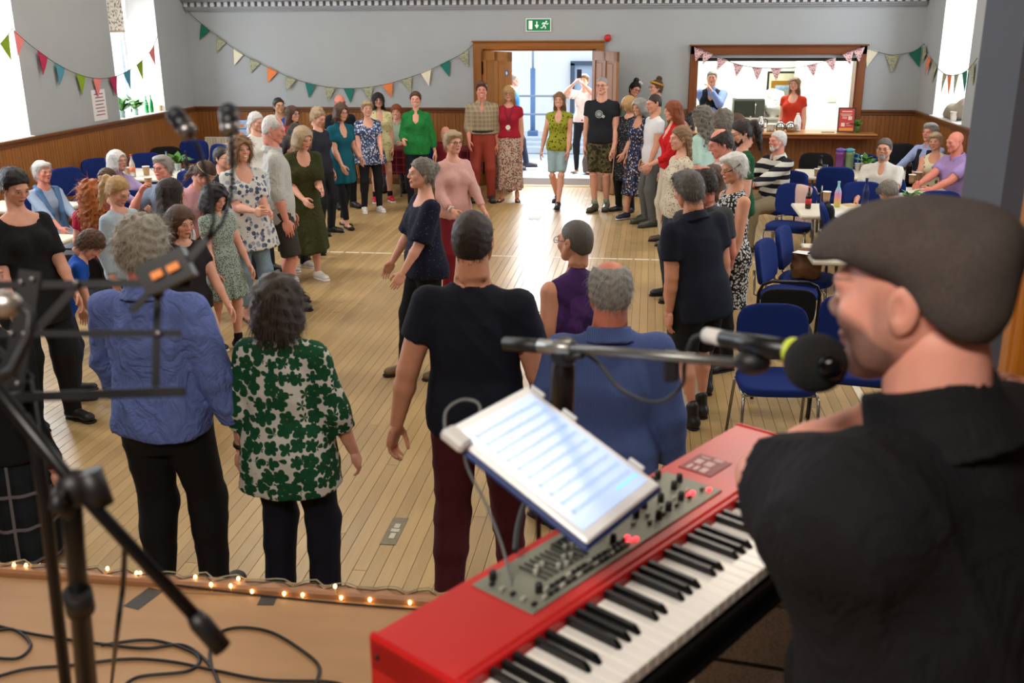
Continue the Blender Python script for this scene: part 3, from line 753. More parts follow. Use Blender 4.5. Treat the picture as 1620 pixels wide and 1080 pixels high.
M['knit'] = objcol('soft_knit', .95, .15, 110, .5)
M['denim'] = objcol('denim', .85, .22, 80, .3)
M['leather'] = objcol('shoe_leather', .45, .12, 40, .1, .5)
M['rubber'] = objcol('shoe_sole', .7, .1, 40, .1)
def pat(name, bg, cols, scale=30, size=.40, rough=.85, two=None):
    t = NT(name, rough, 0, .25); v = t.voro(scale); r = t.xyz(v.outputs['Color'])[0]
    stops = [(i/len(cols), lin(c)) for i, c in enumerate(cols)]; c = t.ramp(r, stops, True)
    n = t.noise(scale*2.5, None, 2); d = t.math('ADD', v.outputs['Distance'], t.math('MULTIPLY_ADD', n, .4, -.2))
    t.col(t.mix(t.math('LESS_THAN', d, size), lin(bg), c)); t.bump(t.noise(50), .2, .003); return t.m
def stripe(name, c1, c2, scale, ax=2, duty=.5, wob=.0, rough=.85):
    t = NT(name, rough, 0, .25); z = t.xyz(t.obj())[ax]
    if wob: z = t.math('ADD', z, t.math('MULTIPLY', t.noise(5), wob))
    f = t.math('GREATER_THAN', t.math('FRACT', t.math('MULTIPLY', z, scale)), duty); t.col(t.mix(f, lin(c1), lin(c2))); t.bump(t.noise(50), .2, .003); return t.m
def plaid(name, bg, c1, c2, scale, rough=.85, w=.35, amt=.6):
    t = NT(name, rough, 0, .25); x, y, z = t.xyz(t.obj()); xs = t.math('ADD', x, t.math('MULTIPLY', y, .7))
    a = t.math('LESS_THAN', t.math('FRACT', t.math('MULTIPLY', xs, scale)), w); b = t.math('LESS_THAN', t.math('FRACT', t.math('MULTIPLY', z, scale)), w)
    a2 = t.math('LESS_THAN', t.math('FRACT', t.math('MULTIPLY_ADD', xs, scale, .4)), .10); b2 = t.math('LESS_THAN', t.math('FRACT', t.math('MULTIPLY_ADD', z, scale, .4)), .10)
    c = t.mix(t.math('MULTIPLY', t.math('ADD', a, b), amt*.5), lin(bg), lin(c1)); c = t.mix(t.math('MULTIPLY', t.math('MAXIMUM', a2, b2), .8), c, lin(c2)); t.col(c); t.bump(t.noise(40), .2, .003); return t.m
def camo(name, cols, scale=14):
    t = NT(name, .85, 0, .2); f = t.noise(scale, None, 2); t.col(t.ramp(f, [(a, lin(c)) for a, c in zip((0, .43, .52, .6), cols)], True)); return t.m

# ------------------------------------------------------------------ head, hands, shoes: made once, reused
def head_shape(sex):
    S = Shape(); j = {'m': 1.0, 'f': .90, 'c': .84}[sex]
    S.ell((0, .018, .032), (.0735, .092, .083), .02).ell((0, -.02, -.022), (.060*(.5+.5*j), .070, .082), .03)
    S.cone((0, -.060, -.088*(.6+.4*j)), (0, -.01, -.055), .030*j, .052*(.4+.6*j), .03); S.ell((0, -.074, -.098*(.6+.4*j)), (.017*j, .013, .013), .02)
    for e in (-1, 1):
        S.cone((e*.045*j, -.035, -.072*(.6+.4*j)), (e*.056, .0, -.035), .018*j, .02, .03)
        S.ell((e*.040, -.062, -.022), (.022, .02, .022), .025)
        S.ell((e*.079, .018, -.002), (.0075, .0195, .032), .003, rot('Z', e*20) @ rot('X', -8)); S.ell((e*.076, .010, -.026), (.007, .010, .012), .004)
    S.cone((-.034, -.079, .024), (.034, -.079, .024), .012*(.4+.6*j), .012*(.4+.6*j), .02)
    S.cone((0, -.086, .014), (0, -.105, -.020), .0085, .0115*(.6+.4*j), .012)
    for e in (-1, 1): S.ell((e*.0115, -.097, -.026), (.0085, .010, .008), .008)
    S.ell((0, -.089, -.054), (.024, .010, .0065), .006).ell((0, -.088, -.065), (.020, .010, .007), .006)
    S.cone((0, .020, -.05), (0, .032, -.125), .047*(.45+.55*j), .046*(.45+.55*j), .02)
    for e in (-1, 1): S.ell((e*.031, -.103, .006), (.017, .017, .010), sub=True); S.ell((e*.0885, .013, .0), (.0065, .010, .017), sub=True, R=rot('Z', e*20))
    return S
def head_np(sex, h):
    S = head_shape(sex); lo = (-.1, -.125, -.13); hi = (.1, .13, .125); V, Q = S.mesh(h, lo, hi)
    # eyeballs put back into the sockets
    E = Shape()
    for e in (-1, 1): E.ell((e*.031, -.0775, .006), (.0135, .0135, .0135), .0)
    v, q = E.mesh(max(h*.6, .003)); return np.concatenate([V, v]), np.concatenate([Q, q+len(V)])
_HEAD = {}
def head(sex, h):
    if (sex, h) not in _HEAD: _HEAD[sex, h] = head_np(sex, h)
    return _HEAD[sex, h]
FING = [(-.034, .072, .0078), (-.012, .080, .0085), (.011, .083, .0085), (.032, .076, .0082)]     # little .. index : y, length, radius
def hand_np(curl, h, grip=False):
    # right hand hanging: wrist at 0, fingers -Z, palm faces +X, thumb to -Y
    S = Shape(); S.cone((0, 0, .04), (0, 0, -.012), .024, .0225, .012)
    S.ell((0, .004, -.055), (.0165, .043, .050), .014); S.cone((0, .028, -.02), (0, .030, -.075), .014, .012, .012); S.cone((0, -.022, -.02), (0, -.026, -.082), .016, .012, .012)
    for i, (yy, L, r) in enumerate(FING):
        y = -yy; p = np.array([0, y*.92, -.088+.010*abs(y)/.03]); a = curl*(.55+.06*(3-i)); ang = a*.55; d = None
        for sgl, ln in enumerate((.44, .31, .25)):
            q = p+np.array([math.sin(ang), y*.10*(1-curl*.6), -math.cos(ang)])*L*ln; S.cone(p, q, r*(1-.10*sgl), r*(.92-.10*sgl), .0045); p = q; ang += a*(1.15 if sgl == 0 else .9)
    t0 = np.array([.006, -.024, -.022]); t1 = t0+np.array([.012, -.026, -.026]); t2 = t1+np.array([.012+.01*curl, -.010+.012*curl, -.030]); t3 = t2+np.array([.008+.010*curl, .004+.010*curl, -.022])
    S.cone(t0, t1, .0145, .0115, .012); S.cone(t1, t2, .0108, .0095, .005); S.cone(t2, t3, .0095, .008, .004)
    return S.mesh(h)
_HAND = {}
def hand(curl, h):
    if (curl, h) not in _HAND: _HAND[curl, h] = hand_np(curl, h)
    return _HAND[curl, h]
_SHOE = {}
def shoe(kind):
    if kind in _SHOE: return _SHOE[kind]
    U = Shape(); B = Shape()
    L = [(.045, -.03, .044, .03), (-.04, -.115, .040, .036), (-.165, -.205, .036, .028)]
    if kind in ('trainer', 'shoe', 'boot'):
        U.cone((0, .035, .05), (0, -.02, .055), .040, .042, .02).cone((0, -.02, .055), (0, -.15, .036), .042, .036, .03).ell((0, -.15, .035), (.043, .05, .028), .02).ell((0, .04, .04), (.036, .033, .035), .02)
        if kind == 'boot': U.cone((0, .012, .06), (0, .012, .15), .043, .042, .02)
        else: U.cone((0, .012, .06), (0, .015, .085), .042, .040, .02)
    elif kind == 'flat':
        U.ell((0, .045, .028), (.032, .028, .028), .01).ell((0, -.155, .022), (.040, .046, .020), .02).cone((.03, .02, .018), (.034, -.14, .016), .010, .010, .01).cone((-.03, .02, .018), (-.034, -.14, .016), .010, .010, .01)
    else:
        U.cone((-.04, -.12, .014), (0, -.10, .058), .009, .010, .01).cone((0, -.10, .058), (.04, -.12, .014), .010, .009, .01).cone((-.034, .04, .016), (0, .01, .085), .008, .008, .01).cone((.034, .04, .016), (0, .01, .085), .008, .008, .01).cone((0, .055, .02), (0, .055, .07), .02, .012, .01)
    U.cut(lambda X, Y, Z: .008-Z+0*X+0*Y)
    sz = .024 if kind in ('trainer',) else .014
    B.cone((0, .035, .0), (0, -.05, .0), .040, .038, .02).cone((0, -.05, .0), (0, -.16, .0), .038, .044, .02).ell((0, -.165, .0), (.046, .045, .04), .01)
    B.cut(lambda X, Y, Z: Z-sz+0*X+0*Y).cut(lambda X, Y, Z: -Z+0*X+0*Y)
    _SHOE[kind] = (np_mesh('shoe', *U.mesh(.009), M['leather']), np_mesh('sole', *B.mesh(.010), M['rubber'])); return _SHOE[kind]

# ------------------------------------------------------------------ hair styles, in head space (face to -Y)
def hairline(zf=.066, zs=-.02, zn=-.072):
    def fn(X, Y, Z): return (np.interp(Y, [-.11, -.078, -.02, .01, .075, .12], [zf+.008, zf+.008, zs+.020, zs, zn, zn]).astype(f32)+np.where(Y < -.015, .40*np.maximum(0, np.abs(X)-.034), 0)-Z)*.75
    return fn
def hair_shape(st):
    S = Shape(); rg = random.Random(hash(st) % 1000 if False else sum(map(ord, st)))
    def cap(inf, zf=.066, zs=-.02, zn=-.072, k=.02):
        S.ell((0, .018, .034), (.0735+inf, .092+inf, .083+inf), k).ell((0, .035, -.02), (.066+inf, .068+inf, .075), .03); S.cut(hairline(zf, zs, zn))
    def face(w=.058, zc=-.03, rz=.10, yc=-.10, ry=.085): S.ell((0, yc, zc), (w, ry, rz), sub=True)
    def wav(amp, f, seed=0): S.warp = lambda X, Y, Z: (amp*(np.sin(f*X+seed+2*np.sin(.7*f*Z))*np.sin(f*Y+1.3+seed)+.7*np.sin(f*1.7*Z+3*np.sin(.5*f*X)+seed))).astype(f32)
    if st == 'crop': cap(.004, .070, -.01, -.06)
    elif st == 'short': cap(.010); wav(.0015, 120)
    elif st == 'short_full': cap(.017, .062, -.03, -.08); S.ell((0, -.05, .10), (.06, .05, .028), .03); wav(.0025, 90)
    elif st == 'receding': cap(.008); S.ell((0, -.06, .105), (.060, .075, .045), sub=True); wav(.002, 150)
    elif st == 'ring': cap(.012, .05, -.02, -.078); S.ell((0, -.002, .135), (.070, .104, .082), sub=True); wav(.003, 120)
    elif st == 'ring_frizz':
        cap(.034, .06, -.03, -.08); S.ell((0, .005, .150), (.030, .036, .036), sub=True); wav(.007, 95)
    elif st == 'boy': cap(.018, .050, -.035, -.075); wav(.004, 120)
    elif st == 'pixie': cap(.016, .055, -.035, -.085); S.ell((0, -.06, .085), (.062, .045, .03), .03); wav(.0025, 90)
    elif st in ('bob', 'bob_fringe', 'bob_big', 'mop'):
        i = .030 if st in ('bob_big', 'mop') else .020; b = -.15 if st == 'bob_big' else -.115
        S.ell((0, .018, .034), (.0735+i, .092+i, .083+i*.8), .02); S.loft((0, .012, 0), np.eye(3), [(b, .086+i*.5, .078+i*.4, .03), (b+.04, .092+i, .088+i, .02), (0, .082+i, .094+i, .01), (.07, .06+i, .08+i, .0)], .03, 2.2)
        face(.066 if st != 'bob_fringe' else .060, -.055 if st != 'bob_fringe' else -.066, .128 if st != 'bob_fringe' else .108, -.115, .108); wav(.006 if st in ('bob_big', 'mop') else .0015, 70)
    elif st in ('long', 'long_fringe', 'long_curly', 'long_thin'):
        i = {'long_curly': .034, 'long_thin': .014}.get(st, .018); b = -.36 if st != 'long_curly' else -.34
        S.ell((0, .018, .034), (.0735+i, .092+i, .083+i*.8), .02)
        S.loft((0, .03, 0), np.eye(3), [(b, .055+i, .022+i*.4, .055), (b+.12, .088+i, .040+i*.6, .05), (-.14, .088+i, .056+i*.7, .035), (-.06, .082+i, .074+i, .01), (.05, .07+i, .08+i, -.01)], .03, 2.2)
        face(.064, -.06, .128 if st != 'long_fringe' else .110, -.120, .110)
        if st == 'long_curly': wav(.013, 60)
        else: wav(.0018, 60)
    elif st in ('ponytail', 'ponytail_dark'):
        cap(.011, .068, -.03, -.075); p = [(0, .105, .045), (0, .15, .03), (0, .158, -.05), (0, .140, -.14), (0, .120, -.23)]; r = [.022, .034, .036, .030, .010]
        for a in range(4): S.cone(p[a], p[a+1], r[a], r[a+1], .02)
        S.c = [lambda X, Y, Z: np.where(Y < .09, hairline(.068, -.03, -.075)(X, Y, Z), -1.0)]; wav(.003, 100)
    elif st == 'low_pony':
        cap(.013, .066, -.03, -.075); p = [(0, .095, -.04), (0, .12, -.07), (0, .11, -.16), (0, .10, -.24)]; r = [.025, .034, .03, .01]
        for a in range(3): S.cone(p[a], p[a+1], r[a], r[a+1], .02)
        S.c = [lambda X, Y, Z: np.where(Y < .085, hairline(.066, -.03, -.075)(X, Y, Z), -1.0)]; wav(.003, 100)
    elif st == 'half_up':
        cap(.014, .066, -.03, -.075); S.loft((0, .05, 0), np.eye(3), [(-.34, .045, .022, .03), (-.2, .07, .035, .03), (-.06, .078, .05, .015), (.05, .07, .06, .0)], .03, 2.2); S.ell((0, .085, .085), (.025, .03, .025), .02)
        S.c = [lambda X, Y, Z: np.where(Y < .05, hairline(.066, -.04, -.075)(X, Y, Z), -1.0)]; wav(.004, 80)
    elif st == 'bun':
        cap(.012, .066, -.03, -.07); S.ell((0, .118, .042), (.042, .036, .042), .012); wav(.0035, 110)
    elif st == 'top_bun':
        cap(.012, .066, -.03, -.07); S.ell((0, .05, .145), (.045, .045, .04), .012); wav(.004, 100)
    elif st == 'updo':
        cap(.014, .064, -.03, -.065); S.ell((0, .085, .07), (.05, .045, .05), .02); S.ell((0, .03, .115), (.045, .05, .03), .02); wav(.006, 90)
    return S
_HAIR = {}
HSTR = {'crop': (825, .10, .016), 'short': (990, .16, .035), 'short_full': (1210, .22, .045), 'receding': (825, .14, .03), 'ring': (935, .22, .035), 'boy': (1100, .16, .05), 'pixie': (1100, .2, .05), 'bob': (1210, .07, .07), 'bob_fringe': (1210, .07, .07), 'bob_big': (1430, .16, .07), 'mop': (1430, .35, .07), 'long': (1320, .06, .11), 'long_fringe': (1320, .06, .11), 'long_curly': (1430, .5, .09), 'long_thin': (1320, .06, .11)}
def hair_mesh(st, h, strands=0, seed=1, curl=None, ln=None):
    d_ = HSTR.get(st, (1000, .14, .05)); seed = seed if strands else 1; strands = strands or d_[0]; curl = d_[1] if curl is None else curl; ln = d_[2] if ln is None else ln
    key = (st, h, strands, seed)
    if key in _HAIR: return _HAIR[key]
    V, Q = hair_shape(st).mesh(h); me = np_mesh('hair_'+st, V, Q, M['hair'])
    if strands and len(V):
        n = np.zeros(len(V)*3, f32); me.vertices.foreach_get('normal', n); n = n.reshape(-1, 3); rg = np.random.default_rng(seed)
        ids = rg.integers(0, len(V), strands*2); ok_ = ~((V[ids, 1] < -.01) & (V[ids, 2] < -.05)); ids = ids[ok_][:strands]; strands = len(ids); P = V[ids]-n[ids]*.004; N = n[ids]; D = np.array([0, 0, -1.])-N*(-N[:, 2:3]); D /= np.maximum(np.linalg.norm(D, axis=1, keepdims=True), 1e-3)
        fr_ = (P[:, 1] < -.035) & (P[:, 2] > .02) if 'fringe' not in st and st != 'boy' else np.zeros(strands, bool)
        T_ = np.stack([np.sign(P[:, 0])*.55, np.full(strands, .8), np.full(strands, .15)], 1); T_ -= N*(T_*N).sum(1, keepdims=True); D[fr_] = T_[fr_]
        D = D+N*rg.uniform(.05, .55, (strands, 1))*curl+rg.normal(0, .55, (strands, 3))*curl; W_ = np.cross(D, N); W_ /= np.maximum(np.linalg.norm(W_, axis=1, keepdims=True), 1e-3); L = ln*rg.uniform(.5, 1.3, (strands, 1)); vs = []; seg = 3
        ph = rg.uniform(0, 6.28, (strands, 1))
        for s_ in range(seg+1):
            t = s_/seg; c = P+D*L*t+np.array([0, 0, -1.])*L*.35*t*t*(1-curl)+W_*np.sin(ph+t*5)*.006*curl; w = (.0012 if strands > 2000 else .0026)*(1-t*.8); vs += [c-W_*w, c+W_*w]
        vs = np.stack(vs, 1).reshape(-1, 3); b = np.arange(strands)[:, None]*(2*(seg+1)); fs = np.concatenate([b+np.array([[2*k, 2*k+1, 2*k+3, 2*k+2]]) for k in range(seg)])
        bpy.data.meshes.remove(me); me = np_mesh('hair_'+st, np.concatenate([V, vs]), np.concatenate([Q, fs+len(V)]), M['hair'])
    _HAIR[key] = me; return me

# ------------------------------------------------------------------ a person
def ik(a, t, l1, l2, hint):
    a, t, hint = np.asarray(a, float), np.asarray(t, float), np.asarray(hint, float); d = t-a; L = np.linalg.norm(d); L = max(L, 1e-4); u = d/L
    if L > (l1+l2)*.995: L = (l1+l2)*.995; t = a+u*L
    c = (l1*l1+L*L-l2*l2)/(2*l1*L); c = max(-1, min(1, c)); s_ = math.sqrt(1-c*c); w = hint-u*(hint @ u); w = w/max(np.linalg.norm(w), 1e-6)
    return a+u*l1*c+w*l1*s_, t
SKIN = {'fair': (226, 168, 142), 'pale': (232, 184, 160), 'tan': (212, 152, 120), 'pink': (222, 148, 126), 'olive': (206, 158, 122), 'red': (214, 130, 108)}
HAIRC = {'black': (24, 20, 20), 'dark': (44, 32, 26), 'brown': (84, 56, 38), 'auburn': (140, 70, 34), 'lightbrown': (132, 98, 66), 'blonde': (190, 150, 96), 'ashblonde': (176, 150, 116), 'grey': (150, 146, 140), 'white': (214, 210, 204), 'darkgrey': (88, 82, 76), 'midgrey': (122, 114, 102)}
def cl(c): return lin(c) if not isinstance(c, bpy.types.Material) else (1, 1, 1, 1)
def dress_obj(name, V, Q, spec, parent, base='cloth'):
    m = spec if isinstance(spec, bpy.types.Material) else M[base]
    o = link(name, np_mesh(name, V, Q, m), parent); o.color = cl(spec); return o

def person(label, pos, h=1.7, face=0, sex='f', w=1.0, skin='fair', hair=('bob', 'brown'), top=None, bottom=None, dress=None, shoes=('shoe', (30, 30, 30)),
           lean=0, side=0, twist=0, head_=(0, 0, 0), LA=None, RA=None, LF=None, RF=None, sit=False, vox=.02, belly=0.0, glasses=None, beard=None, smile=0, hands=(.5, .5), LH=None, RH=None,
           group='people at the dance', z0=0.0, extras=(), hipz=None, sock=None, le=None, re=None, strands=0, hsc=None, cat='person', bust=None, headfwd=0.0, stubble=0.0, kneehint=None):
    root = empty('person', (pos[0], pos[1], z0), math.radians(face), label, cat, group)
    f = sex != 'm'; k = h; hs = hsc or (.97 if sex == 'm' else .93)*(h/1.72)**.38; rg = random.Random(sum(map(ord, label)))
    pz = (.545 if sit else .53*h) if hipz is None else hipz; pel = np.array([0, 0, pz]); T = rot('Z', twist) @ rot('Y', side) @ rot('X', lean)
    tz = lambda x, y, z: pel+T @ np.array([x, y, z])
    sw = (.092 if f else .104)*h*(.85+.15*w); up = T[:, 2]
    sh = {1: tz(sw, .008*h, .264*h), -1: tz(-sw, .008*h, .264*h)}; nb = tz(0, .010*h, .300*h)
    hc = tz(0, .010*h, 0)+up*(.47*h-.115*hs)+T @ np.array([0, -.016*h-headfwd, 0]); HR = T @ rot('Z', head_[1]) @ rot('X', -head_[0]) @ rot('Y', head_[2])
    ua, fa, th, sh_l = .165*h, .142*h, .245*h, .245*h
    W1, W2 = {}, {}
    for s_, tgt, hint in ((1, LA, le), (-1, RA, re)):
        if tgt is None: tgt = sh[s_]+np.array([s_*.026*h, -.030*h, -.293*h])
        else: tgt = np.array(tgt, float)*h if sit is False else np.array(tgt, float)*h+np.array([0, 0, pz-.53*h])
        W1[s_], W2[s_] = ik(sh[s_], tgt, ua, fa, hint if hint is not None else (s_*.22, .9, -.3))
    hipj = {1: pel+rot('Z', twist*.5) @ np.array([.050*h, 0, 0]), -1: pel+rot('Z', twist*.5) @ np.array([-.050*h, 0, 0])}; KN, AN, FD = {}, {}, {}
    for s_, tgt in ((1, LF), (-1, RF)):
        if tgt is None: tgt = (s_*.07*h, -.02, 0, s_*10) if not sit else (s_*.085*h, -.42*h/1.7, 0, s_*8)
        tgt = tuple(tgt)+(0,)*(4-len(tgt)); FD[s_] = tgt; an = np.array([tgt[0], tgt[1], tgt[2]+.047*h]); KN[s_], AN[s_] = ik(hipj[s_], an, th, sh_l, kneehint or (s_*.12, -1, .25 if sit else 0))
    # ---- body
    bs = (.082 if f else .088)*w; B = Shape(); hipw = (.100 if f else .092)*(.5+.5*w)*h; wst = (.074 if f else .082)*w*h; chs = (.086 if f else .097)*(.35+.65*w)*h; bd = belly*h
    sec = [(-.075*h, hipw*.72, .055*h*w, .004*h), (-.01*h, hipw, .066*h*w, .006*h), (.05*h, hipw*.90, .064*h*w, -.2*bd), (.10*h, wst, .056*h*w+bd*.45, -.45*bd), (.18*h, chs*.97, .062*h*w+bd*.12, -.15*bd), (.235*h, chs*1.0, .060*h*(.5+.5*w), 0), (.268*h, chs*.76, .046*h, .004*h), (.290*h, .050*h, .038*h, .008*h), (.305*h, .036*h, .034*h, .008*h)]
    bu = (.026 if bust is None else bust)*h if f and sex == 'f' else 0
    def torso(S, inf=0.0, loose=0.0, lo=-.075*h, hi=.31*h, k=.03, flare=0.0):
        rows = []
        mx = max(chs, hipw*.96); 
        for z, a, b, yo in sec:
            if z > .2*h: a2, b2 = a+inf*.8, b+inf*.8
            else:
                g = flare*max(0, (.12*h-z))+(.020 if inf > .004 and z < .09*h else 0); a2 = a*(1-loose)+max(a, mx)*loose+inf+g; b2 = b*(1-loose)+max(b, .064*h*w+bd*.3)*loose+inf+g
            rows.append((z, a2, b2, yo))
        if lo < rows[0][0]: z, a2, b2, yo = rows[0] if False else (rows[1]); g = flare*(rows[1][0]-lo); rows[0] = (lo, a2+g, b2+g, yo); 
        S.loft(pel, T, rows, k, 2.35, zlo=lo, zhi=hi)
        for e in (-1, 1):
            S.cone(tz(0, .010*h, .262*h), tz(e*sw*.92, .008*h, .262*h), .040*h*(.6+.4*w)+inf*.6, .029*h*(.6+.4*w)+inf*.6, .03)
            S.cone(tz(0, .014*h, .308*h), tz(e*sw*.80, .010*h, .268*h), .024*h+inf*.3, .021*h+inf*.5, .03)
        if bu > 0:
            for e in (-1, 1): S.ell(tz(e*.043*h, -.052*h*w, .195*h), np.array([.036*h, bu, .036*h])*(.6+.4*w)+inf*.6, .035, T)
    torso(B)
    nr = (.030 if f else .036)*h*(.7+.3*w); B.cone(nb-up*.02*h, hc+HR @ np.array([0, .028, -.07])*hs, nr*1.12, nr*.98, .02)
    for s_ in (1, -1):
        B.cone(sh[s_], W1[s_], .028*h*(.5+.5*w)*(1 if f else 1.12), .0235*h*(.5+.5*w)*(1 if f else 1.1), .025); e2 = W1[s_]+(W2[s_]-W1[s_])*.3
        B.cone(W1[s_], e2, .0232*h*(.6+.4*w), .0232*h*(.6+.4*w)*(1 if f else 1.1), .015); B.cone(e2, W2[s_], .0228*h*(.6+.4*w)*(1 if f else 1.08), .0148*h*(1 if f else 1.1), .015)
        B.cone(hipj[s_], KN[s_], .051*h*(.4+.6*w), .031*h*(.6+.4*w), .03); c2 = KN[s_]+(AN[s_]-KN[s_])*.3; cb = np.array([0, .010*h, 0])
        B.cone(KN[s_], c2+cb, .0295*h*(.6+.4*w), .0315*h*(.6+.4*w), .02); B.cone(c2+cb, AN[s_], .031*h*(.6+.4*w), .0195*h, .02)
        fr = rot('Z', FD[s_][3]); fo = AN[s_]+np.array([0, 0, -.047*h])+np.array([0, 0, .03]); B.cone(AN[s_], fo+np.array([0, 0, -.004]), .020*h, .022, .02); B.cone(fo, fo+fr @ np.array([0, -.13*h/1.7, -.008]), .026, .024, .02); B.cone(fo, fo+fr @ np.array([0, .035, -.005]), .024, .02, .02)
    COV = []
    # ---- clothes
    def wrinkle(S, amp, fq=26):
        a, b = rg.uniform(0, 6), rg.uniform(0, 6)
        ph = rg.uniform(-.6, .6)
        def wf_(X, Y, Z):
            m = .5+.5*np.sin(7*X+a)*np.sin(6*Z+b+3*Y); u = fq*(Z*.9+X*ph)+2.6*np.sin(5*X+a+3*Y)+1.6*np.sin(4.1*Z+b); v = fq*.62*(Z*.8-X*(ph+.5))+2.2*np.sin(6*X+b)+2*Y
            return (-amp*((1-np.abs(np.sin(u)))**2*m+(1-np.abs(np.sin(v)))**2*(1-m)-.35)).astype(f32)
        S.warp = wf_
    def sleeve(S, L, r0, r1=None, k=.03):
        if L <= 0: return
        for s_ in (1, -1):
            a, b, c = sh[s_], W1[s_], W2[s_]; ra = .027*h*(.5+.5*w)*(1 if f else 1.12)+r0*.6; rb = .0235*h*(.5+.5*w)*(1 if f else 1.1)+(r1 if r1 is not None else r0)
            if L <= 1: S.cone(a, a+(b-a)*L, ra, ra+(rb-ra)*min(1, L)+.004, k, end=True)
            else: S.cone(a, b, ra, rb, k); S.cone(b, b+(c-b)*(L-1), rb, .0175*h+(r1 if r1 is not None else r0), .02, end=True)
    def neck(S, kind):
        o = T
        if kind == 'v': S.ell(tz(0, -.075*h, .285*h), (.030*h, .075*h, .075*h), sub=True, R=T @ rot('X', 0))
        elif kind == 'scoop': S.ell(tz(0, -.062*h, .300*h), (.052*h, .075*h, .062*h), sub=True, R=T)
        elif kind == 'wide': S.ell(tz(0, -.03*h, .315*h), (.085*h, .09*h, .052*h), sub=True, R=T)
        elif kind == 'open': S.ell(tz(0, -.07*h, .285*h), (.018*h, .06*h, .05*h), sub=True, R=T)
        else: S.ell(tz(0, -.012*h, .322*h), (.046*h, .056*h, .034*h), sub=True, R=T)
    def collar(spec, base, hgt=.017, r=.041, tip=True):
        S = Shape(); r = max(r, nr*1.12/h+.006); S.loft(nb+up*.006*h, T @ rot('X', 14), [(-.02*h, (r+.012)*h, (r+.012)*h, 0), (hgt*h*.4, (r+.003)*h, (r+.003)*h, 0), (hgt*h, r*h, r*h, 0)], .01, 2)
        S.ell(nb+T @ np.array([0, -.05*h, .02*h]), (.012*h, .05*h, .05*h), sub=True, R=T)
        g = nb+up*.012*h; S.cut(lambda X, Y, Z: (r-.011)*h-np.sqrt((X-g[0])**2+(Y-g[1])**2+(Z-g[2])**2*.15)); dress_obj('collar', *S.mesh(min(vox*.6, .010)), spec, root, base)
    base = 'cloth'
    def make_top(t, name='top', isdress=False):
        S = Shape(); base = t.get('mat', 'cloth'); inf = t.get('inf', .010)
        torso(S, inf, t.get('loose', .5), lo=t.get('hem', -.045)*h, hi=t.get('hi', .31)*h, flare=t.get('flare', 0.0))
        sl = t.get('sleeve', .55); sleeve(S, sl, t.get('sr', .012), t.get('sr1'), t.get('sk', .03))
        if sl <= 0 and not t.get('strap'):
            for s_ in (1, -1): S.ell(sh[s_]+np.array([s_*.022*h, 0, 0]), (.034*h, .06*h, .06*h), sub=True)
        if sit: pass
        wrinkle(S, t.get('wr', .006), t.get('wf', 26)); neck(S, t.get('neck', 'round'))
        return S, base
    if dress:
        t = dress; S, base = make_top(t, isdress=True); z1 = (pz+.10*h); z2 = t.get('len', .27)*h; fl = t.get('skirt', .13)*h; n = t.get('folds', 9)
        c0 = tz(0, 0, .09*h); mid = (AN[1]+AN[-1])/2; dx = mid-c0; 
        if not sit:
            ct = np.array([c0[0]+dx[0]*.45, c0[1]+dx[1]*.45, 0]); ax = np.array([c0[0]-ct[0], c0[1]-ct[1], c0[2]-z2]); L = np.linalg.norm(ax); zc = ax/L; xc = np.cross(np.array([0, 1., 0]), zc); xc /= np.linalg.norm(xc); yc = np.cross(zc, xc); R_ = np.stack([xc, yc, zc], 1)
            rows = [(0, fl, fl*.85, 0), (L*.5, (fl+hipw)/2+.012, (fl*.85+.075*h)/2+.01, 0), (L*.80, hipw*1.02+.010, .078*h*w, 0), (L, wst+.012, .060*h*w+.01, 0)]
            S.loft((ct[0], ct[1], z2), R_, rows, .03, 2.1, fold=(t.get('famp', .10), n, rg.uniform(0, 6), L*.85))
        else:
            for s_ in (1, -1): S.cone(hipj[s_], KN[s_], .075*h, .062*h, .05); S.cone(KN[s_], KN[s_]+(AN[s_]-KN[s_])*.6, .06*h, .055*h, .04, end=True)
        COV.append((S, .014)); dress_obj('dress', *S.mesh(vox), t['c'], root, base)
        if t.get('collar'): collar(t['c'], base)
    if top:
        S, base = make_top(top); COV.append((S, .016)); dress_obj(top.get('name', 'top'), *S.mesh(vox), top['c'], root, base)
        if top.get('collar'): collar(top.get('collar_c', top['c']), base, top.get('collar_h', .017))
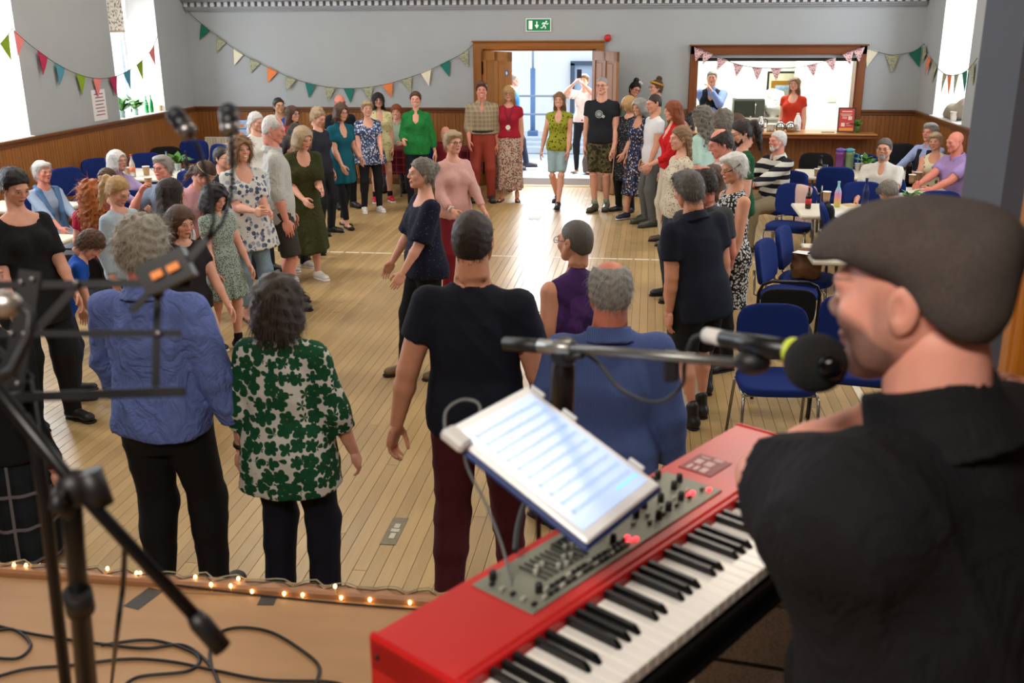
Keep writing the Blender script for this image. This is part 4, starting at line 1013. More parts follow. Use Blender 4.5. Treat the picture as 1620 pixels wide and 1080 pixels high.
    if bottom:
        t = bottom; kind = t.get('kind', 'trousers'); S = Shape(); base = t.get('mat', 'cloth')
        if kind == 'skirt':
            z2 = t.get('len', .25)*h; fl = t.get('skirt', .13)*h; L = pz+.11*h-z2
            rows = [(0, fl, fl*.85, 0), (L*.5, (fl+hipw)/2+.014, (fl*.85+.075*h)/2, 0), (L*.78, hipw*1.03+.012, .080*h*w, 0), (L, wst+.010, .060*h*w+.008, 0)]
            S.loft((0, 0, z2), np.eye(3), rows, .03, 2.1, fold=(t.get('famp', .1), t.get('folds', 9), rg.uniform(0, 6), L*.85))
        else:
            e = t.get('len', 2.0); r0, r1 = t.get('r', .012), t.get('r1', .014)
            S.loft(pel, T if not sit else T, [(-.085*h, hipw*.6, .05*h*w, .004*h), (-.02*h, hipw+.010, .070*h*w+.008, .006*h), (.05*h, hipw*.94+.008, .068*h*w+.006, -.2*bd), (.09*h, wst+.012, .058*h*w+.010+bd*.3, -.3*bd)], .03, 2.3)
            for s_ in (1, -1):
                hj, kn, an = hipj[s_], KN[s_], AN[s_]; ra, rb, rc = .051*h*(.4+.6*w)+r0, .031*h*(.6+.4*w)+r0, t.get('ankle', .023*h+r1)
                if e <= 1: S.cone(hj, hj+(kn-hj)*e, ra-.006, ra+(rb-ra)*e+r0*.4-.004, .014, end=True)
                else:
                    c2 = kn+(an-kn)*.32+np.array([0, .010*h, 0]); S.cone(hj, kn, ra, rb+.002, .028); S.cone(kn, c2, rb, .0325*h*(.6+.4*w)+r0*.6, .03); S.cone(kn, kn+(an-kn)*min(1.12, (e-1)*1.1), rb+.002, rb+(rc-rb)*min(1, e-1), .03, end=True)
        wrinkle(S, t.get('wr', .004), 22); COV.append((S, .022)); dress_obj({'skirt': 'skirt', 'shorts': 'shorts'}.get(kind, 'trousers'), *S.mesh(vox), t['c'], root, base)
    if sock:
        for s_ in (1, -1):
            S = Shape(); a = AN[s_]+(KN[s_]-AN[s_])*sock[1]; S.cone(a, AN[s_]+np.array([0, 0, -.01]), .0195*h+.012*sock[1]/.5+.006, .0195*h+.006, .01); dress_obj('sock', *S.mesh(.012), sock[0], root, 'knit')
    if shoes:
        U, So = shoe(shoes[0]); fsz = (h/1.72)**.7*(.93 if f else 1.06)
        for s_ in (1, -1):
            mw = Matrix.Translation(tuple(AN[s_]+np.array([0, 0, -.047*h]))) @ Matrix.Rotation(math.radians(FD[s_][3]), 4, 'Z') @ Matrix.Rotation(math.radians(FD[s_][4] if len(FD[s_]) > 4 else 0), 4, 'X') @ Matrix.Scale(fsz, 4)
            o = link('shoe', U, root, mw=mw); o.color = lin(shoes[1]); b = link('sole', So, o); b.color = lin(shoes[2] if len(shoes) > 2 else (30, 28, 26))
    V, Q = B.mesh(vox)
    SL = (dress or top or {}).get('sleeve', .55); skip = np.zeros(len(V), bool)
    def nearseg(a, b, r):
        d = b-a; t = np.clip(((V-a) @ d)/max(d @ d, 1e-9), 0, 1); return np.linalg.norm(V-a-t[:, None]*d, axis=1) < r
    for s_ in (1, -1):
        a, b, c = sh[s_], W1[s_], W2[s_]
        if SL < 1: skip |= nearseg(a+(b-a)*(SL+.08), b, .034*h); skip |= nearseg(b, c, .034*h)
        elif SL < 1.95: skip |= nearseg(b+(c-b)*min(.95, SL-1+.08), c, .034*h)
    for S, lim in COV:                      # tuck the skin under the cloth that covers it
        tri = V[Q]; nq = np.cross(tri[:, 2]-tri[:, 0], tri[:, 3]-tri[:, 1]); N = np.zeros_like(V)
        for c_ in range(4): np.add.at(N, Q[:, c_], nq)
        N /= np.maximum(np.linalg.norm(N, axis=1, keepdims=True), 1e-9); F, c = S.at(V); m = (F > -.014) & (F < lim) & (c < -.004) & ~skip; V[m] -= N[m]*np.minimum(F[m]+.014, .03)[:, None]
    parts_v, parts_q, hp = [V], [Q], [np.full((len(V), 3), 9.0)]; off = len(V)
    hh = .0075 if vox >= .018 else (.006 if vox > .0125 else (.005 if vox > .01 else .0035))
    v, q = head('m' if sex == 'm' else ('c' if sex == 'c' else 'f'), hh); parts_v.append((v*hs) @ HR.T+hc); parts_q.append(q+off); hp.append(v); off += len(v)
    for s_, curl, ov in ((1, hands[0], LH), (-1, hands[1], RH)):
        v, q = hand(curl, .0085 if vox >= .018 else .006); d = W2[s_]-W1[s_]; d = d/np.linalg.norm(d)
        if ov is not None: d2 = np.array(ov[0], float); d = d2/np.linalg.norm(d2); n = np.array(ov[1], float)
        else: n = np.array([-s_*1.0, .15, 0]) if abs(d[0]) < .8 else np.array([0, .4, -1.0])
        n = n-d*(n @ d); n = n/max(np.linalg.norm(n), 1e-5); zc = -d; yc = np.cross(zc, n)*(1 if s_ < 0 else -1)
        v2 = v*np.array([1, 1, 1]); R_ = np.stack([n, yc, zc], 1); hz = (.92 if f else 1.04)*(h/1.72)**.8; v2 = (v2*hz) @ R_.T+W2[s_]; q2 = q if np.linalg.det(R_) > 0 else q[:, ::-1]
        parts_v.append(v2); parts_q.append(q2+off); hp.append(np.full((len(v), 3), 9.0)); off += len(v)
    me = np_mesh('body', np.concatenate(parts_v), np.concatenate(parts_q), M['skin']); at_ = me.attributes.new('hp', 'FLOAT_VECTOR', 'POINT'); at_.data.foreach_set('vector', np.concatenate(hp).astype(f32).ravel())
    bo = link('body', me, root); bo.color = lin(SKIN.get(skin, skin)); bc = HAIRC.get(hair[1], hair[1]) if hair else (70, 60, 50); bo['brow'] = tuple(x*.7 for x in lin(bc)[:3]); bo['smile'] = float(smile); bo['stubble'] = float(stubble)
    # ---- head things
    HM = Matrix.Translation(tuple(hc)) @ Matrix([list(r) for r in HR]).to_4x4() @ Matrix.Scale(hs, 4); hcache = None
    if hair and hair[0] != 'bald':
        hv = .009 if vox >= .018 else .007
        o = link('hair', hair_mesh(hair[0], hv, strands, sum(map(ord, label)) % 97, *(hair[2:4] if len(hair) > 3 else ())), root, mw=HM); o.color = lin(HAIRC.get(hair[1], hair[1])); hcache = o
    if beard:
        S = Shape(); S.cone((0, -.062, -.090), (0, -.03, -.055), .034, .05, .03).ell((0, -.085, -.058), (.03, .012, .03), .01)
        for e in (-1, 1): S.cone((e*.045, -.035, -.07), (e*.060, .0, -.01), .022, .018, .03)
        S.ell((0, -.11, -.058), (.022, .03, .009), sub=True); S.cut(lambda X, Y, Z: (Z+.030+.3*np.abs(X))*.7 if False else np.where(np.abs(X) < .045, Z+.038, Z+.0)*.7+0*Y); S.ell((0, -.09, -.02), (.045, .05, .027), sub=True)
        o = link('beard', np_mesh('beard', *S.mesh(.0055), M['hair']), root, mw=HM); o.color = lin(HAIRC.get(beard, beard))
    if glasses:
        q = MB()
        for e in (-1, 1):
            q.tube([(e*.032+.021*math.cos(a), -.104-.002*math.cos(a)*e, .004+.0165*math.sin(a)) for a in [2*PI*i/14 for i in range(14)]], .0018, 5, closed=True)
            q.tube([(e*.053, -.102, .008), (e*.076, -.06, .010), (e*.080, .015, .012), (e*.078, .03, .0)], .0018, 5)
        q.tube([(-.011, -.105, .008), (0, -.108, .010), (.011, -.105, .008)], .0018, 5); me = q.mesh('glasses'); me.materials.append(plain(glasses, .4, .2, var=0)); link('glasses', me, root, mw=HM)
    info = dict(h=h, root=root, HM=HM, sh=sh, el=W1, wr=W2, hc=hc, HR=HR, T=T, pel=pel, tz=tz, nb=nb, up=up, body=bo, hs=hs, KN=KN, AN=AN)
    for fn in extras: fn(info)
    return info
# ------------------------------------------------------------------ the people
def P(label, head=None, foot=None, h=None, Y=None, z=None, zsit=None, keepfoot=False, **k):
    """place a person from where the feet stand (or the head and a stature) in the hall"""
    if foot is not None:
        p = onZ(foot[0], foot[1], 0.0); q = onY(head[0], head[1], p.y); Y = p.y
        if not keepfoot: p.x = q.x
        if h is None: h = q.z
    elif Y is not None:
        p = onY(head[0], head[1], Y); h = h or p.z
    else:
        p = onZ(head[0], head[1], h if not k.get('sit') else (zsit or .545+.47*h))
    d = p.y
    if 'vox' not in k: k['vox'] = .0245 if d > 11 else (.021 if d > 8 else (.0175 if d > 5.8 else .0135))
    i = person(label, (p.x, p.y), h, **k); r = i['root']
    if not keepfoot:                       # put the head where it is seen, whatever the stoop
        top = i['hc']+i['HR'] @ np.array([0, .01, .118])*i['hs']; c, s_ = math.cos(r.rotation_euler.z), math.sin(r.rotation_euler.z); ox, oy = c*top[0]-s_*top[1], s_*top[0]+c*top[1]
        t = onZ(head[0], head[1], top[2]) if Y is None else onY(head[0], head[1], p.y); r.location.x = t.x-ox
        if Y is None: r.location.y = t.y-oy
    return i
def band(info, z, r, col, name='belt', hgt=.02, mat=None):
    h = info['pel'][2]/.53; S = MB(); pts = []
    for i in range(20):
        a = 2*PI*i/20; q = info['tz'](r[0]*math.cos(a), r[1]*math.sin(a), z); pts.append(tuple(q))
    S.tube(pts, hgt, 6, closed=True); S.build(name, mat or plain(col, .5, var=.1), info['root'])
def belt(h, w=1.0, col=(24, 20, 18), z=.07, sex='m'):
    hw = (.100 if sex == 'f' else .092)*(.5+.5*w)*h*.95+.018
    return lambda i: band(i, z*h, (hw, .075*h*w+.014), col, 'belt', .016)
def on_head(name, mb, mat):
    def fn(i):
        me = mb.mesh(name); me.materials.append(mat); link(name, me, i['root'], mw=i['HM'])
    return fn
def ring(rx, ry, z, y0, r, tilt=0, a0=0, a1=2*PI, n=20):
    c = abs(a1-a0-2*PI) < .01; m = n if c else n+1
    return MB().tube([(rx*math.cos(a), y0+ry*math.sin(a), z+tilt*ry*math.sin(a)) for a in [a0+(a1-a0)*i/n for i in range(m)]], r, 6, closed=c)
def wrist(sd, col, r=.020, name='wristwatch'):
    def fn(i):
        a, b = i['el'][sd], i['wr'][sd]; u = (b-a)/np.linalg.norm(b-a); c = b-u*.03; q = MB().tube([tuple(c-u*.009), tuple(c+u*.009)], r*i['pel'][2]/.53/1.0*.95+.004, 10); q.build(name, plain(col, .4, .3, var=.1), i['root'])
    return fn
def chest_print(name, col, z, r=.05):
    def fn(i):
        h = i['pel'][2]/.53; q = MB(); T = Matrix([list(a) for a in i['T']])
        for cx, rr in ((0, r), (.06*1, r*.36)):
            for r_ in (rr, rr*.55, rr*.2):
                pts = []
                for k in range(20):
                    a = 2*PI*k/20; x = cx+r_*math.cos(a); zz = z*h+r_*math.sin(a)-(.6*r if cx else 0); y = -(.068*h+.020-abs(x)**2*2.2); pts.append(tuple(i['tz'](x, y, zz)))
                q.tube(pts, .0035, 5, closed=True)
        for k in range(8):
            a = PI*k/8; pts = [tuple(i['tz'](s_*r*math.cos(a), -(.068*h+.020-(r*math.cos(a))**2*2.2), z*h+s_*r*math.sin(a))) for s_ in (-1, 0, 1)]; q.tube(pts, .0012, 4)
        q.build(name, plain(col, .8, var=.1), i['root'])
    return fn
G = 'people in the dance ring'
# --- far end of the hall, between the tartan tables and the hatch
P('tall smiling man in checked brown shirt and brick-red trousers by the door leaf', (762, 130), (765, 318), sex='m', face=8, skin='pink', hair=('short_full', 'brown'), smile=1, top=dict(c=plaid('brown_check', (158, 142, 116), (120, 104, 84), (176, 160, 132), 16), sleeve=1.45, collar=1, neck='open', hem=.045, sr=.022, loose=.8), bottom=dict(c=(150, 62, 48), r=.020, r1=.026), shoes=('shoe', (52, 56, 48)), LA=(.13, .0, .45), RA=(-.11, -.09, .52), extras=(belt(1.78),), group=G)
def medal(i):
    q = MB(); h = i['pel'][2]/.53; n = [i['tz'](x*h, y*h, z*h) for x, y, z in ((-.034, .0, .31), (-.03, -.055, .27), (-.005, -.085, .19), (.0, -.088, .14), (.005, -.085, .19), (.03, -.055, .27), (.034, .0, .31))]
    q.tube([tuple(a) for a in n], .005, 5); q.build('lanyard', plain((70, 40, 60), .7), i['root'])
    c = i['tz'](0, -.092*h, .125*h); MB().lathe([(.036, -.004), (.036, .004)], tuple(c), 16, R=Matrix.Rotation(PI/2, 3, 'X')).build('medal', plain((235, 228, 214), .4, var=.05), i['root'])
P('woman in crimson top, long patterned skirt and white medal on a lanyard', (805, 136), (800, 317), face=2, hair=('long_fringe', 'blonde'), glasses=(60, 40, 40), top=dict(c=(166, 34, 54), sleeve=.35, hem=.03, loose=.1, mat='knit'), bottom=dict(kind='skirt', c=pat('skirt_print', (198, 178, 160), [(150, 70, 66), (120, 92, 80), (176, 120, 110), (90, 80, 84)], 42, .5), len=.10, skirt=.125), shoes=('sandal', (150, 50, 40)), LA=(.115, -.01, .44), RA=(-.12, -.03, .46), extras=(medal,), group=G)
P('woman in lime green flowered top and pale denim shorts stepping forward alone', (885, 146), (888, 327), face=-6, hair=('long_thin', 'lightbrown'), smile=1, top=dict(c=pat('lime_flowers', (146, 150, 40), [(50, 52, 24), (120, 70, 30), (84, 96, 30)], 26, .36), sleeve=.12, neck='v', hem=-.03, loose=.25), bottom=dict(kind='shorts', c=(150, 172, 176), len=.92, r=.012, mat='denim'), shoes=('trainer', (34, 38, 44), (20, 20, 22)), LF=(.03, -.20, .0, 5), RF=(-.04, .10, .06, -5), LA=(.10, -.10, .46), RA=(-.16, -.02, .46), group=G)
P('tall man in black shirt with bicycle print and camouflage shorts', (953, 122), (963, 332), sex='m', face=-12, hair=('crop', 'grey'), glasses=(30, 30, 30), top=dict(c=(32, 33, 38), sleeve=.5, hem=-.02, loose=.6), bottom=dict(kind='shorts', c=camo('camouflage', [(48, 44, 30), (78, 72, 46), (106, 96, 62), (36, 34, 26)]), len=.98, r=.022), shoes=('trainer', (74, 76, 56), (40, 40, 34)), sock=((150, 160, 140), .12), LA=(.125, -.06, .46), RA=(-.13, 0, .45), LF=(.09, .03, 0, 8), RF=(-.05, -.1, 0, -8), extras=(chest_print('bicycle_print', (200, 204, 206), .205),), group=G)
P('woman in bright green linen shirt and dark trousers before the tartan table', (657, 145), (655, 330), face=8, hair=('bun', 'brown'), smile=1, top=dict(c=(36, 122, 58), sleeve=1.75, neck='v', collar=1, hem=-.055, sr=.02, loose=.9, mat='linen', wr=.008), bottom=dict(c=(24, 26, 36), r=.006, r1=.006), shoes=('shoe', (90, 96, 50)), RA=(-.10, -.13, .60), LA=(.16, -.02, .47), group=G)
P('woman with long black hair in short cream flowered dress and red trainers', (598, 147), (603, 318), face=22, sex='f', hair=('long_fringe', 'black'), dress=dict(c=pat('cream_sprig', (214, 202, 150), [(90, 92, 60), (150, 120, 60)], 34, .26), len=.38, skirt=.105, sleeve=.7, neck='v', folds=7), shoes=('trainer', (196, 26, 56), (230, 230, 230)), sock=((24, 24, 28), .16), LA=(.11, -.04, .46), group=G)
P('woman with short blonde hair in blue and white flowered tunic and black trousers', (580, 160), (590, 334), face=28, w=1.1, hair=('pixie', 'ashblonde'), top=dict(c=pat('blue_flowers', (58, 70, 104), [(206, 208, 214), (126, 142, 180), (170, 176, 196), (50, 58, 90)], 38, .5), sleeve=.6, neck='scoop', hem=-.09, flare=.18, loose=.8), bottom=dict(c=(26, 26, 30), r=.008, r1=.008), shoes=('trainer', (224, 220, 212), (236, 234, 230)), LA=(.08, -.16, .54), RA=(-.10, -.10, .50), group=G)
P('woman in plain teal dress, spectacles and black leggings stepping into the ring', (543, 172), (548, 358), h=1.62, lean=8, face=48, hair=('bob', 'brown'), glasses=(90, 70, 60), dress=dict(c=(16, 88, 104), len=.36, skirt=.115, sleeve=.6, neck='v', loose=.2, folds=7), bottom=dict(c=(22, 22, 26), len=1.85, r=.004, r1=.004), shoes=('flat', (16, 16, 18)), RF=(-.06, -.18, 0, -6), LF=(.05, .10, 0, 8), RA=(-.08, -.16, .52), LA=(.12, -.12, .56), group=G)
P('bald man with red scalp, spectacles and black shirt behind the teal dress', (537, 150), Y=14.3, sex='m', face=35, skin='red', hair=('crop', 'grey') if False else ('bald', 'grey'), glasses=(40, 40, 40), top=dict(c=(24, 26, 34)), bottom=dict(c=(26, 26, 30)), group=G)
P('woman with pinned-up grey blonde hair looking down behind the olive dress', (507, 172), Y=12.4, face=70, head_=(-24, 0, 0), hair=('updo', 'ashblonde'), top=dict(c=(40, 42, 52), sleeve=.7), bottom=dict(c=(30, 30, 34)), group=G)
P('woman with long brown hair and spectacles in mustard and red top', (462, 168), Y=13.3, face=62, hair=('long', 'brown'), glasses=(60, 50, 44), smile=1, top=dict(c=pat('mustard_red', (150, 36, 42), [(186, 150, 30), (120, 30, 40)], 20, .45), sleeve=1.6), bottom=dict(c=(40, 36, 40)), group=G)
P('woman with long dark hair and dark spectacles half hidden by the linen shirt', (469, 196), Y=11.1, face=66, hair=('long', 'dark'), glasses=(20, 20, 24), top=dict(c=(60, 54, 60), sleeve=1.2), bottom=dict(c=(30, 30, 36)), group=G)
P('woman in royal blue top with dark hair tied back near the far wall', (440, 155), h=1.58, face=40, skin='olive', hair=('ponytail_dark', 'black'), glasses=(120, 110, 100), top=dict(c=(40, 74, 170), sleeve=.6), bottom=dict(c=(30, 32, 40)), group=G)
P('white-haired woman in white sleeveless top standing behind the bald grey man', (406, 178), h=1.58, face=66, head_=(-14, 0, 0), hair=('low_pony', 'white'), top=dict(c=(226, 222, 214), sleeve=.0), bottom=dict(c=(190, 186, 178)), group=G)
# --- left side of the ring
P('woman in long olive dress and white trainers leaning into the ring', (490, 203), (503, 442), h=1.64, lean=17, face=40, w=1.08, head_=(-4, 14, 0), hair=('bob', 'ashblonde'), dress=dict(c=(58, 62, 30), len=.19, skirt=.165, sleeve=.85, sr=.03, neck='scoop', folds=7, famp=.08, mat='linen', loose=.5), shoes=('trainer', (222, 218, 208), (236, 232, 226)), LF=(.12, -.05, 0, 12), RF=(-.12, .08, 0, -8), RA=(-.05, -.19, .55), LA=(.06, -.22, .60), skin='fair', group=G)
P('dark-haired girl in black looking down beside the olive dress', (460, 233), (452, 424), face=62, sex='c', h=1.44, head_=(-20, 0, 0), hair=('long', 'dark'), top=dict(c=(28, 28, 34), sleeve=.5), bottom=dict(c=(24, 24, 28)), shoes=('trainer', (196, 192, 188), (220, 220, 216)), LA=(.12, -.16, .50), group=G)
P('grey-haired man in pale linen shirt and charcoal shorts with back half turned', (437, 192), (430, 486), sex='m', h=1.80, face=112, w=1.08, head_=(-18, -14, 0), skin='pink', hair=('receding', 'white'), top=dict(c=(188, 186, 180), sleeve=1.3, collar=1, hem=-.07, loose=.8, sr=.02, mat='linen', wr=.008), bottom=dict(kind='shorts', c=(60, 56, 52), len=.98, r=.03), shoes=('shoe', (54, 46, 40)), sock=((70, 70, 74), .1), LA=(.12, -.06, .47), RA=(-.13, -.03, .47), group=G)
P('smiling woman in white blouse with blue-grey flowers and light jeans', (380, 237), (396, 506), h=1.66, face=48, w=1.08, smile=1, hair=('mop', 'lightbrown'), top=dict(c=pat('bluegrey_flowers', (208, 204, 196), [(92, 104, 128), (70, 82, 106), (206, 202, 194), (150, 156, 168)], 24, .48), sleeve=.8, hem=-.12, flare=.22, loose=.9, neck='scoop', sr=.02), bottom=dict(c=(124, 144, 158), len=1.75, r=.010, r1=.012, mat='denim'), shoes=('sandal', (120, 92, 70), (90, 70, 56)), LA=(.04, -.20, .62), RA=(-.04, -.20, .64), LF=(.10, -.10, 0, 6), RF=(-.06, .02, 0, -4), group=G)
P('girl with black hair and clip in sage print dress and black trainers', (345, 293), (345, 550), sex='c', face=62, head_=(-22, 0, 0), hair=('bob_big', 'black'), dress=dict(c=pat('sage_print', (150, 162, 150), [(84, 98, 92), (66, 80, 76)], 75, .4), len=.33, skirt=.155, sleeve=.5, folds=11, famp=.08, loose=.1, collar=1), shoes=('trainer', (22, 22, 26), (226, 222, 214)), sock=((24, 24, 32), .16), LF=(.05, -.06, 0, 8), RF=(-.06, .10, 0, -4), LA=(.13, -.12, .46), RA=(-.12, -.10, .44), group=G, extras=(on_head('hair_clip', MB().tube([(.075, -.055, .075), (.095, -.03, .05)], .006, 6), plain((200, 205, 215), .3, .6)),))
P('person in pink shirt with brown ponytail and hair band bending forward', (335, 262), h=1.52, lean=28, face=78, head_=(-22, 0, 0), hair=('low_pony', 'brown'), top=dict(c=(216, 160, 168), sleeve=.9, sr=.03, hem=-.05, loose=.7), bottom=dict(c=(50, 52, 60)), LA=(.1, -.26, .52), group=G, extras=(on_head('hair_band', ring(.088, .105, .05, .018, .006, -.2), plain((190, 160, 110), .6)),))
P('woman with long dark straight hair and white top seen from behind', (268, 283), Y=7.0, face=140, hair=('long', 'dark'), top=dict(c=(206, 198, 196), sleeve=.4, loose=.3), bottom=dict(c=(30, 30, 36)), group=G)
P('girl with long brown hair in pastel rainbow skirt and maroon leggings', (288, 327), Y=6.25, sex='c', face=58, head_=(-14, 0, 0), hair=('long', 'brown'), top=dict(c=(36, 30, 34), sleeve=.5), bottom=dict(kind='skirt', c=stripe('rainbow_pastel', (214, 176, 160), (176, 196, 160), 7, 0, .5, .05), len=.22, skirt=.14), shoes=('trainer', (200, 196, 186), (210, 206, 200)), sock=((96, 34, 46), .8), LA=(.12, -.16, .50), group=G)
P('boy in bright blue shirt with brown hair stooping by a black chair', (160, 372), h=1.28, zsit=None, sex='c', face=118, lean=30, head_=(-24, 0, 0), hair=('boy', 'brown'), top=dict(c=(22, 76, 168), sleeve=.6), bottom=dict(c=(40, 44, 56)), RA=(-.16, -.20, .42), LA=(.16, -.1, .44), group='children on the left of the hall')
P('fair-haired girl with ponytail in pale blue shirt looking down', (192, 283), h=1.50, sex='c', face=74, head_=(-30, 0, 0), hair=('ponytail', 'blonde'), top=dict(c=(168, 186, 196), sleeve=1.8, loose=.6), bottom=dict(c=(60, 66, 84)), group='children on the left of the hall')
P('girl with long curly red hair and crimson dotted top seen from behind', (142, 287), h=1.36, sex='c', face=196, hair=('long_curly', (176, 98, 46)), top=dict(c=pat('crimson_dots', (178, 24, 66), [(120, 10, 40)], 34, .22), sleeve=.5), bottom=dict(c=(44, 40, 52)), group='children on the left of the hall')
P('woman in black dress with dark tied hair bowing her head at the left edge', (34, 298), (52, 662), face=62, h=1.72, head_=(-26, 0, 0), hair=('bun', 'black'), w=1.02, top=dict(c=(22, 22, 24), sleeve=.85, neck='wide', hem=-.12, flare=.1, sr=.02, loose=.6), bottom=dict(c=(20, 20, 22), r=.016, r1=.018), shoes=('shoe', (22, 22, 24)), LA=(.10, -.16, .48), RA=(-.12, -.08, .46), LF=(.10, -.12, 0, 10), group=G)
P('kilted man in dark jacket cut off by the picture edge, cream socks', (-46, 401), h=1.76, sex='m', face=165, hair=('short', 'dark'), top=dict(c=(24, 24, 28), sleeve=1.9, hem=.0), bottom=dict(kind='skirt', c=plaid('dark_tartan', (18, 22, 26), (30, 40, 44), (120, 112, 116), 7, w=.45), len=.285, skirt=.125, folds=16, famp=.05), shoes=('boot', (24, 22, 22)), sock=((200, 190, 170), .85), group=G)
# --- right side of the ring
P('woman in pink jumper and maroon trousers with short fair hair and spectacles', (716, 207), h=1.62, face=42, hair=('pixie', 'ashblonde'), glasses=(60, 40, 50), top=dict(c=(206, 158, 150), sleeve=1.75, loose=.2, neck='round', hem=-.04), bottom=dict(c=(116, 28, 40)), shoes=('shoe', (60, 50, 50)), LA=(.11, -.16, .54), RA=(-.10, -.15, .56), group=G, extras=(wrist(-1, (200, 196, 190)),))
P('woman in navy sequin top with grey bun stepping to the side', (668, 272), (668, 592), face=-62, h=1.66, hair=('bun', 'midgrey'), top=dict(c=pat('sequins', (16, 18, 40), [(30, 34, 64), (14, 16, 34), (18, 20, 44), (120, 124, 140)], 90, .2), sleeve=.95, sr=.045, hem=-.05, flare=.1, loose=.9, neck='wide'), bottom=dict(c=(14, 14, 18), r=.020, r1=.026), shoes=('shoe', (106, 78, 48)), LA=(.12, -.16, .48), RA=(-.14, -.14, .48), LF=(.10, .10, 0, 6), RF=(-.06, -.16, 0, -4), group=G)
P('woman with blonde bob in dark flowered dress looking down', (991, 153), h=1.60, Y=14.4, face=-38, head_=(-34, 0, 0), hair=('bob_fringe', 'blonde'), dress=dict(c=pat('dark_sprig', (30, 32, 36), [(130, 126, 116), (80, 80, 84)], 40, .3), len=.28, skirt=.12, sleeve=1.2), bottom=dict(c=(18, 18, 20), r=.01), shoes=('shoe', (30, 30, 34)), RA=(-.06, -.15, .52), LA=(.06, -.15, .50), group=G)
P('grey-haired woman smiling in navy dress with pale flowers', (1010, 162), (992, 345), h=1.62, lean=4, face=-42, smile=1, skin='tan', head_=(-10, 0, 0), hair=('bob', 'grey'), dress=dict(c=pat('navy_flowers', (34, 38, 62), [(186, 180, 176), (120, 132, 168), (150, 110, 80), (60, 68, 100)], 32, .42), len=.20, skirt=.14, sleeve=.7, neck='scoop', folds=9), shoes=('shoe', (36, 50, 72), (220, 216, 210)), RF=(-.08, -.16, 0, -6), LF=(.08, .04, 0, 8), group=G)
P('lean man in white shirt and grey trousers turned to the ring', (1033, 162), (1040, 356), h=1.70, sex='m', face=-68, head_=(-12, 0, 0), skin='tan', hair=('crop', 'dark'), top=dict(c=(216, 214, 214), sleeve=.5, loose=.4), bottom=dict(c=(96, 98, 96)), shoes=('trainer', (70, 74, 64), (50, 50, 44)), LA=(.12, -.08, .46), group=G)
P('woman with long auburn hair in knotted red shirt and cream trousers', (1063, 160), h=1.70, face=-74, head_=(-10, 0, 0), hair=('long', 'auburn'), top=dict(c=(196, 26, 30), sleeve=1.6, neck='v', hem=.01, loose=.4, mat='linen'), bottom=dict(c=(196, 184, 164), r=.014), shoes=('shoe', (80, 70, 60)), LA=(.10, -.18, .58), group=G)
P('young woman with half-up brown hair in cream leopard print top', (1076, 200), h=1.66, face=-72, head_=(-6, 0, 0), skin='fair', hair=('half_up', 'lightbrown'), top=dict(c=pat('cream_leopard', (204, 192, 170), [(110, 96, 84), (150, 134, 116)], 44, .32), sleeve=1.0, loose=.4, sr=.025), bottom=dict(c=(50, 60, 70), mat='denim'), group=G)
P('person with long grey hair and mint shirt turned away', (1112, 170), h=1.68, face=-120, hair=('long_curly', 'midgrey'), top=dict(c=(176, 204, 190), sleeve=1.0, loose=.8), bottom=dict(c=(60, 64, 76)), group=G)
P('balding man in white flowered shirt bowing his head', (1134, 205), Y=8.75, sex='m', face=-78, head_=(-22, 0, 0), skin='pink', hair=('ring', 'dark'), top=dict(c=pat('white_rose', (214, 206, 200), [(170, 100, 100), (120, 120, 110)], 22, .26), sleeve=.6, collar=1, loose=.7), bottom=dict(c=(46, 48, 56)), group=G)
P('child with dark hair and shiny black cap behind the long grey hair', (1089, 184), Y=13.3, sex='c', face=-60, hair=('top_bun', 'black'), top=dict(c=(70, 60, 84)), bottom=dict(c=(40, 40, 46)), group=G)
P('person with curly grey hair close behind the mint shirt', (1144, 174), Y=12.4, face=-100, hair=('mop', 'midgrey'), top=dict(c=(110, 96, 120)), bottom=dict(c=(50, 50, 56)), group=G)
P('person with tousled brown hair before the kitchen hatch', (1166, 181), Y=13.0, sex='m', face=-110, hair=('short_full', 'brown'), top=dict(c=(80, 74, 90)), bottom=dict(c=(50, 50, 56)), group=G)
P('bearded man in bottle green shirt with dark ponytail looking down', (1168, 190), Y=9.7, sex='m', face=-76, head_=(-22, 0, 0), hair=('ponytail_dark', 'dark'), beard='dark', glasses=(50, 46, 44), top=dict(c=(16, 72, 38), sleeve=.6, loose=.6), bottom=dict(c=(20, 20, 24), r=.02), LA=(.13, -.04, .47), group=G)
P('woman with short grey hair in sleeveless black and white print dress', (1160, 243), h=1.66, face=-68, w=1.02, skin='tan', head_=(-10, 0, 0), hair=('pixie', 'white'), dress=dict(c=pat('monochrome_print', (30, 30, 32), [(206, 202, 196), (196, 192, 186), (30, 30, 32)], 62, .55), len=.30, skirt=.105, sleeve=0, loose=.2, folds=5, famp=.04), bottom=dict(c=(20, 20, 24), r=.006, r1=.01), shoes=('shoe', (30, 30, 34)), LA=(.12, -.08, .46), group=G, extras=(wrist(1, (216, 214, 206)), on_head('sunglasses_band', ring(.094, .11, .045, .02, .005, .55, PI, 2*PI), plain((30, 26, 40), .3))))
P('woman with chestnut hair hidden behind the man in grey', (1128, 262), Y=8.3, face=-110, hair=('long', 'brown'), top=dict(c=(150, 120, 116)), bottom=dict(c=(50, 50, 60)), group=G)
P('man in charcoal shirt with receding dark hair seen from behind', (1112, 268), Y=6.95, h=1.66, sex='m', face=-150, w=1.08, head_=(-12, 0, 0), skin='red', hair=('ring', 'dark'), top=dict(c=(56, 56, 58), sleeve=.6, loose=.6), bottom=dict(c=(70, 72, 66)), group=G)
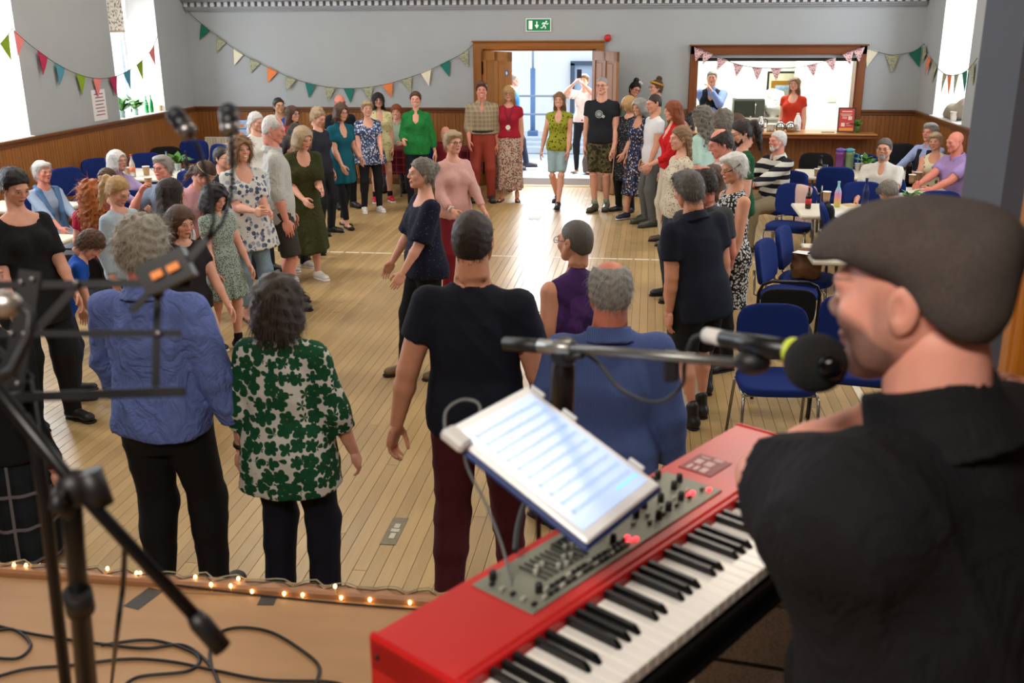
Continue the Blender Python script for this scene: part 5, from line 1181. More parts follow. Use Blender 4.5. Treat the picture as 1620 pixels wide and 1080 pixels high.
P('man in navy short-sleeved shirt, black shorts and white socks from behind', (1060, 291), (1098, 668), h=1.70, keepfoot=True, lean=6, side=7, sex='m', face=-146, w=1.08, head_=(-8, 8, 0), skin='tan', hair=('short_full', 'darkgrey'), top=dict(c=(20, 24, 38), sleeve=.62, collar=1, hem=-.09, loose=.8, sr=.026), bottom=dict(kind='shorts', c=(22, 22, 24), len=.98, r=.03), shoes=('boot', (24, 22, 22)), sock=((206, 196, 176), .5), LF=(.08, .06, 0, 8), RF=(-.10, -.08, 0, -4), LA=(.13, -.02, .46), RA=(-.14, -.03, .46), group=G)
P('person with cropped grey hair in purple vest turned to the side', (911, 348), h=1.66, face=-146, skin='tan', head_=(-2, 20, 0), hair=('crop', 'darkgrey'), glasses=(24, 24, 28), top=dict(c=pat('purple_mottle', (60, 34, 84), [(74, 44, 100), (46, 26, 70)], 9, .5), sleeve=0, neck='scoop', hem=-.16, flare=.12, loose=.6), bottom=dict(c=(40, 36, 52)), RA=(-.13, -.06, .46), group=G)
P('older man in blue striped shirt with balding white hair from behind', (965, 412), h=1.72, sex='m', face=-172, w=1.22, belly=.03, head_=(-6, 8, 0), skin='red', hair=('ring', 'grey', .5, .03), strands=2200, top=dict(c=stripe('blue_pinstripe', (58, 74, 124), (84, 102, 156), 160, 0, .45), sleeve=1.92, collar=1, hem=-.03, loose=.9, sr=.032, wr=.012, wf=16), bottom=dict(c=(22, 22, 26), r=.022, r1=.026), LA=(.17, -.06, .46), RA=(-.17, -.03, .46), group=G)
P('tall man in dark navy shirt and maroon jeans striding away from the stage', (748, 335), h=1.86, sex='m', face=176, w=1.10, skin='tan', head_=(-2, 0, 0), hair=('short', 'dark', .2, .025), strands=2600, top=dict(c=(20, 23, 36), sleeve=.55, hem=-.035, loose=.7, sr=.026, wr=.007), bottom=dict(c=(72, 22, 28), r=.014, r1=.020, wr=.007), shoes=('trainer', (70, 92, 110), (190, 196, 200)), LF=(.08, .26, 0, 6), RF=(-.12, -.16, 0, -6), LA=(.20, .04, .44), RA=(-.18, -.06, .46), hands=(.8, .5), group=G)
def m_greenflower():
    t = NT('green_flower_print', .85, 0, .25); v = t.voro(17, None, .6); d = v.outputs['Distance']; p = v.outputs['Position']
    vm = t.node('ShaderNodeVectorMath', operation='SUBTRACT'); sc = t.node('ShaderNodeVectorMath', operation='SCALE'); sc.inputs['Scale'].default_value = 17.0
    t.t.links.new(t.obj(), sc.inputs[0]); t.t.links.new(sc.outputs[0], vm.inputs[0]); sc2 = t.node('ShaderNodeVectorMath', operation='SCALE'); sc2.inputs['Scale'].default_value = 17.0; t.t.links.new(p, sc2.inputs[0]); t.t.links.new(sc2.outputs[0], vm.inputs[1])
    x, y, z = t.xyz(vm.outputs[0]); th = t.math('ARCTAN2', z, t.math('ADD', x, t.math('MULTIPLY', y, .7)))
    lim = t.math('MULTIPLY_ADD', t.math('ABSOLUTE', t.math('SINE', t.math('MULTIPLY', th, 2.5))), .20, .45)
    n = t.noise(60); g = t.mix(n, lin((10, 54, 34)), lin((26, 92, 58))); c = t.mix(t.math('LESS_THAN', d, lim), lin((206, 204, 196)), g)
    t.col(t.mix(t.math('LESS_THAN', d, .07), c, lin((120, 110, 40)))); t.bump(t.noise(24), .3, .004); return t.m
P('woman with dark bobbed hair in green and white flowered blouse from behind', (437, 437), h=1.60, face=176, w=1.16, hair=('bob_big', (60, 48, 42), .14, .06), strands=4500, top=dict(c=m_greenflower(), sleeve=1.45, sr=.026, hem=-.115, flare=.06, loose=.85, collar=1, wr=.007), bottom=dict(c=(20, 22, 36), r=.018, r1=.034), shoes=('shoe', (24, 24, 28)), LA=(.16, -.02, .47), RA=(-.17, -.06, .47), hands=(.8, .6), group=G, extras=(wrist(1, (30, 28, 28), name='bracelet'),))
P('man with frizzy grey hair in pale blue linen shirt from behind', (222, 347), h=1.83, sex='m', face=178, w=1.10, skin='pink', hair=('ring_frizz', (172, 164, 150), .85, .024), strands=8000, top=dict(c=(104, 122, 186), sleeve=1.85, collar=1, hem=-.035, loose=.95, sr=.034, mat='linen', wr=.013, wf=15), bottom=dict(c=(22, 22, 25), r=.022, r1=.024, wr=.006), LA=(.17, -.12, .50), RA=(-.19, -.03, .455), le=(1, .5, -.1), LF=(.09, .05, 0, 10), RF=(-.13, -.05, 0, -8), hands=(.5, .45), group=G)
# --- street door, hatch and kitchen
P('woman in white flowered blouse holding up a camera outside the door', (925, 118), (922, 272), face=-14, skin='fair', hair=('pixie', 'lightbrown'), top=dict(c=pat('red_bloom', (232, 214, 206), [(190, 60, 56), (226, 170, 160)], 14, .25), sleeve=.8, sr=.05, hem=-.01, loose=.5), bottom=dict(c=(24, 24, 30), r=.006, r1=.004), shoes=('flat', (190, 150, 120)), LA=(.03, -.16, .92), RA=(-.06, -.16, .92), le=(.8, -.2, -.6), re=(-.8, -.2, -.6), head_=(6, 0, 0), group='people around the doorway')
P('person in blue shirt stepping out behind the open door leaf', (812, 140), (829, 268), sex='m', h=1.72, face=100, hair=('short', 'grey'), top=dict(c=(30, 96, 170)), bottom=dict(c=(44, 48, 66)), shoes=('shoe', (40, 44, 56)), LF=(.06, -.25, .0, 0), group='people around the doorway')
P('woman with black top knot, white bow and spectacles by the wall', (1008, 130), Y=16.1, face=22, head_=(-14, 10, 12), hair=('top_bun', 'black'), glasses=(60, 30, 30), smile=1, top=dict(c=(116, 136, 124), sleeve=.8), bottom=dict(c=(50, 54, 60)), group='people around the doorway', extras=(on_head('hair_bow', MB().ball((.03, -.03, .135), (.03, .012, .022)).ball((.075, -.02, .115), (.03, .012, .022)), plain((226, 206, 206), .7)),))
P('woman with hair piled in a mustard headband and spectacles in profile', (1039, 127), Y=15.9, face=-66, hair=('top_bun', 'brown'), glasses=(30, 26, 26), top=dict(c=(130, 142, 128), sleeve=1.5), bottom=dict(c=(50, 54, 60)), group='people around the doorway', extras=(on_head('headband', ring(.090, .110, .06, .018, .016, -.35), plain((180, 136, 40), .8)),))
def shirt_under(col, sl=1.92):
    def fn(i):
        h = i['pel'][2]/.53; S = Shape()
        for s_ in (1, -1):
            a, b, c = i['sh'][s_], i['el'][s_], i['wr'][s_]; S.cone(a, b, .044*h, .036*h, .02); S.cone(b, b+(c-b)*(sl-1), .036*h, .026*h, .02, end=True)
        dress_obj('shirt_sleeves', *S.mesh(.016), col, i['root']); S = Shape(); S.loft(i['nb'], i['T'], [(-.06*h, .05*h, .055*h, -.012*h), (.03*h, .042*h, .044*h, 0)], .01, 2); dress_obj('shirt_collar', *S.mesh(.012), col, i['root'])
    return fn
P('man in dark waistcoat and blue shirt with hand on chin in the kitchen', (1127, 112), Y=FAR+.85, sex='m', face=-8, skin='fair', hair=('short', 'grey'), top=dict(c=(20, 24, 38), name='waistcoat', sleeve=.0, neck='v', hem=.0, inf=.018, loose=.4, strap=1), bottom=dict(c=(40, 42, 50)), LA=(.01, -.105, .83), RA=(.06, -.14, .64), le=(.5, -.5, -.9), hands=(.7, .6), group='people in the kitchen', extras=(shirt_under((126, 148, 204)),))
P('woman in orange-red top standing behind the serving counter', (1258, 122), Y=FAR+.62, face=-22, hair=('long_thin', 'lightbrown'), top=dict(c=(186, 52, 30), sleeve=.4, loose=.4, neck='scoop'), bottom=dict(c=(50, 50, 60)), LA=(.12, -.02, .46), RA=(-.10, -.06, .50), group='people in the kitchen')
# --- seated on the left
SG = 'people seated at the tables'
def scarf(i):
    h = 1.62; q = Shape(); tz = i['tz']
    q.cone(tz(-.03*h, .05*h, .30*h), tz(.03*h, .05*h, .30*h), .02, .02, .01)
    for e in (-1, 1): q.cone(tz(e*.03*h, .05*h, .30*h), tz(e*.06*h, -.03*h, .285*h), .022, .026, .02); q.cone(tz(e*.06*h, -.03*h, .285*h), tz(e*.04*h, -.095*h, .15*h), .028, .034, .02); q.cone(tz(e*.04*h, -.095*h, .15*h), tz(e*.045*h, -.10*h, .02*h), .034, .036, .02, end=True)
    dress_obj('scarf', *q.mesh(.013), (84, 116, 156), i['root'], 'knit')
P('white-haired woman with slate blue scarf and pale dress seated by the panelling', (66, 268), h=1.58, Y=9.45, sit=True, face=66, skin='pink', hair=('pixie', 'white'), dress=dict(c=(150, 166, 190), sleeve=1.5, loose=.6), LA=(.05, -.26, .60), RA=(-.08, -.26, .58), shoes=('shoe', (60, 60, 66)), extras=(scarf,), group=SG)
P('woman with silver bob and lilac blouse seated by the far left tables', (183, 238), h=1.60, sit=True, face=74, hair=('bob', 'white'), glasses=(150, 140, 130), top=dict(c=(164, 144, 186), sleeve=1.8, collar=1, neck='open'), bottom=dict(c=(70, 70, 84)), LA=(.1, -.28, .66), RA=(-.1, -.28, .66), group=SG)
cupman = P('grey-haired man in spectacles drinking from a paper cup', (256, 247), h=1.70, sit=True, sex='m', face=-14, skin='pink', hair=('short_full', 'grey'), glasses=(60, 30, 30), top=dict(c=(120, 134, 156), sleeve=.8, sr=.02), bottom=dict(c=(60, 62, 70)), RA=(-.06, -.14, .81), LA=(.12, -.22, .62), re=(-.5, -.6, -.8), hands=(.5, .9), group=SG)
P('dark-haired man in spectacles seated behind the smiling woman', (350, 233), h=1.70, sit=True, sex='m', face=70, hair=('short', 'dark'), glasses=(40, 36, 34), top=dict(c=(40, 46, 60)), bottom=dict(c=(50, 50, 56)), group=SG)
P('small brown-haired child half hidden between the red-haired and fair girls', (169, 284), h=1.30, Y=9.9, sit=True, sex='c', face=-30, hair=('boy', 'brown'), top=dict(c=(120, 60, 70)), bottom=dict(c=(50, 50, 60)), group=SG)
P('youth in pale green shirt seated behind the tartan-covered table', (627, 170), h=1.68, Y=16.2, sit=True, sex='m', face=4, hair=('boy', 'auburn'), smile=1, top=dict(c=(146, 164, 140), sleeve=1.6, collar=1), bottom=dict(c=(50, 52, 60)), LA=(.08, -.25, .66), RA=(-.08, -.25, .66), group=SG)
P('person in red seated at the tartan table behind the fair-haired woman', (705, 206), h=1.30, Y=14.6, sit=True, sex='m', face=20, skin='pink', hair=('bald', 'grey'), top=dict(c=(120, 24, 34)), bottom=dict(c=(50, 50, 56)), group=SG)
# --- seated on the right
P('old man in black and cream striped jersey seated sideways', (1232, 207), h=1.76, sit=True, sex='m', face=-58, w=1.12, skin='pink', hair=('short', 'white'), beard='white', top=dict(c=stripe('broad_stripe', (22, 24, 34), (206, 202, 190), 9.5, 2, .5, .02), sleeve=1.75, sr=.024, collar=1, collar_c=(214, 210, 200), loose=.9), bottom=dict(c=(140, 124, 96), r=.02), shoes=('shoe', (50, 40, 34)), LA=(.06, -.30, .64), RA=(-.12, -.28, .62), group=SG)
P('man with grey goatee and spectacles in white buttoned shirt facing the hall', (1400, 225), h=1.70, Y=11.75, sit=True, sex='m', face=-24, skin='tan', hair=('short', 'darkgrey'), glasses=(80, 74, 70), beard='grey', top=dict(c=(206, 200, 190), sleeve=.7, loose=.7, neck='open'), bottom=dict(c=(60, 64, 76)), LA=(.1, -.22, .6), RA=(-.1, -.22, .6), group=SG)
def vest(i):
    S = Shape(); h = i['h'] if 'h' in i else 1.7; S.loft(i['pel'], i['T'], [(-.04*h, .112*h, .086*h, 0), (.1*h, .106*h, .082*h, 0), (.2*h, .106*h, .078*h, 0), (.275*h, .08*h, .062*h, 0)], .02, 2.3); S.ell(i['tz'](0, -.1*h, .24*h), (.03*h, .08*h, .14*h), sub=True, R=i['T']); dress_obj('waistcoat', *S.mesh(.018), (36, 32, 44), i['root'])
P('grey-haired man in pale blue shirt and dark waistcoat by the corner', (1473, 200), h=1.66, Y=13.75, sit=True, sex='m', face=-50, skin='pink', hair=('short_full', 'grey'), top=dict(c=(150, 164, 206), sleeve=1.9, collar=1), bottom=dict(c=(50, 52, 60)), LA=(.1, -.26, .64), RA=(-.1, -.26, .64), group=SG, extras=(vest,))
P('woman with short fair hair in cream strappy flowered top beside the lilac shirt', (1481, 213), h=1.56, Y=13.05, sit=True, face=-30, w=1.1, skin='tan', side=-6, hair=('pixie', 'ashblonde'), top=dict(c=pat('cream_bloom', (214, 204, 170), [(70, 80, 60), (150, 120, 90)], 16, .3), sleeve=0, neck='scoop'), bottom=dict(c=(60, 60, 70)), LA=(.08, -.24, .62), RA=(-.08, -.24, .62), group=SG)
P('bald man in lilac polo shirt leaning on the table', (1509, 208), h=1.76, Y=12.45, sit=True, sex='m', face=-66, w=1.15, lean=10, belly=.03, skin='red', hair=('bald', 'grey'), top=dict(c=(156, 130, 178), sleeve=.75, collar=1, loose=.8, sr=.02), bottom=dict(c=(70, 70, 80)), LA=(.1, -.30, .64), RA=(-.02, -.30, .66), group=SG, extras=(wrist(1, (24, 24, 26)),))
P('grey-haired woman eating with back of head towards the stage', (1411, 297), h=1.50, Y=9.6, sit=True, face=-150, lean=34, head_=(-14, 0, 0), hair=('pixie', 'midgrey'), top=dict(c=(110, 110, 120), sleeve=1.5), bottom=dict(c=(60, 60, 70)), group=SG)
P('person at the right table of whom only a forearm shows past the pillar', (1572, 272), h=1.62, Y=9.35, sit=True, sex='m', face=-86, skin='tan', hair=('short', 'grey'), top=dict(c=(160, 160, 160), sleeve=.5), bottom=dict(c=(60, 60, 70)), LA=(.10, -.30, .62), RA=(-.02, -.33, .62), group=SG)
# ------------------------------------------------------------------ chairs
BLUE = objcol('blue_upholstery', .9, .12, 90, .35); CHROME = plain((150, 146, 140), .25, .9, var=.05); BLKMET = plain((18, 18, 20), .35, .4, var=.1); BLKVIN = plain((20, 20, 22), .5, var=.12)
def cushion(w, d, t, curve=0.0, n=10):
    S = Shape(); hw, hd = w/2, d/2
    def fn(X, Y, Z):
        z = Z-curve*(X/hw)**2; q = ((np.abs(X)/hw)**3.6+(np.abs(Y)/hd)**3.6)**(1/3.6); e = np.maximum(0, q-.80)*.9
        return np.maximum((q-1)*min(hw, hd), np.abs(z)-t/2*(1-e*e*4))
    S.add(fn, (-hw, -hd, -t/2-abs(curve)), (hw, hd, t/2+abs(curve)), 0); return S.mesh(.0125)
_seat = np_mesh('seat', *cushion(.47, .45, .055), BLUE); _back = np_mesh('backrest', *cushion(.45, .36, .05, .03), BLUE)
def bx(pts, r=.0105, m=None, name='leg', par=None): return MB().tube(pts, r, 8).build(name, m, par)
def make_chair(frame=CHROME, black=False):
    r = empty('chair'); s = link('seat', _seat, r); s.location = (0, 0, .455); s.color = lin((14, 36, 98)) if not black else lin((22, 22, 24))
    b = link('backrest', _back, r); b.location = (0, .235, .71); b.rotation_euler = (math.radians(-80), 0, 0); b.rotation_euler = (math.radians(80), 0, 0); b.color = s.color
    for e in (-1, 1):
        bx([(e*.235, -.24, 0), (e*.225, -.20, .40), (e*.22, -.17, .425)], .0105, frame, 'leg', r); bx([(e*.24, .27, 0), (e*.225, .16, .40), (e*.22, .14, .425)], .0105, frame, 'leg', r)
        bx([(e*.22, -.19, .42), (e*.22, .16, .42)], .010, frame, 'side_rail', r); bx([(e*.15, .12, .42), (e*.15, .245, .46), (e*.15, .262, .66)], .011, frame, 'back_support', r)
    bx([(-.22, -.15, .415), (.22, -.15, .415)], .009, frame, 'cross_rail', r); bx([(-.22, .13, .415), (.22, .13, .415)], .009, frame, 'cross_rail', r); return r
def make_black_chair():
    r = empty('chair'); a = [(-.20, .23, 0), (-.205, .20, .45), (-.205, .25, .80), (-.18, .265, .86), (-.12, .27, .885), (.12, .27, .885), (.18, .265, .86), (.205, .25, .80), (.205, .20, .45), (.20, .23, 0)]
    bx(a, .012, BLKMET, 'back_frame', r)
    for e in (-1, 1): bx([(e*.20, -.2, 0), (e*.195, -.17, .44), (e*.2, .2, .45)], .012, BLKMET, 'leg', r)
    s = link('seat', _seat, r); s.location = (0, .01, .465); s.scale = (.86, .88, .8); s.color = lin((24, 24, 26)); b = link('backrest', _back, r); b.location = (0, .245, .69); b.rotation_euler = (math.radians(82), 0, 0); b.scale = (.84, .8, .6); b.color = lin((24, 24, 26)); return r
PROTO = {}
def chair(label, x, y, face, kind='blue', group='blue upholstered chairs'):
    # face: the way a sitter would look, 0 = towards the stage
    if kind not in PROTO:
        o = PROTO[kind] = {'blue': lambda: make_chair(), 'blackleg': lambda: make_chair(BLKMET), 'black': make_black_chair, 'darkseat': lambda: make_chair(BLKMET, True)}[kind]()
    else: o = copy_tree(PROTO[kind])
    o.location = (x, y, 0); o.rotation_euler = (0, 0, math.radians(face)); return tag(o, label, 'chair', group)
def chair_at(label, px, py, z, face, kind='blue', group='blue upholstered chairs', back=False):
    p = onZ(px, py, z)
    a = math.radians(face); off = Vector((-math.sin(a), math.cos(a), 0))*(-.25 if back else 0); p = p+off
    return chair(label, p.x, p.y, face, kind, group)
BC = 'blue chairs on the right of the hall'; LC = 'chairs on the left of the hall'
chair_at('blue chair with chrome legs standing alone behind the microphone', 1222, 492, .84, 4, group=BC, back=True)
chair_at('blue chair with a pale pink cardigan over its back', 1262, 297, .84, -22, group=BC, back=True)
chair_at('blue chair holding the brown paper bag beside the near table', 1236, 368, .84, 70, group=BC, back=True)
chair_at('blue chair turned sideways in front of the paper bag chair', 1207, 388, .84, 66, group=BC, back=True)
chair_at('black framed chair with its back to the stage behind the lone blue chair', 1250, 446, .88, 178, 'black', BC, back=True)
chair_at('blue chair with black jacket hung on it beside the cola bottle table', 1302, 329, .84, 84, group=BC, back=True)
chair_at('blue chair seen from behind between the two middle tables', 1323, 270, .84, 176, group=BC, back=True)
chair_at('blue chair behind the jugs table under the panelled wall', 1362, 249, .84, 4, group=BC, back=True)
chair_at('blue chair beyond the cola table beside the navy flask', 1364, 294, .84, 6, group=BC, back=True)
chair_at('blue chair at the table beside the pillar', 1486, 309, .84, 2, group=BC, back=True)
chair_at('dark green chair against the panelling behind the goatee man', 1424, 232, .84, 10, 'darkseat', BC, back=True)
chair_at('dark chair behind the striped jersey man', 1292, 247, .84, -8, 'darkseat', BC, back=True)
chair_at('blue chair partly hidden below the microphone ball', 1345, 585, .46, -10, 'blackleg', BC)
chair_at('blue chair against the panelling above the water bottle', 102, 271, .84, 62, group=LC, back=True)
chair_at('blue chair against the panelling left of the silver bob', 150, 256, .84, 60, group=LC, back=True)
chair_at('blue chair behind the red-capped bottle', 228, 247, .84, 40, group=LC, back=True)
chair_at('black chair against the panelling in the far left corner', 261, 237, .84, 30, 'darkseat', LC, back=True)
chair_at('blue chair under the blurred tilted microphone', 307, 226, .84, 10, group=LC, back=True)
chair_at('blue chair just before the radiator', 350, 233, .84, -30, group=LC, back=True)
chair_at('blue chair on the near side of the flower table', 304, 276, .84, 176, group=LC, back=True)
chair_at('black stacking chair in front of the stooping boy', 122, 394, .88, 172, 'black', LC, back=True)
for o in [q for q in bpy.data.objects if q.get('category') == 'person' and len(q.children)]:
    lab = o['label']; 
    seat = {'white-haired woman with slate': 'chair under the woman with the slate blue scarf', 'woman with silver bob': 'chair under the woman with the silver bob', 'grey-haired man in spectacles drinking': 'chair under the man drinking from a cup', 'dark-haired man in spectacles seated': 'chair under the dark-haired seated man', 'small brown-haired child': 'chair under the small brown-haired child', 'youth in pale green': 'chair under the youth in pale green', 'person in red seated': 'chair under the person in red', 'old man in black and cream': 'blue chair under the man in the striped jersey', 'man with grey goatee': 'blue chair under the man with the goatee', 'grey-haired man in pale blue shirt': 'blue chair under the waistcoat man by the corner', 'woman with short fair hair in cream': 'blue chair under the woman in the strappy top', 'bald man in lilac': 'blue chair under the man in the lilac polo', 'grey-haired woman eating': 'blue chair under the woman eating', 'person at the right table': 'blue chair under the person behind the pillar'}
    for k_, v_ in seat.items():
        if lab.startswith(k_):
            a = o.rotation_euler.z; chair(v_, o.location.x-math.sin(a)*.07, o.location.y+math.cos(a)*.07, math.degrees(a), group='chairs under seated people')

# ------------------------------------------------------------------ tables
TOP = plain((214, 206, 186), .45, var=.06); TLEG = plain((120, 120, 118), .35, .7, var=.1)
def table(label, x0, x1, y0, y1, z=.72, cloth=None, rz=0.0):
    r = empty('folding_table', ((x0+x1)/2, (y0+y1)/2, 0), rz, label, 'table', 'folding tables'); w, d = x1-x0, y1-y0
    MB().box((0, 0, z-.02), (w, d, .04), ch=.012).build('table_top', TOP, r)
    for e in (-1, 1):
        for g in (-1, 1): MB().tube([(e*(w/2-.25), g*(d/2-.10), 0), (e*(w/2-.22), g*(d/2-.12), z-.04)], .013, 8).build('leg', TLEG, r)
        MB().tube([(e*(w/2-.24), -d/2+.11, .2), (e*(w/2-.24), d/2-.11, .2)], .010, 6).build('leg_bar', TLEG, r)
    return r
tb = table('cream folding table with the cola bottle, cup and rainbow bottle', 1.56, 3.3, 10.35, 11.1)
tc = table('cream folding table with the purple leaflet nearest the pillar', 1.37, 3.1, 8.3, 9.0)
ta = table('cream folding table with jugs and beer bottle near the hatch', 1.95, 3.55, 13.05, 13.8)
td = table('cream folding table before the couple by the pillar', 2.55, 3.45, 11.7, 12.35)
te = table('cream folding table with two cups beside the pillar', 2.7, 3.6, 9.75, 10.3)
la = table('white folding table with cups beside the woman in black', -6.9, -5.25, 8.0, 8.68)
lb = table('white folding table with the water bottle beside the blue scarf woman', -7.2, -6.15, 9.75, 10.4)
lc = table('white folding table with flowers and cups by the panelling', -7.0, -5.95, 12.1, 13.05)
def m_tartan(): return plaid('red_tartan', (96, 18, 30), (60, 14, 30), (150, 60, 60), 9, w=.5)
TT = m_tartan()
r = table('long table under dark red tartan cloth before the far panelling', -4.05, -2.62, 15.2, 15.75, .74)
m = MB().box((-.0, 0, .745), (1.5, .61, .012)); m.box((0, -.305, .56), (1.5, .012, .38)); m.box((-.745, 0, .56), (.012, .61, .38)); m.box((.745, 0, .56), (.012, .61, .38))
tag(m.build('tablecloth', TT, None, (-3.335, 15.475, 0)), 'dark red tartan cloth hanging over the long table', 'tablecloth')

# ------------------------------------------------------------------ small things on tables, sills and counter
KR = plain((186, 150, 112), .8, var=.06); WH = plain((226, 220, 210), .7, var=.04)
_cup = {}
def cup(x, y, z, label, group, white=False, s=1.0):
    if white not in _cup:
        _cup[white] = (MB().lathe([(.028, 0), (.031, .03), (.038, .094), (.040, .096), (.0375, .094), (.036, .08), (0, .078)], n=16).mesh('cup'), MB().lathe([(.0395, .092), (.0412, .095), (.0395, .098)], n=16).mesh('rim'))
        _cup[white][0].materials.append(WH if white else KR); _cup[white][1].materials.append(WH)
    r = empty('paper_cup', (x, y, z), 0, label, 'cup', group); r.scale = (s, s, s); link('cup_wall', _cup[white][0], r); link('rim', _cup[white][1], r); return r
def bottle(x, y, z, h, rad, body, cap, label, neck=.35, lab=None, group=None, liquid=None, s=1.0):
    r = empty('bottle', (x, y, z), 0, label, 'bottle', group); n = h*(1-neck)
    MB().lathe([(rad*.85, 0), (rad, .012), (rad, n*.85), (rad*.8, n), (rad*.36, n+h*neck*.45), (rad*.33, h*.94), (rad*.36, h*.95)], n=16).build('bottle_body', body, r)
    MB().lathe([(rad*.42, h*.94), (rad*.42, h), (0, h)], n=12).build('cap', cap, r)
    if lab: MB().lathe([(rad+.001, n*.35), (rad+.001, n*.72)], n=16).build('label_band', lab, r)
    return r
LEAF = plain((70, 120, 36), .6, var=.25, scale=30)
def plant(x, y, z, label, sz=.16, n=16, pot=None, col=None, seed=1):
    r = empty('potted_plant', (x, y, z), 0, label, 'plant', 'little plants in jars'); q = random.Random(seed)
    MB().lathe([(.04, 0), (.045, .09), (.047, .10), (.042, .10), (.04, .08), (0, .08)], n=14).build('jar', pot or glass('e8f0f0', .1, .4), r)
    for i in range(n):
        a = q.uniform(0, 2*PI); t = q.uniform(.3, 1.1); L = sz*q.uniform(.7, 1.2); m = MB(); d = Vector((math.cos(a)*math.sin(t), math.sin(a)*math.sin(t), math.cos(t))); sd = d.cross(Vector((0, 0, 1))).normalized()*L*.17
        b = Vector((0, 0, .09)); m1 = b+d*L*.55; e = b+d*L+Vector((0, 0, -L*.25)); up = Vector((0, 0, .004)); m.add([b-sd*.2, b+sd*.2, m1+sd, m1-sd, e, m1+up*3], [(0, 1, 2, 5), (0, 5, 3), (5, 2, 4), (3, 5, 4)], True); m.build('leaf', col or LEAF, r)
    return r
def tz_(px, py, z=.72):
    p = onZ(px, py, z)
    if px > 1255 and px < 1380 and py < 284: q = onY(px, py, max(13.12, min(13.7, p.y))); p = Vector((q.x, q.y, z))
    return p
# right tables
p = tz_(1278, 330); bottle(p.x, p.y, .72, .23, .031, plain((40, 16, 12), .1, var=.1), plain((190, 20, 20), .4), 'small cola bottle with red cap at the table corner', lab=plain((190, 24, 28), .5))
p = tz_(1307, 319); cup(p.x, p.y, .72, 'cream paper cup between the cola and rainbow bottles', None, False, 1.15)
p = tz_(1324, 327)
t = NT('rainbow_flask', .35); t.col(t.ramp(t.math('MULTIPLY', t.xyz(t.obj())[2], 3.8), [(0, lin((190, 200, 90))), (.3, lin((226, 160, 120))), (.5, lin((210, 130, 180))), (.8, lin((130, 190, 200))), (1, lin((150, 205, 200)))]))
bottle(p.x, p.y, .72, .27, .036, t.m, plain((140, 190, 190), .4), 'pastel rainbow metal bottle on the middle right table')
p = tz_(1367, 330); bottle(p.x, p.y, .72, .32, .037, plain((18, 32, 80), .3, .3), plain((14, 24, 60), .4), 'tall navy blue flask on the middle right table')
p = tz_(1362, 324); 
p = tz_(1393, 345); r = empty('plate', (p.x, p.y, .72), 0, 'white plate of food before the grey-haired eater', 'plate'); MB().lathe([(.05, 0), (.10, .012), (.105, .014), (.09, .008), (0, .006)], n=20).build('dish', WH, r)
m = MB(); q = random.Random(4)
for i in range(12): m.ball((q.uniform(-.05, .05), q.uniform(-.05, .05), .02+q.random()*.02), (.02, .017, .012), 7, 5)
tag(m.build('food', plain((150, 80, 36), .7, var=.4, scale=60), r), kind='stuff')
def paper(px, py, w, d, rz, label, col=(226, 224, 222), z=.721, ink=None):
    p = tz_(px, py, z); r = empty('leaflet', (p.x, p.y, z), rz, label, 'paper'); MB().box((0, 0, .001), (w, d, .002)).build('sheet', plain(col, .7, var=.03), r)
    if ink:
        m = MB()
        for i in range(6): m.box((0, d*(.36-.14*i), .0026), (w*.7, d*.05, .001))
        m.build('print', plain(ink, .7), r)
paper(1330, 340, .21, .30, .3, 'white sheet on the middle right table', ink=(190, 190, 190))
paper(1300, 402, .12, .22, 1.2, 'purple printed leaflet on the near right table', (74, 66, 120), ink=(190, 186, 214)); paper(1288, 400, .21, .30, 1.0, 'white sheet under the purple leaflet')
paper(1345, 324, .16, .16, .5, 'small heap of brown crumbs on a napkin', (190, 160, 110))
p = tz_(1297, 277); bottle(p.x, p.y, .72, .25, .032, plain((26, 16, 10), .1), plain((20, 20, 22), .4), 'dark beer bottle on the table near the hatch', lab=plain((180, 170, 150), .6))
p = tz_(1304, 278); r = empty('tumbler', (p.x, p.y, .72), 0, 'dark drinking glass beside the beer bottle', 'glass'); MB().lathe([(.03, 0), (.036, .14), (.034, .14), (.029, .01), (0, .01)], n=14).build('glass_wall', plain((50, 60, 64), .1), r)
p = tz_(1292, 279); cup(p.x, p.y, .72, 'kraft paper cup left of the beer bottle', None)
def jug(px, py, col, lid, label):
    p = tz_(px, py); r = empty('drinks_jug', (p.x, p.y, .72), 0, label, 'jug'); MB().lathe([(.055, 0), (.06, .02), (.055, .2), (.06, .25)], n=16).build('vessel', plain(col, .15, var=.1), r); MB().lathe([(.062, .25), (.062, .275), (.02, .29), (0, .29)], n=16).build('lid', plain(lid, .4), r)
    MB().tube([(.06, 0, .22), (.11, 0, .21), (.11, 0, .09), (.058, 0, .06)], .009, 8).build('handle', plain(lid, .4), r)
jug(1328, 262, (110, 50, 110), (96, 60, 160), 'tall purple drinks jug with violet lid'); jug(1343, 259, (110, 130, 90), (60, 150, 170), 'drinks jug with turquoise lid')
for i, (px, py) in enumerate(((1357, 259), (1366, 256), (1366, 256), (1371, 260), (1376, 262))): 
    p = tz_(px, py); cup(p.x, p.y, .72+(.10 if i == 2 else 0), 'white paper cup stacked beside the drinks jugs', 'white cups beside the jugs', True)
p = tz_(1369, 272); plant(p.x, p.y, .72, 'leafy green sprig in a jar before the white-shirted man', .2, 16, seed=3)
p = tz_(1436, 330); plant(p.x, p.y, .72, 'leafy green sprig in a jar by the right-hand pillar table', .18, 14, seed=5)
p = tz_(1436, 287); bottle(p.x, p.y, .72, .24, .036, plain((20, 20, 22), .2, .5), plain((30, 30, 30), .3), 'black drinks can on the couple table', neck=.1)
for px, py in ((1442, 290), (1452, 286)): p = tz_(px, py); cup(p.x, p.y, .72, 'kraft paper cup beside the black can', 'cups on the couple table', False, 1.1)
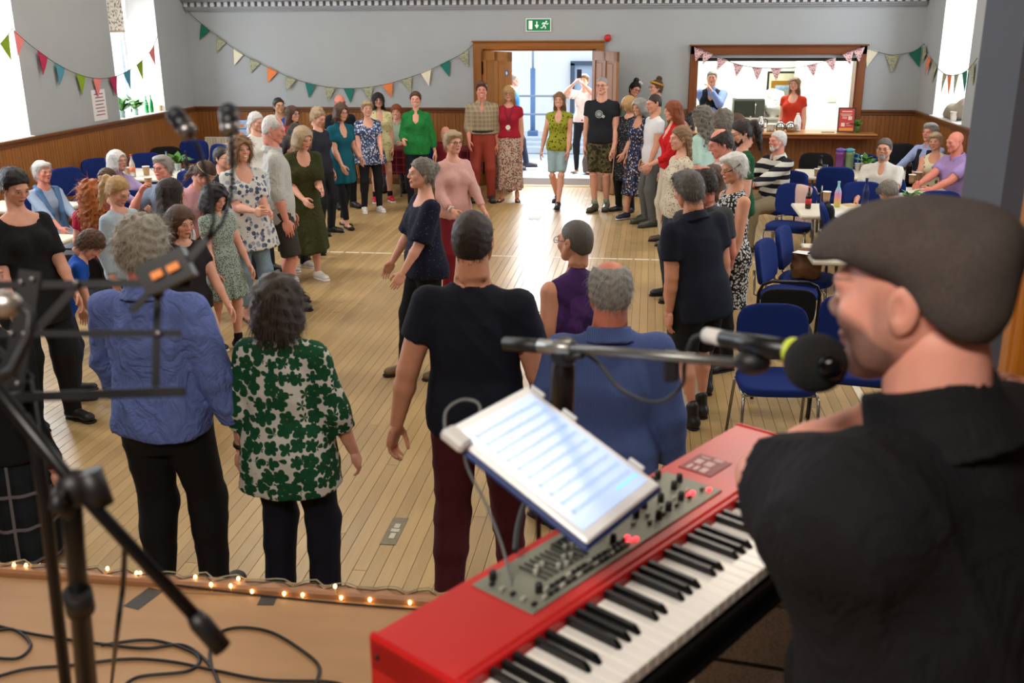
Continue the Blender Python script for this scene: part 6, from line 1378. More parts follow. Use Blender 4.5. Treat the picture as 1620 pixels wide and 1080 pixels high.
for px, py in ((1466, 337), (1482, 337)): p = tz_(px, py); cup(p.x, p.y, .72, 'white paper cup on the table at the pillar', 'cups at the pillar table', True, 1.1)
# paper bag and clothes on chairs
p = onZ(1272, 440, .49); S = Shape(); S.loft((0, 0, 0), np.eye(3), [(0, .12, .085, 0), (.1, .13, .10, 0), (.2, .12, .07, .01), (.25, .10, .03, .01)], .02, 3, fold=(.05, 7, 1, .25)); S.warp = lambda X, Y, Z: (.006*np.sin(40*X+20*Z)*np.sin(33*Z+9*Y)).astype(f32)
tag(link('paper_bag', np_mesh('paper_bag', *S.mesh(.012), plain((112, 72, 36), .55, var=.2, scale=20)), loc=(p.x+.02, p.y+.06, .485)), 'crumpled brown paper bag sitting on a blue chair', 'bag')
def drape(label, px, py, z, col, w, hgt, face, name, cat, thick=.05):
    p = onZ(px, py, z); S = Shape(); S.loft((0, 0, 0), np.eye(3), [(-hgt, w*.75, thick*1.3, 0), (-hgt*.4, w, thick*1.2, 0), (-.02, w*.95, thick, 0), (.02, w*.8, thick*.6, 0)], .02, 2.6, fold=(.14, 9, .5, .05)); S.warp = lambda X, Y, Z: (.008*np.sin(22*X+6*Z)).astype(f32)
    o = dress_obj(name, *S.mesh(.014), col, None, 'knit'); o.location = p; o.rotation_euler = (0, 0, math.radians(face)); return tag(o, label, cat)
drape('pale pink cardigan hung over a blue chair back', 1277, 296, .855, (210, 176, 166), .13, .45, -22, 'cardigan', 'clothing')
drape('black jacket hung over a blue chair back', 1311, 327, .86, (20, 20, 26), .20, .50, 84, 'jacket', 'clothing')
# left tables
p = tz_(100, 337); bottle(-6.32, 9.95, .72, .25, .033, glass('dff0f6', .1, .3), plain((60, 130, 190), .4), 'clear water bottle with blue label on the left table', lab=plain((90, 150, 200), .5))
p = tz_(57, 393, .72); cup(p.x, p.y, .72, 'kraft paper cup on the table corner by the woman in black', 'cups on the near left table'); p = tz_(63, 388); cup(p.x, p.y, .72, 'kraft paper cup on the table corner by the woman in black', 'cups on the near left table')
p = tz_(68, 398); MB(); tag(MB().grid(lambda u, v: (p.x+(u-.5)*.22, p.y+(v-.5)*.2, .722+.012*abs(math.sin(7*u+3*v))), 8, 8).build('napkin', plain((214, 196, 170), .9)), 'crumpled paper napkin on the near left table', 'napkin')
plant(-5.75, 8.35, .72, 'small green plant on the near left table', .16, 12, seed=9)
for i, (px, py) in enumerate(((203, 279), (232, 277), (275, 268), (282, 265))): p = tz_(px, py, .72); cup(min(p.x, -6.02), min(p.y, 13.0), .72, 'kraft paper cup on the flower table', 'cups on the flower table', False, 1.2)
p = tz_(211, 280); bottle(p.x, p.y, .72, .29, .036, glass('f0e8e0', .1, .4), plain((190, 40, 60), .4), 'clear bottle with red cap and label on the flower table', lab=plain((214, 120, 90), .5))
plant(-6.25, 12.85, .72, 'vase of white flowers and green leaves on the flower table', .22, 18, seed=11)
bottle(-6.08, 12.75, .72, .28, .03, plain((30, 30, 34), .2), plain((20, 20, 20), .4), 'dark pump bottle beside the flower vase'); bottle(-6.45, 12.95, .72, .24, .032, glass('dff0f6', .1, .3), plain((60, 130, 190), .4), 'water bottle with blue cap beside the flower vase')
if cupman:
    i = cupman; w = i['root'].matrix_basis @ Vector(tuple(i['wr'][-1])); hd = i['root'].matrix_basis @ Vector(tuple(i['hc'])); q = (w*.45+hd*.55); cup(q.x, q.y-.10, q.z-.07, 'paper cup held to the mouth of the spectacled man', None)
# window sills
plant(XL-.12, 14.35, WZ0+.02, 'bushy green plant on the left window sill nearest the pane', .28, 22, plain((150, 176, 170), .4), seed=21); plant(XL-.10, 14.72, WZ0+.02, 'bushy green plant beside the bottles on the left window sill', .28, 22, plain((160, 184, 176), .4), seed=22)
GB = plain((20, 120, 50), .1, var=.2)
bottle(XL-.10, 15.08, WZ0+.02, .26, .033, GB, plain((30, 110, 60), .4), 'green glass bottle on the left window sill nearer the plants'); bottle(XL-.08, 15.2, WZ0+.02, .27, .033, GB, plain((30, 110, 60), .4), 'taller green glass bottle on the left window sill nearer the cup')
cup(XL-.06, 15.44, WZ0+.02, 'brown paper cup at the end of the left window sill', None)
S = Shape(); S.ell((0, .3, .10), (.13, .34, .11), .05).ell((.06, .12, .17), (.12, .22, .12), .05).ell((.02, .62, .05), (.10, .22, .06), .05); S.warp = lambda X, Y, Z: (.012*np.sin(18*Y+9*Z)+.008*np.sin(30*X+22*Y)).astype(f32); S.cut(lambda X, Y, Z: .0-Z+0*X+0*Y)
o = dress_obj('coat_pile', *S.mesh(.018), (150, 140, 122), None, 'linen'); o.location = (XR+.12, 14.55, WZ0+.022); tag(o, 'folded beige coat heaped on the right window sill', 'coat')
cup(XR-.0+.02, 14.62, WZ0+.022, 'white paper cup in front of the coat on the sill', None, True, 1.3)
# radiator and boxes on the far wall
a = onY(328, 222, FAR); b = onY(383, 235, FAR); r = empty('radiator', ((a.x+b.x)/2, FAR-.09, .15), 0, 'cream panel radiator under the panelling in the far left corner', 'radiator')
w_ = b.x-a.x; MB().box((0, 0, .33), (w_, .06, .58), ch=.01).build('panel', plain((206, 200, 182), .5, var=.03), r); m = MB()
for i in range(int(w_/.05)): m.box((-w_/2+.025+i*.05, -.035, .33), (.028, .02, .54), ch=.006)
m.build('flutes', plain((214, 208, 192), .5, var=.03), r)
for e in (-1, 1): MB().tube([(e*w_*.4, .02, .05), (e*w_*.4, .02, -.15)], .012, 6).build('pipe', plain((190, 186, 176), .4, .5), r)
p = onY(391, 215, FAR-.7); r = table('small white table with blue food boxes by the radiator', p.x-.45, p.x+.35, FAR-1.1, FAR-.35, .72)
for i in range(3):
    q = empty('food_box', (p.x-.1, FAR-.7, .72+.13*i), .1*i, ['lowest', 'middle', 'topmost'][i]+' pale blue food box in the stack by the radiator', 'box', 'food boxes by the radiator'); MB().box((0, 0, .06), (.3, .22, .12), ch=.006).build('carton', plain((150, 176, 214), .6), q); MB().box((0, -.111, .05), (.14, .004, .05)).build('picture', plain((214, 130, 60), .6), q)

# ------------------------------------------------------------------ counter and kitchen things
CT = HB+.005
def ctr(px, Y=FAR-.1): return onY(px, 205, Y).x
r = empty('framed_poster', (ctr(1338, FAR-.18), FAR-.18, CT), 0, 'framed red poster standing on the counter beside a plant', 'poster'); r.rotation_euler = (math.radians(-8), 0, math.radians(-6))
MB().box((0, 0, .19), (.26, .02, .38), ch=.004).build('frame', plain((60, 36, 22), .4), r); MB().box((0, -.011, .19), (.22, .004, .34)).build('sheet', plain((190, 60, 52), .5, var=.08), r); m = MB()
for x_, z_, w_, h_ in ((0, .32, .15, .016), (-.01, .28, .17, .008), (-.01, .26, .14, .008), (.05, .22, .055, .055), (-.03, .235, .07, .008), (-.03, .215, .07, .008), (-.05, .12, .055, .055), (.04, .14, .08, .008), (.04, .115, .07, .008)): m.box((x_, -.0135, z_), (w_, .002, h_))
m.build('print', plain((236, 200, 190), .6), r); MB().box((0, -.0135, .05), (.21, .002, .04)).build('band', plain((220, 150, 50), .6), r)
plant(ctr(1356, FAR-.15), FAR-.15, CT, 'small leafy plant in a jar at the end of the counter', .17, 14, plain((90, 120, 60), .3), seed=31)
STL = plain((190, 188, 184), .12, 1.0, var=.03)
for i, px in enumerate((1234, 1250)):
    r = empty('coffee_pot', (ctr(px, FAR-.12), FAR-.12, CT), 0, ['left', 'right'][i]+' of two shining round steel pots on the counter', 'pot', 'steel pots on the counter'); MB().lathe([(.05, 0), (.075, .04), (.078, .08), (.06, .13), (.03, .155), (0, .16)], n=18).build('pot_body', STL, r); MB().ball((0, 0, .168), .012, 8, 6).build('knob', BLKMET, r); MB().tube([(.07, 0, .11), (.115, 0, .12), (.12, 0, .05), (.075, 0, .04)], .008, 6).build('handle', STL, r)
r = empty('milk_bottle', (ctr(1261, FAR+.02), FAR+.02, CT), 0, 'white plastic milk bottle behind the steel pots', 'bottle'); MB().lathe([(.05, 0), (.055, .02), (.055, .17), (.03, .235), (.022, .25)], n=12).build('bottle_body', plain((232, 234, 230), .4, var=.02), r); MB().lathe([(.022, .25), (.022, .275), (0, .275)], n=12).build('cap', plain((210, 220, 214), .4), r)
for k_, px in enumerate((1216, 1222, 1255)): cup(ctr(px, FAR-.05), FAR-.05, CT, ['paper cup beside the steel jug on the counter', 'second paper cup by the steel jug on the counter', 'paper cup between the steel pots and milk'][k_], None, k_ < 2, 1.1)
r = empty('steel_jug', (ctr(1203, FAR-.02), FAR-.02, CT), 0, 'tall steel vacuum jug on the counter', 'jug'); MB().lathe([(.055, 0), (.06, .05), (.055, .15), (.035, .2), (.035, .22), (0, .225)], n=16).build('vessel', STL, r); MB().tube([(.05, 0, .19), (.1, 0, .17), (.1, 0, .06), (.058, 0, .04)], .009, 6).build('handle', BLKMET, r)
bottle(ctr(1192, FAR-.06), FAR-.06, CT, .15, .04, plain((70, 30, 70), .3), plain((30, 24, 30), .4), 'short dark purple jar on the counter', neck=.15); bottle(ctr(1186, FAR+.04), FAR+.04, CT, .22, .03, plain((206, 200, 180), .3), plain((210, 210, 205), .4), 'pale sauce bottle on the counter beside the jar')
p = onY(1310, 206, FAR-.2); tag(MB().tube([(0, 0, 0), (.14, .01, 0), (.2, .0, 0)], .006, 6).build('pen', plain((40, 36, 34), .4), None, (p.x-.1, FAR-.2, CT+.006)), 'dark pen lying on the pale counter', 'pen')
r = empty('worktop_unit', (1.25, FAR+2.62, 0), 0, 'kitchen worktop unit behind the serving hatch', 'cabinet'); MB().box((0, 0, .45), (2.3, .58, .88)).build('cabinet_body', plain((200, 196, 188), .5), r); MB().box((0, -.02, .91), (2.34, .62, .04), ch=.006).build('worktop', plain((150, 140, 128), .4), r)
for i in range(4): d = MB().box((-.86+i*.573, -.30, .45), (.55, .02, .78), ch=.004).build('door', plain((210, 206, 198), .5), r)
a = onY(1160, 166, FAR+2.4); r = empty('microwave_oven', (a.x+.28, FAR+2.55, .93), 0, 'dark microwave oven on the kitchen worktop', 'microwave'); MB().box((0, 0, .16), (.55, .38, .32), ch=.008).build('case', plain((70, 74, 64), .4, .3), r); MB().box((-.08, -.195, .16), (.36, .01, .26)).build('door', plain((36, 40, 34), .2), r); MB().box((.2, -.195, .16), (.12, .01, .28)).build('control_panel', plain((54, 56, 50), .4), r); MB().tube([(.11, -.22, .06), (.11, -.22, .26)], .008, 6).build('handle', STL, r)
tag(MB().grid(lambda u, v: (a.x+.05+u*.5, FAR+2.38+v*.35, 1.262+.012*math.sin(6*u)*math.sin(5*v)), 8, 6).build('tea_towel', plain((206, 216, 232), .9)), 'pale blue cloth lying on top of the microwave', 'cloth')
pc = onY(1232, 146, ky1-.02); r = empty('framed_picture', (pc.x+.25, ky1-.03, pc.z), 0, 'gold and black framed landscape picture leaning on the kitchen wall', 'picture')
MB().box((0, 0, 0), (.95, .03, .75)).build('outer_frame', plain((40, 34, 24), .4), r); MB().box((0, -.018, 0), (.88, .01, .68)).build('mount', plain((214, 206, 176), .6), r); MB().box((0, -.026, -.06), (.8, .014, .54)).build('gilt_frame', plain((176, 128, 40), .35, .5), r)
t = NT('landscape_print', .5); z_ = t.xyz(t.obj())[2]; n_ = t.noise(9, None, 4); t.col(t.ramp(t.math('ADD', t.math('MULTIPLY', z_, 1.6), n_), [(.2, lin((70, 84, 70))), (.42, lin((170, 168, 140))), (.55, lin((120, 150, 180))), (.8, lin((170, 196, 214)))])); MB().box((0, -.036, -.07), (.66, .006, .4)).build('print', t.m, r)
S = Shape(); S.ell((0, 0, .25), (.24, .18, .2), .05).ell((.02, 0, .08), (.10, .1, .12), .05).ell((-.02, 0, .40), (.2, .15, .1), .05); S.warp = lambda X, Y, Z: (.014*np.sin(22*X+13*Z)+.009*np.sin(31*Z+12*X)).astype(f32); pb = onY(1228, 190, FAR+2.5)
o = dress_obj('laundry_bag', *S.mesh(.02), (226, 228, 222), None, 'linen'); o.location = (pb.x-.05, FAR+2.55, .93); tag(o, 'bulging white cloth bag on the kitchen worktop', 'bag')
ps = onY(1316, 158, ky0+2.0-.01); r = empty('wall_socket', (ps.x, ky0+1.995, ps.z), 0, 'white double socket on the kitchen wall', 'socket'); MB().box((0, 0, 0), (.15, .014, .086), ch=.004).build('plate', plain((214, 216, 200), .4, var=.02), r); MB().box((-.035, -.009, 0), (.03, .004, .03)).build('switch', plain((236, 236, 226), .4, var=0), r); MB().box((.035, -.009, 0), (.03, .004, .03)).build('switch', plain((236, 236, 226), .4, var=0), r)
# handbag by the door, camera of the photographer
p = onZ(934, 272, 0); r = empty('handbag', (p.x+.02, p.y-.1, 0), 0, 'grey-brown handbag on the floor beside the right door leaf', 'bag'); S = Shape(); S.loft((0, 0, 0), np.eye(3), [(0, .15, .1, 0), (.2, .17, .1, 0), (.36, .12, .05, 0)], .02, 3); o = dress_obj('bag_body', *S.mesh(.02), (84, 70, 64), r, 'leather'); MB().tube([(-.1, 0, .34), (-.08, 0, .5), (.08, 0, .5), (.1, 0, .34)], .012, 8).build('strap', plain((60, 48, 44), .5), r)
p = onY(916.5, 117, 18.15); r = empty('camera_phone', (p.x, p.y, p.z), 0, 'black phone held up by the woman outside the door', 'phone'); MB().box((0, 0, 0), (.085, .012, .16), ch=.004).build('phone_body', plain((20, 22, 40), .3), r); MB().box((0, .008, 0), (.075, .003, .14)).build('screen', plain((30, 34, 60), .1), r)
# ------------------------------------------------------------------ keyboard on the stage
U = Vector((math.sin(math.radians(34)), math.cos(math.radians(34)), 0)); KO = Vector((-.103, 1.05, 0)); KA = math.atan2(U.y, U.x)
RED = plain((190, 22, 24), .32, var=.05); REDT = plain((200, 40, 38), .30, var=.05)
kb = empty('stage_piano', (KO.x, KO.y, 1.62), KA, 'red stage piano with black and white keys on the stage', 'keyboard'); KL = 1.085
def kbx(name, c, d, m, ch=.003, par=None): return MB().box(c, d, None, 0, ch).build(name, m, par or kb)
kbx('case', (KL/2, .17, .03), (KL-.028, .34, .06), plain((15, 15, 17), .45, var=.1), .006)
kbx('top_panel', (KL/2, .2515, .09), (KL, .177, .06), REDT, .006)
kbx('front_lip', (KL/2, .158, .092), (KL-.03, .012, .055), RED, .003)
kbx('front_rail', (KL/2, .006, .045), (KL, .012, .05), plain((16, 16, 18), .4), .003)
for x in (.007, KL-.007): kbx('end_cheek', (x, .17, .062), (.014, .342, .122), RED, .005)
m = MB()
for x in (.02, .32): m.ball((-.001, x, .09), (.003, .005, .005), 8, 5)
m.build('end_screw', BLKMET, kb)
WKEY = plain((232, 228, 222), .22, var=.03); BKEY = plain((14, 14, 15), .28, var=.05); nw = 43; kw = (KL-.034)/nw
wk = MB().box((0, .0775, .0915), (kw-.0011, .146, .022), ch=.0015).mesh('white_key'); wk.materials.append(WKEY)
q = MB(); hw = .0055; q.add([(-hw, .05, .10), (hw, .05, .10), (hw, .152, .10), (-hw, .152, .10), (-hw*.75, .062, .1145), (hw*.75, .062, .1145), (hw*.8, .152, .1155), (-hw*.8, .152, .1155)], [(0, 1, 5, 4), (1, 2, 6, 5), (2, 3, 7, 6), (3, 0, 4, 7), (4, 5, 6, 7)]); bk = q.mesh('black_key'); bk.materials.append(BKEY)
names = 'EFGABCD'
for i in range(nw):
    x = .017+kw*(i+.5); link('white_key', wk, kb, loc=(x, 0, 0))
    if names[i % 7] in 'FGACD' and i < nw-1: link('black_key', bk, kb, loc=(x+kw/2, 0, 0))
# control panel with drawbars, knobs, buttons
cp = kbx('control_panel', (.478, .252, .1215), (.56, .128, .004), plain((134, 136, 122), .45, .2, var=.12, scale=30), .001)
DK = plain((18, 18, 20), .4); LG = plain((170, 170, 160), .5); LED = plain((255, 40, 50), .4, var=0, emit=4.0)
rg = random.Random(12); bt = MB().box((0, 0, .004), (.010, .006, .006), ch=.001).mesh('button'); bt.materials.append(DK); kn = MB().lathe([(.0065, 0), (.006, .012), (.005, .017), (0, .0175)], n=12).mesh('knob'); kn.materials.append(DK)
bt2 = bt.copy(); bt2.materials.clear(); bt2.materials.append(LG)
db = MB().box((0, 0, .003), (.004, .060, .003)).mesh('drawbar'); db.materials.append(plain((60, 60, 56), .4)); cap_ = MB().box((0, 0, .006), (.006, .008, .009), ch=.001).mesh('drawbar_cap'); cap_.materials.append(LG)
Z0 = .1235
for i in range(9):
    o = link('drawbar', db, cp, loc=(.285+i*.0135, .262, Z0)); link('drawbar_cap', cap_, cp, loc=(.285+i*.0135, .250+rg.uniform(-.015, .03), Z0))
for i in range(5): link('button', bt2 if i % 2 else bt, cp, loc=(.215+.0*i, .200+i*.022, Z0))
for i in range(16): link('button', bt if i % 3 else bt2, cp, loc=(.24+i*.0148, .200, Z0)); link('button', bt if i % 4 else bt2, cp, loc=(.26+i*.014, .213, Z0))
for x, y in ((.23, .30), (.25, .22), (.44, .30), (.455, .225), (.475, .26), (.50, .31), (.53, .31), (.57, .30), (.60, .31), (.63, .30), (.66, .31), (.56, .25), (.60, .26), (.64, .25), (.69, .30), (.72, .31), (.70, .26), (.735, .27), (.67, .225), (.62, .22), (.58, .215)): link('knob', kn, cp, loc=(x, y, Z0))
for i in range(10): link('button', bt if i % 2 else bt2, cp, loc=(.53+i*.022, .235-.02*(i % 2), Z0))
m = MB()
for x, y, w in ((.475, .206, .008), (.487, .2, .008), (.482, .215, .008), (.70, .222, .02), (.738, .205, .008)): m.box((x, y, Z0+.003), (w, .006, .004))
m.build('red_display', LED, cp)
kbx('screen', (.405, .285, .125), (.06, .03, .004), plain((40, 44, 40), .1), .001, cp)
m = kbx('printed_badge', (.84, .275, .1205), (.085, .075, .002), plain((140, 22, 30), .4, var=.05), .0005)
m = MB()
for x, y, w, d in ((.815, .295, .02, .008), (.815, .28, .02, .008), (.845, .292, .022, .016), (.845, .268, .022, .018), (.815, .262, .022, .014), (.872, .262, .012, .02), (.868, .29, .006, .02)): m.box((x, y, .122), (w, d, .001))
m.build('badge_print', plain((226, 190, 186), .5), kb)
# keyboard stand
ks = empty('keyboard_stand', (KO.x, KO.y, STAGE), KA, 'black cross-braced stand under the red stage piano', 'stand')
for y in (.05, .29): MB().tube([(.06, y, .655), (1.02, y, .655)], .016, 8).build('bearer', BLKMET, ks)
for s_ in (0, 1):
    y = .11+.12*s_; MB().box((.54, y, .33), (.045, .028, .92), (0, math.radians(48 if s_ else -48), 0), ch=.004).build('cross_leg', BLKMET, ks); MB().tube([(.88 if not s_ else .2, -.05, .02), (.88 if not s_ else .2, .39, .02)], .016, 8).build('foot_bar', BLKMET, ks)
MB().tube([(.88, -.0, .02), (.88, -.0, .3), (.84, .02, .655)], .02, 8).build('upright', BLKMET, ks); MB().tube([(.2, -.0, .02), (.22, .02, .655)], .02, 8).build('upright', BLKMET, ks)
# tablet on its mount
tp = Vector((-.128, 1.436, 1.948)); tu = Vector((-.81, .43, .40)).normalized(); tr = Vector((.48, .88, .03)); tr = (tr-tu*tr.dot(tu)).normalized(); tn = tr.cross(tu)
tb_ = empty('tablet', tp, 0, 'white tablet in blue cover showing sheet music above the stage piano', 'tablet'); tb_.matrix_basis = Matrix((tr, tu, tn)).transposed().to_4x4(); tb_.location = tp
MB().box((0, 0, -.008), (.226, .292, .010), ch=.003).build('cover', plain((24, 52, 110), .6, var=.1), tb_)
MB().box((0, 0, .0), (.216, .282, .008), ch=.003).build('tablet_body', plain((232, 232, 234), .3, var=.02), tb_)
MB().box((0, 0, .0046), (.190, .246, .001)).build('screen', plain((186, 210, 250), .2, var=0, emit=.42), tb_)
m = MB(); q = random.Random(8)
for i in range(10):
    y = .105-i*.0215
    for k in range(5): m.box((.004, y-.0012*k*1.4, .0054), (.165, .0004, .0004))
    for k in range(11): m.ball((-.07+k*.0145+q.uniform(-.003, .003), y-q.uniform(0, .006), .0055), (.0016, .0013, .0006), 6, 4); 
    m.box((-.078, y-.003, .0055), (.004, .009, .0005))
m.build('staves', plain((158, 184, 228), .6, var=0, emit=.36), tb_)
m = MB()
for k in range(8): m.box((.03+k*.008, -.1045+.001*(k % 3), .0056), (.006, .003, .0005))
m.build('marker_highlight', plain((90, 220, 240), .5, var=0, emit=.6), tb_)
MB().box((-.112, .115, .006), (.03, .045, .02), ch=.005).build('corner_clip', plain((200, 198, 196), .4, var=.03), tb_); 
for y in (-.09, .05, .12): MB().box((.112, y, .002), (.006, .03, .014), ch=.002).build('edge_clip', plain((206, 208, 210), .4), tb_)
# microphone stand behind the piano: pole, boom, microphone at the singer
px_, py_ = -.135, 1.70; cl_ = Vector((px_, py_, 2.055))
ms = empty('microphone_stand', (px_, py_, STAGE), 0, 'grey boom microphone stand rising behind the tablet', 'microphone stand')
GRY = plain((120, 120, 118), .35, .7, var=.06); L = lambda v: Vector(v)-Vector((px_, py_, STAGE))
MB().tube([(0, 0, .05), (0, 0, .75)], .013, 10).build('lower_pole', BLKMET, ms); MB().tube([(0, 0, .7), L(cl_)], .011, 10).build('upper_pole', GRY, ms)
MB().lathe([(.019, 0), (.02, .09), (.013, .10)], tuple(L(cl_)+Vector((0, 0, -.13))), 12).build('height_collar', BLKVIN, ms)
for a in (.4, 2.5, 4.6): MB().tube([(0, 0, .12), (.3*math.cos(a), .3*math.sin(a), .012)], .011, 8).build('tripod_leg', BLKMET, ms)
b0 = onD(800, 543, 1.80); b1 = onD(1172, 573, 1.50); dr = (b1-b0).normalized()
MB().tube([L(b0+dr*.07), L(b1)], .0085, 10).build('boom', GRY, ms); MB().tube([L(b0), L(b0+dr*.085)], .013, 10).build('boom_grip', BLKVIN, ms); MB().tube([L(b0+dr*.08), L(b0+dr*.15)], .0135, 10).build('boom_sleeve', plain((150, 150, 148), .35, .6), ms)
c = onD(893, 556, 1.74); MB().lathe([(.02, -.022), (.024, -.015), (.024, .015), (.02, .022)], tuple(L(c)), 14, R=Matrix.Rotation(PI/2, 3, 'X')).build('clutch', BLKVIN, ms); MB().tube([L(c)+Vector((.0, -.03, 0)), L(c)+Vector((.035, -.05, .012))], .007, 6).build('clutch_lever', BLKVIN, ms)
c = onD(1062, 567, 1.59); MB().box(tuple(L(c)-Vector((0, 0, .012))), (.026, .026, .05), ch=.005).build('cable_clip', BLKVIN, ms)
c = onD(1190, 572, 1.48); MB().ball(tuple(L(c)), (.028, .022, .02), 12, 8).build('swivel', BLKVIN, ms)
# tablet arm
a0 = Vector((px_, py_, 1.90)); MB().tube([L(a0), L(a0.lerp(tp-tn*.02, .5)+Vector((0, 0, -.03))), L(tp-tn*.016)], .010, 8).build('tablet_arm', BLKMET, ms)
# singer's microphone
e0 = onD(1118, 530, 1.56); e1 = onD(1255, 556, 1.40); bc_ = onD(1290, 574, 1.37)
mic = empty('microphone', e0, 0, 'black microphone with foam ball windshield at the mouth of the singer', 'microphone'); K = lambda v: Vector(v)-e0
MB().tube([K(e0+(e1-e0)*.16), K(e1)], [.012, .017], 14).build('handle', plain((26, 26, 30), .35, .3), mic); MB().tube([K(e0), K(e0+(e1-e0)*.2)], .0125, 14).build('white_tape', plain((216, 212, 210), .6), mic)
MB().tube([K(e1-(e1-e0).normalized()*.004), K(e1+(e1-e0).normalized()*.016)], .020, 16).build('yellow_ring', plain((206, 220, 40), .5), mic); MB().ball(tuple(K(bc_)), (.043, .043, .041), 24, 16).build('foam_ball', plain((14, 14, 15), .95, var=.3, scale=300, bump=.5), mic)
c = onD(1313, 577, 1.335); MB().lathe([(.017, -.02), (.018, .012), (.012, .02), (0, .021)], tuple(K(c)), 14, R=Matrix.Rotation(PI/2, 3, 'X')).build('clamp_knob', plain((20, 20, 22), .15, .5), mic)
def cable(label, pts, r=.0035, col=(16, 16, 18), cat='cable', group=None):
    P_ = [Vector(p) for p in pts]; D = []
    for i in range(len(P_)-1):
        a, b, c, d = P_[max(i-1, 0)], P_[i], P_[i+1], P_[min(i+2, len(P_)-1)]
        for k in range(8):
            t = k/8; D.append(.5*((2*b)+(c-a)*t+(2*a-5*b+4*c-d)*t*t+(3*b-a-3*c+d)*t**3))
    D.append(P_[-1]); o = MB().tube([q-P_[0] for q in D], r, 7).build('cable', plain(col, .5, var=.1), None, P_[0]); return tag(o, label, cat, group)
cable('black microphone cable looping from the taped microphone end along the boom', [onD(1117, 530, 1.56), onD(1095, 537, 1.58), onD(1083, 575, 1.6), onD(1078, 610, 1.62), onD(1040, 636, 1.64), onD(985, 618, 1.68), onD(945, 572, 1.71), onD(905, 552, 1.73), onD(878, 575, 1.735), onD(872, 640, 1.735)], .0035, (40, 42, 46))
cable('thin grey charging cable hanging from the tablet clip', [onD(705, 690, 1.62), onD(706, 650, 1.64), onD(735, 632, 1.66), onD(760, 648, 1.66), onD(735, 720, 1.64), onD(770, 800, 1.63), onD(795, 865, 1.62), onD(810, 930, 1.6)], .0025, (110, 112, 110))
cable('thick black lead plugged into the back of the stage piano', [onD(815, 872, 1.66), onD(820, 830, 1.72), onD(832, 795, 1.78), onD(850, 800, 1.8), onD(852, 900, 1.85)], .005)
# grey monitor speaker under the piano
p = onZ(1190, 930, 1.45); sp = empty('stage_amplifier', (p.x+.12, p.y+.16, STAGE), math.radians(-8), 'grey grille stage amplifier standing behind the piano stand', 'amplifier')
MB().box((0, 0, .25), (.44, .30, .50), ch=.012).build('cabinet', plain((176, 172, 164), .5), sp)
t = NT('speaker_grille', .6, .2); v = t.voro(260); t.col(t.mix(t.math('LESS_THAN', v.outputs['Distance'], .35), lin((196, 194, 196)), lin((120, 118, 122)))); MB().box((.0, -.153, .24), (.40, .01, .42)).build('grille', t.m, sp)
MB().box((0, -.16, .30), (.40, .004, .006)).build('grille_seam', plain((40, 40, 44), .5), sp)

# ------------------------------------------------------------------ the singer at the piano
mz = STAGE; MH = 1.80; MLEAN = 9
def flat_cap(i):
    S = Shape(); S.ell((0, .024, .066), (.092, .106, .056), .03).ell((0, -.042, .076), (.082, .076, .038), .04, rot('X', 14)).ell((0, .066, .016), (.084, .058, .082), .04).ell((0, -.088, .066), (.068, .042, .014), .03, rot('X', 20))
    S.warp = lambda X, Y, Z: (.0028*np.sin(40*X+30*Y)*np.sin(35*Z+20*Y)+.002*np.sin(26*Y+60*X)).astype(f32)
    S.cut(lambda X, Y, Z: (np.interp(Y, [-.2, -.14, -.07, 0, .08, .14], [.036, .042, .056, .026, -.046, -.072]).astype(f32)-Z+0*X)*.8)
    t = NT('tweed_cap', .95, 0, .15); n = t.noise(300, None, 3); n2 = t.noise(34, None, 4); t.col(t.mix(n2, t.mix(n, lin((44, 40, 40)), lin((112, 102, 98))), lin((70, 62, 60)))); t.bump(n, .5, .002)
    link('flat_cap', np_mesh('flat_cap', *S.mesh(.0045), t.m), i['root'], mw=i['HM'])
sing = person('man in black short-sleeved shirt and grey flat cap seated at the piano', (.45, 1.25), MH, face=-134, sex='m', w=1.13, z0=mz, sit=True, hipz=.585, lean=MLEAN, head_=(2, 9, 2), skin=(232, 164, 144), hair=('bald', (96, 84, 78)), hsc=1.03, stubble=.95,
    top=dict(collar_h=.034, c=(24, 24, 27), sleeve=.64, sr=.034, sr1=.044, collar=1, hem=-.06, loose=1.0, inf=.022, neck='round', wr=.009, wf=20, sk=.10, mat='poplin'), bottom=dict(c=(20, 20, 24)), shoes=('shoe', (20, 20, 22)), vox=.0085,
    LA=(-.085, -.100, .815), le=(.9, -1.0, -.75), LH=((-.6, .7, .35), (0, -.1, -1)), RA=(-.16, -.30, .62), hands=(.5, .5), group='musicians on the stage', extras=(flat_cap,), LF=(-.20, -.36, 0, -40), RF=(-.37, -.19, 0, -50), kneehint=(-.72, -.70, .25))
hcw = sing['root'].matrix_basis @ Vector(tuple(sing['hc'])); tgt = onD(1442, 497, 1.34)
sing['root'].location += Vector((tgt.x-hcw.x, tgt.y-hcw.y, 0)); SZ = tgt.z-hcw.z
print('SINGER dz', SZ)
sg = sing['root'].location
st_ = empty('stool', (sg.x+.02, sg.y, STAGE), 0, 'black padded stool under the singer', 'stool'); MB().lathe([(.15, .42), (.17, .43), (.17, .46), (.15, .475), (0, .48)], n=20).build('seat', BLKVIN, st_)
for a in range(4): MB().tube([(.1*math.cos(a*PI/2+.6), .1*math.sin(a*PI/2+.6), .42), (.2*math.cos(a*PI/2+.6), .2*math.sin(a*PI/2+.6), 0)], .013, 8).build('leg', BLKMET, st_)

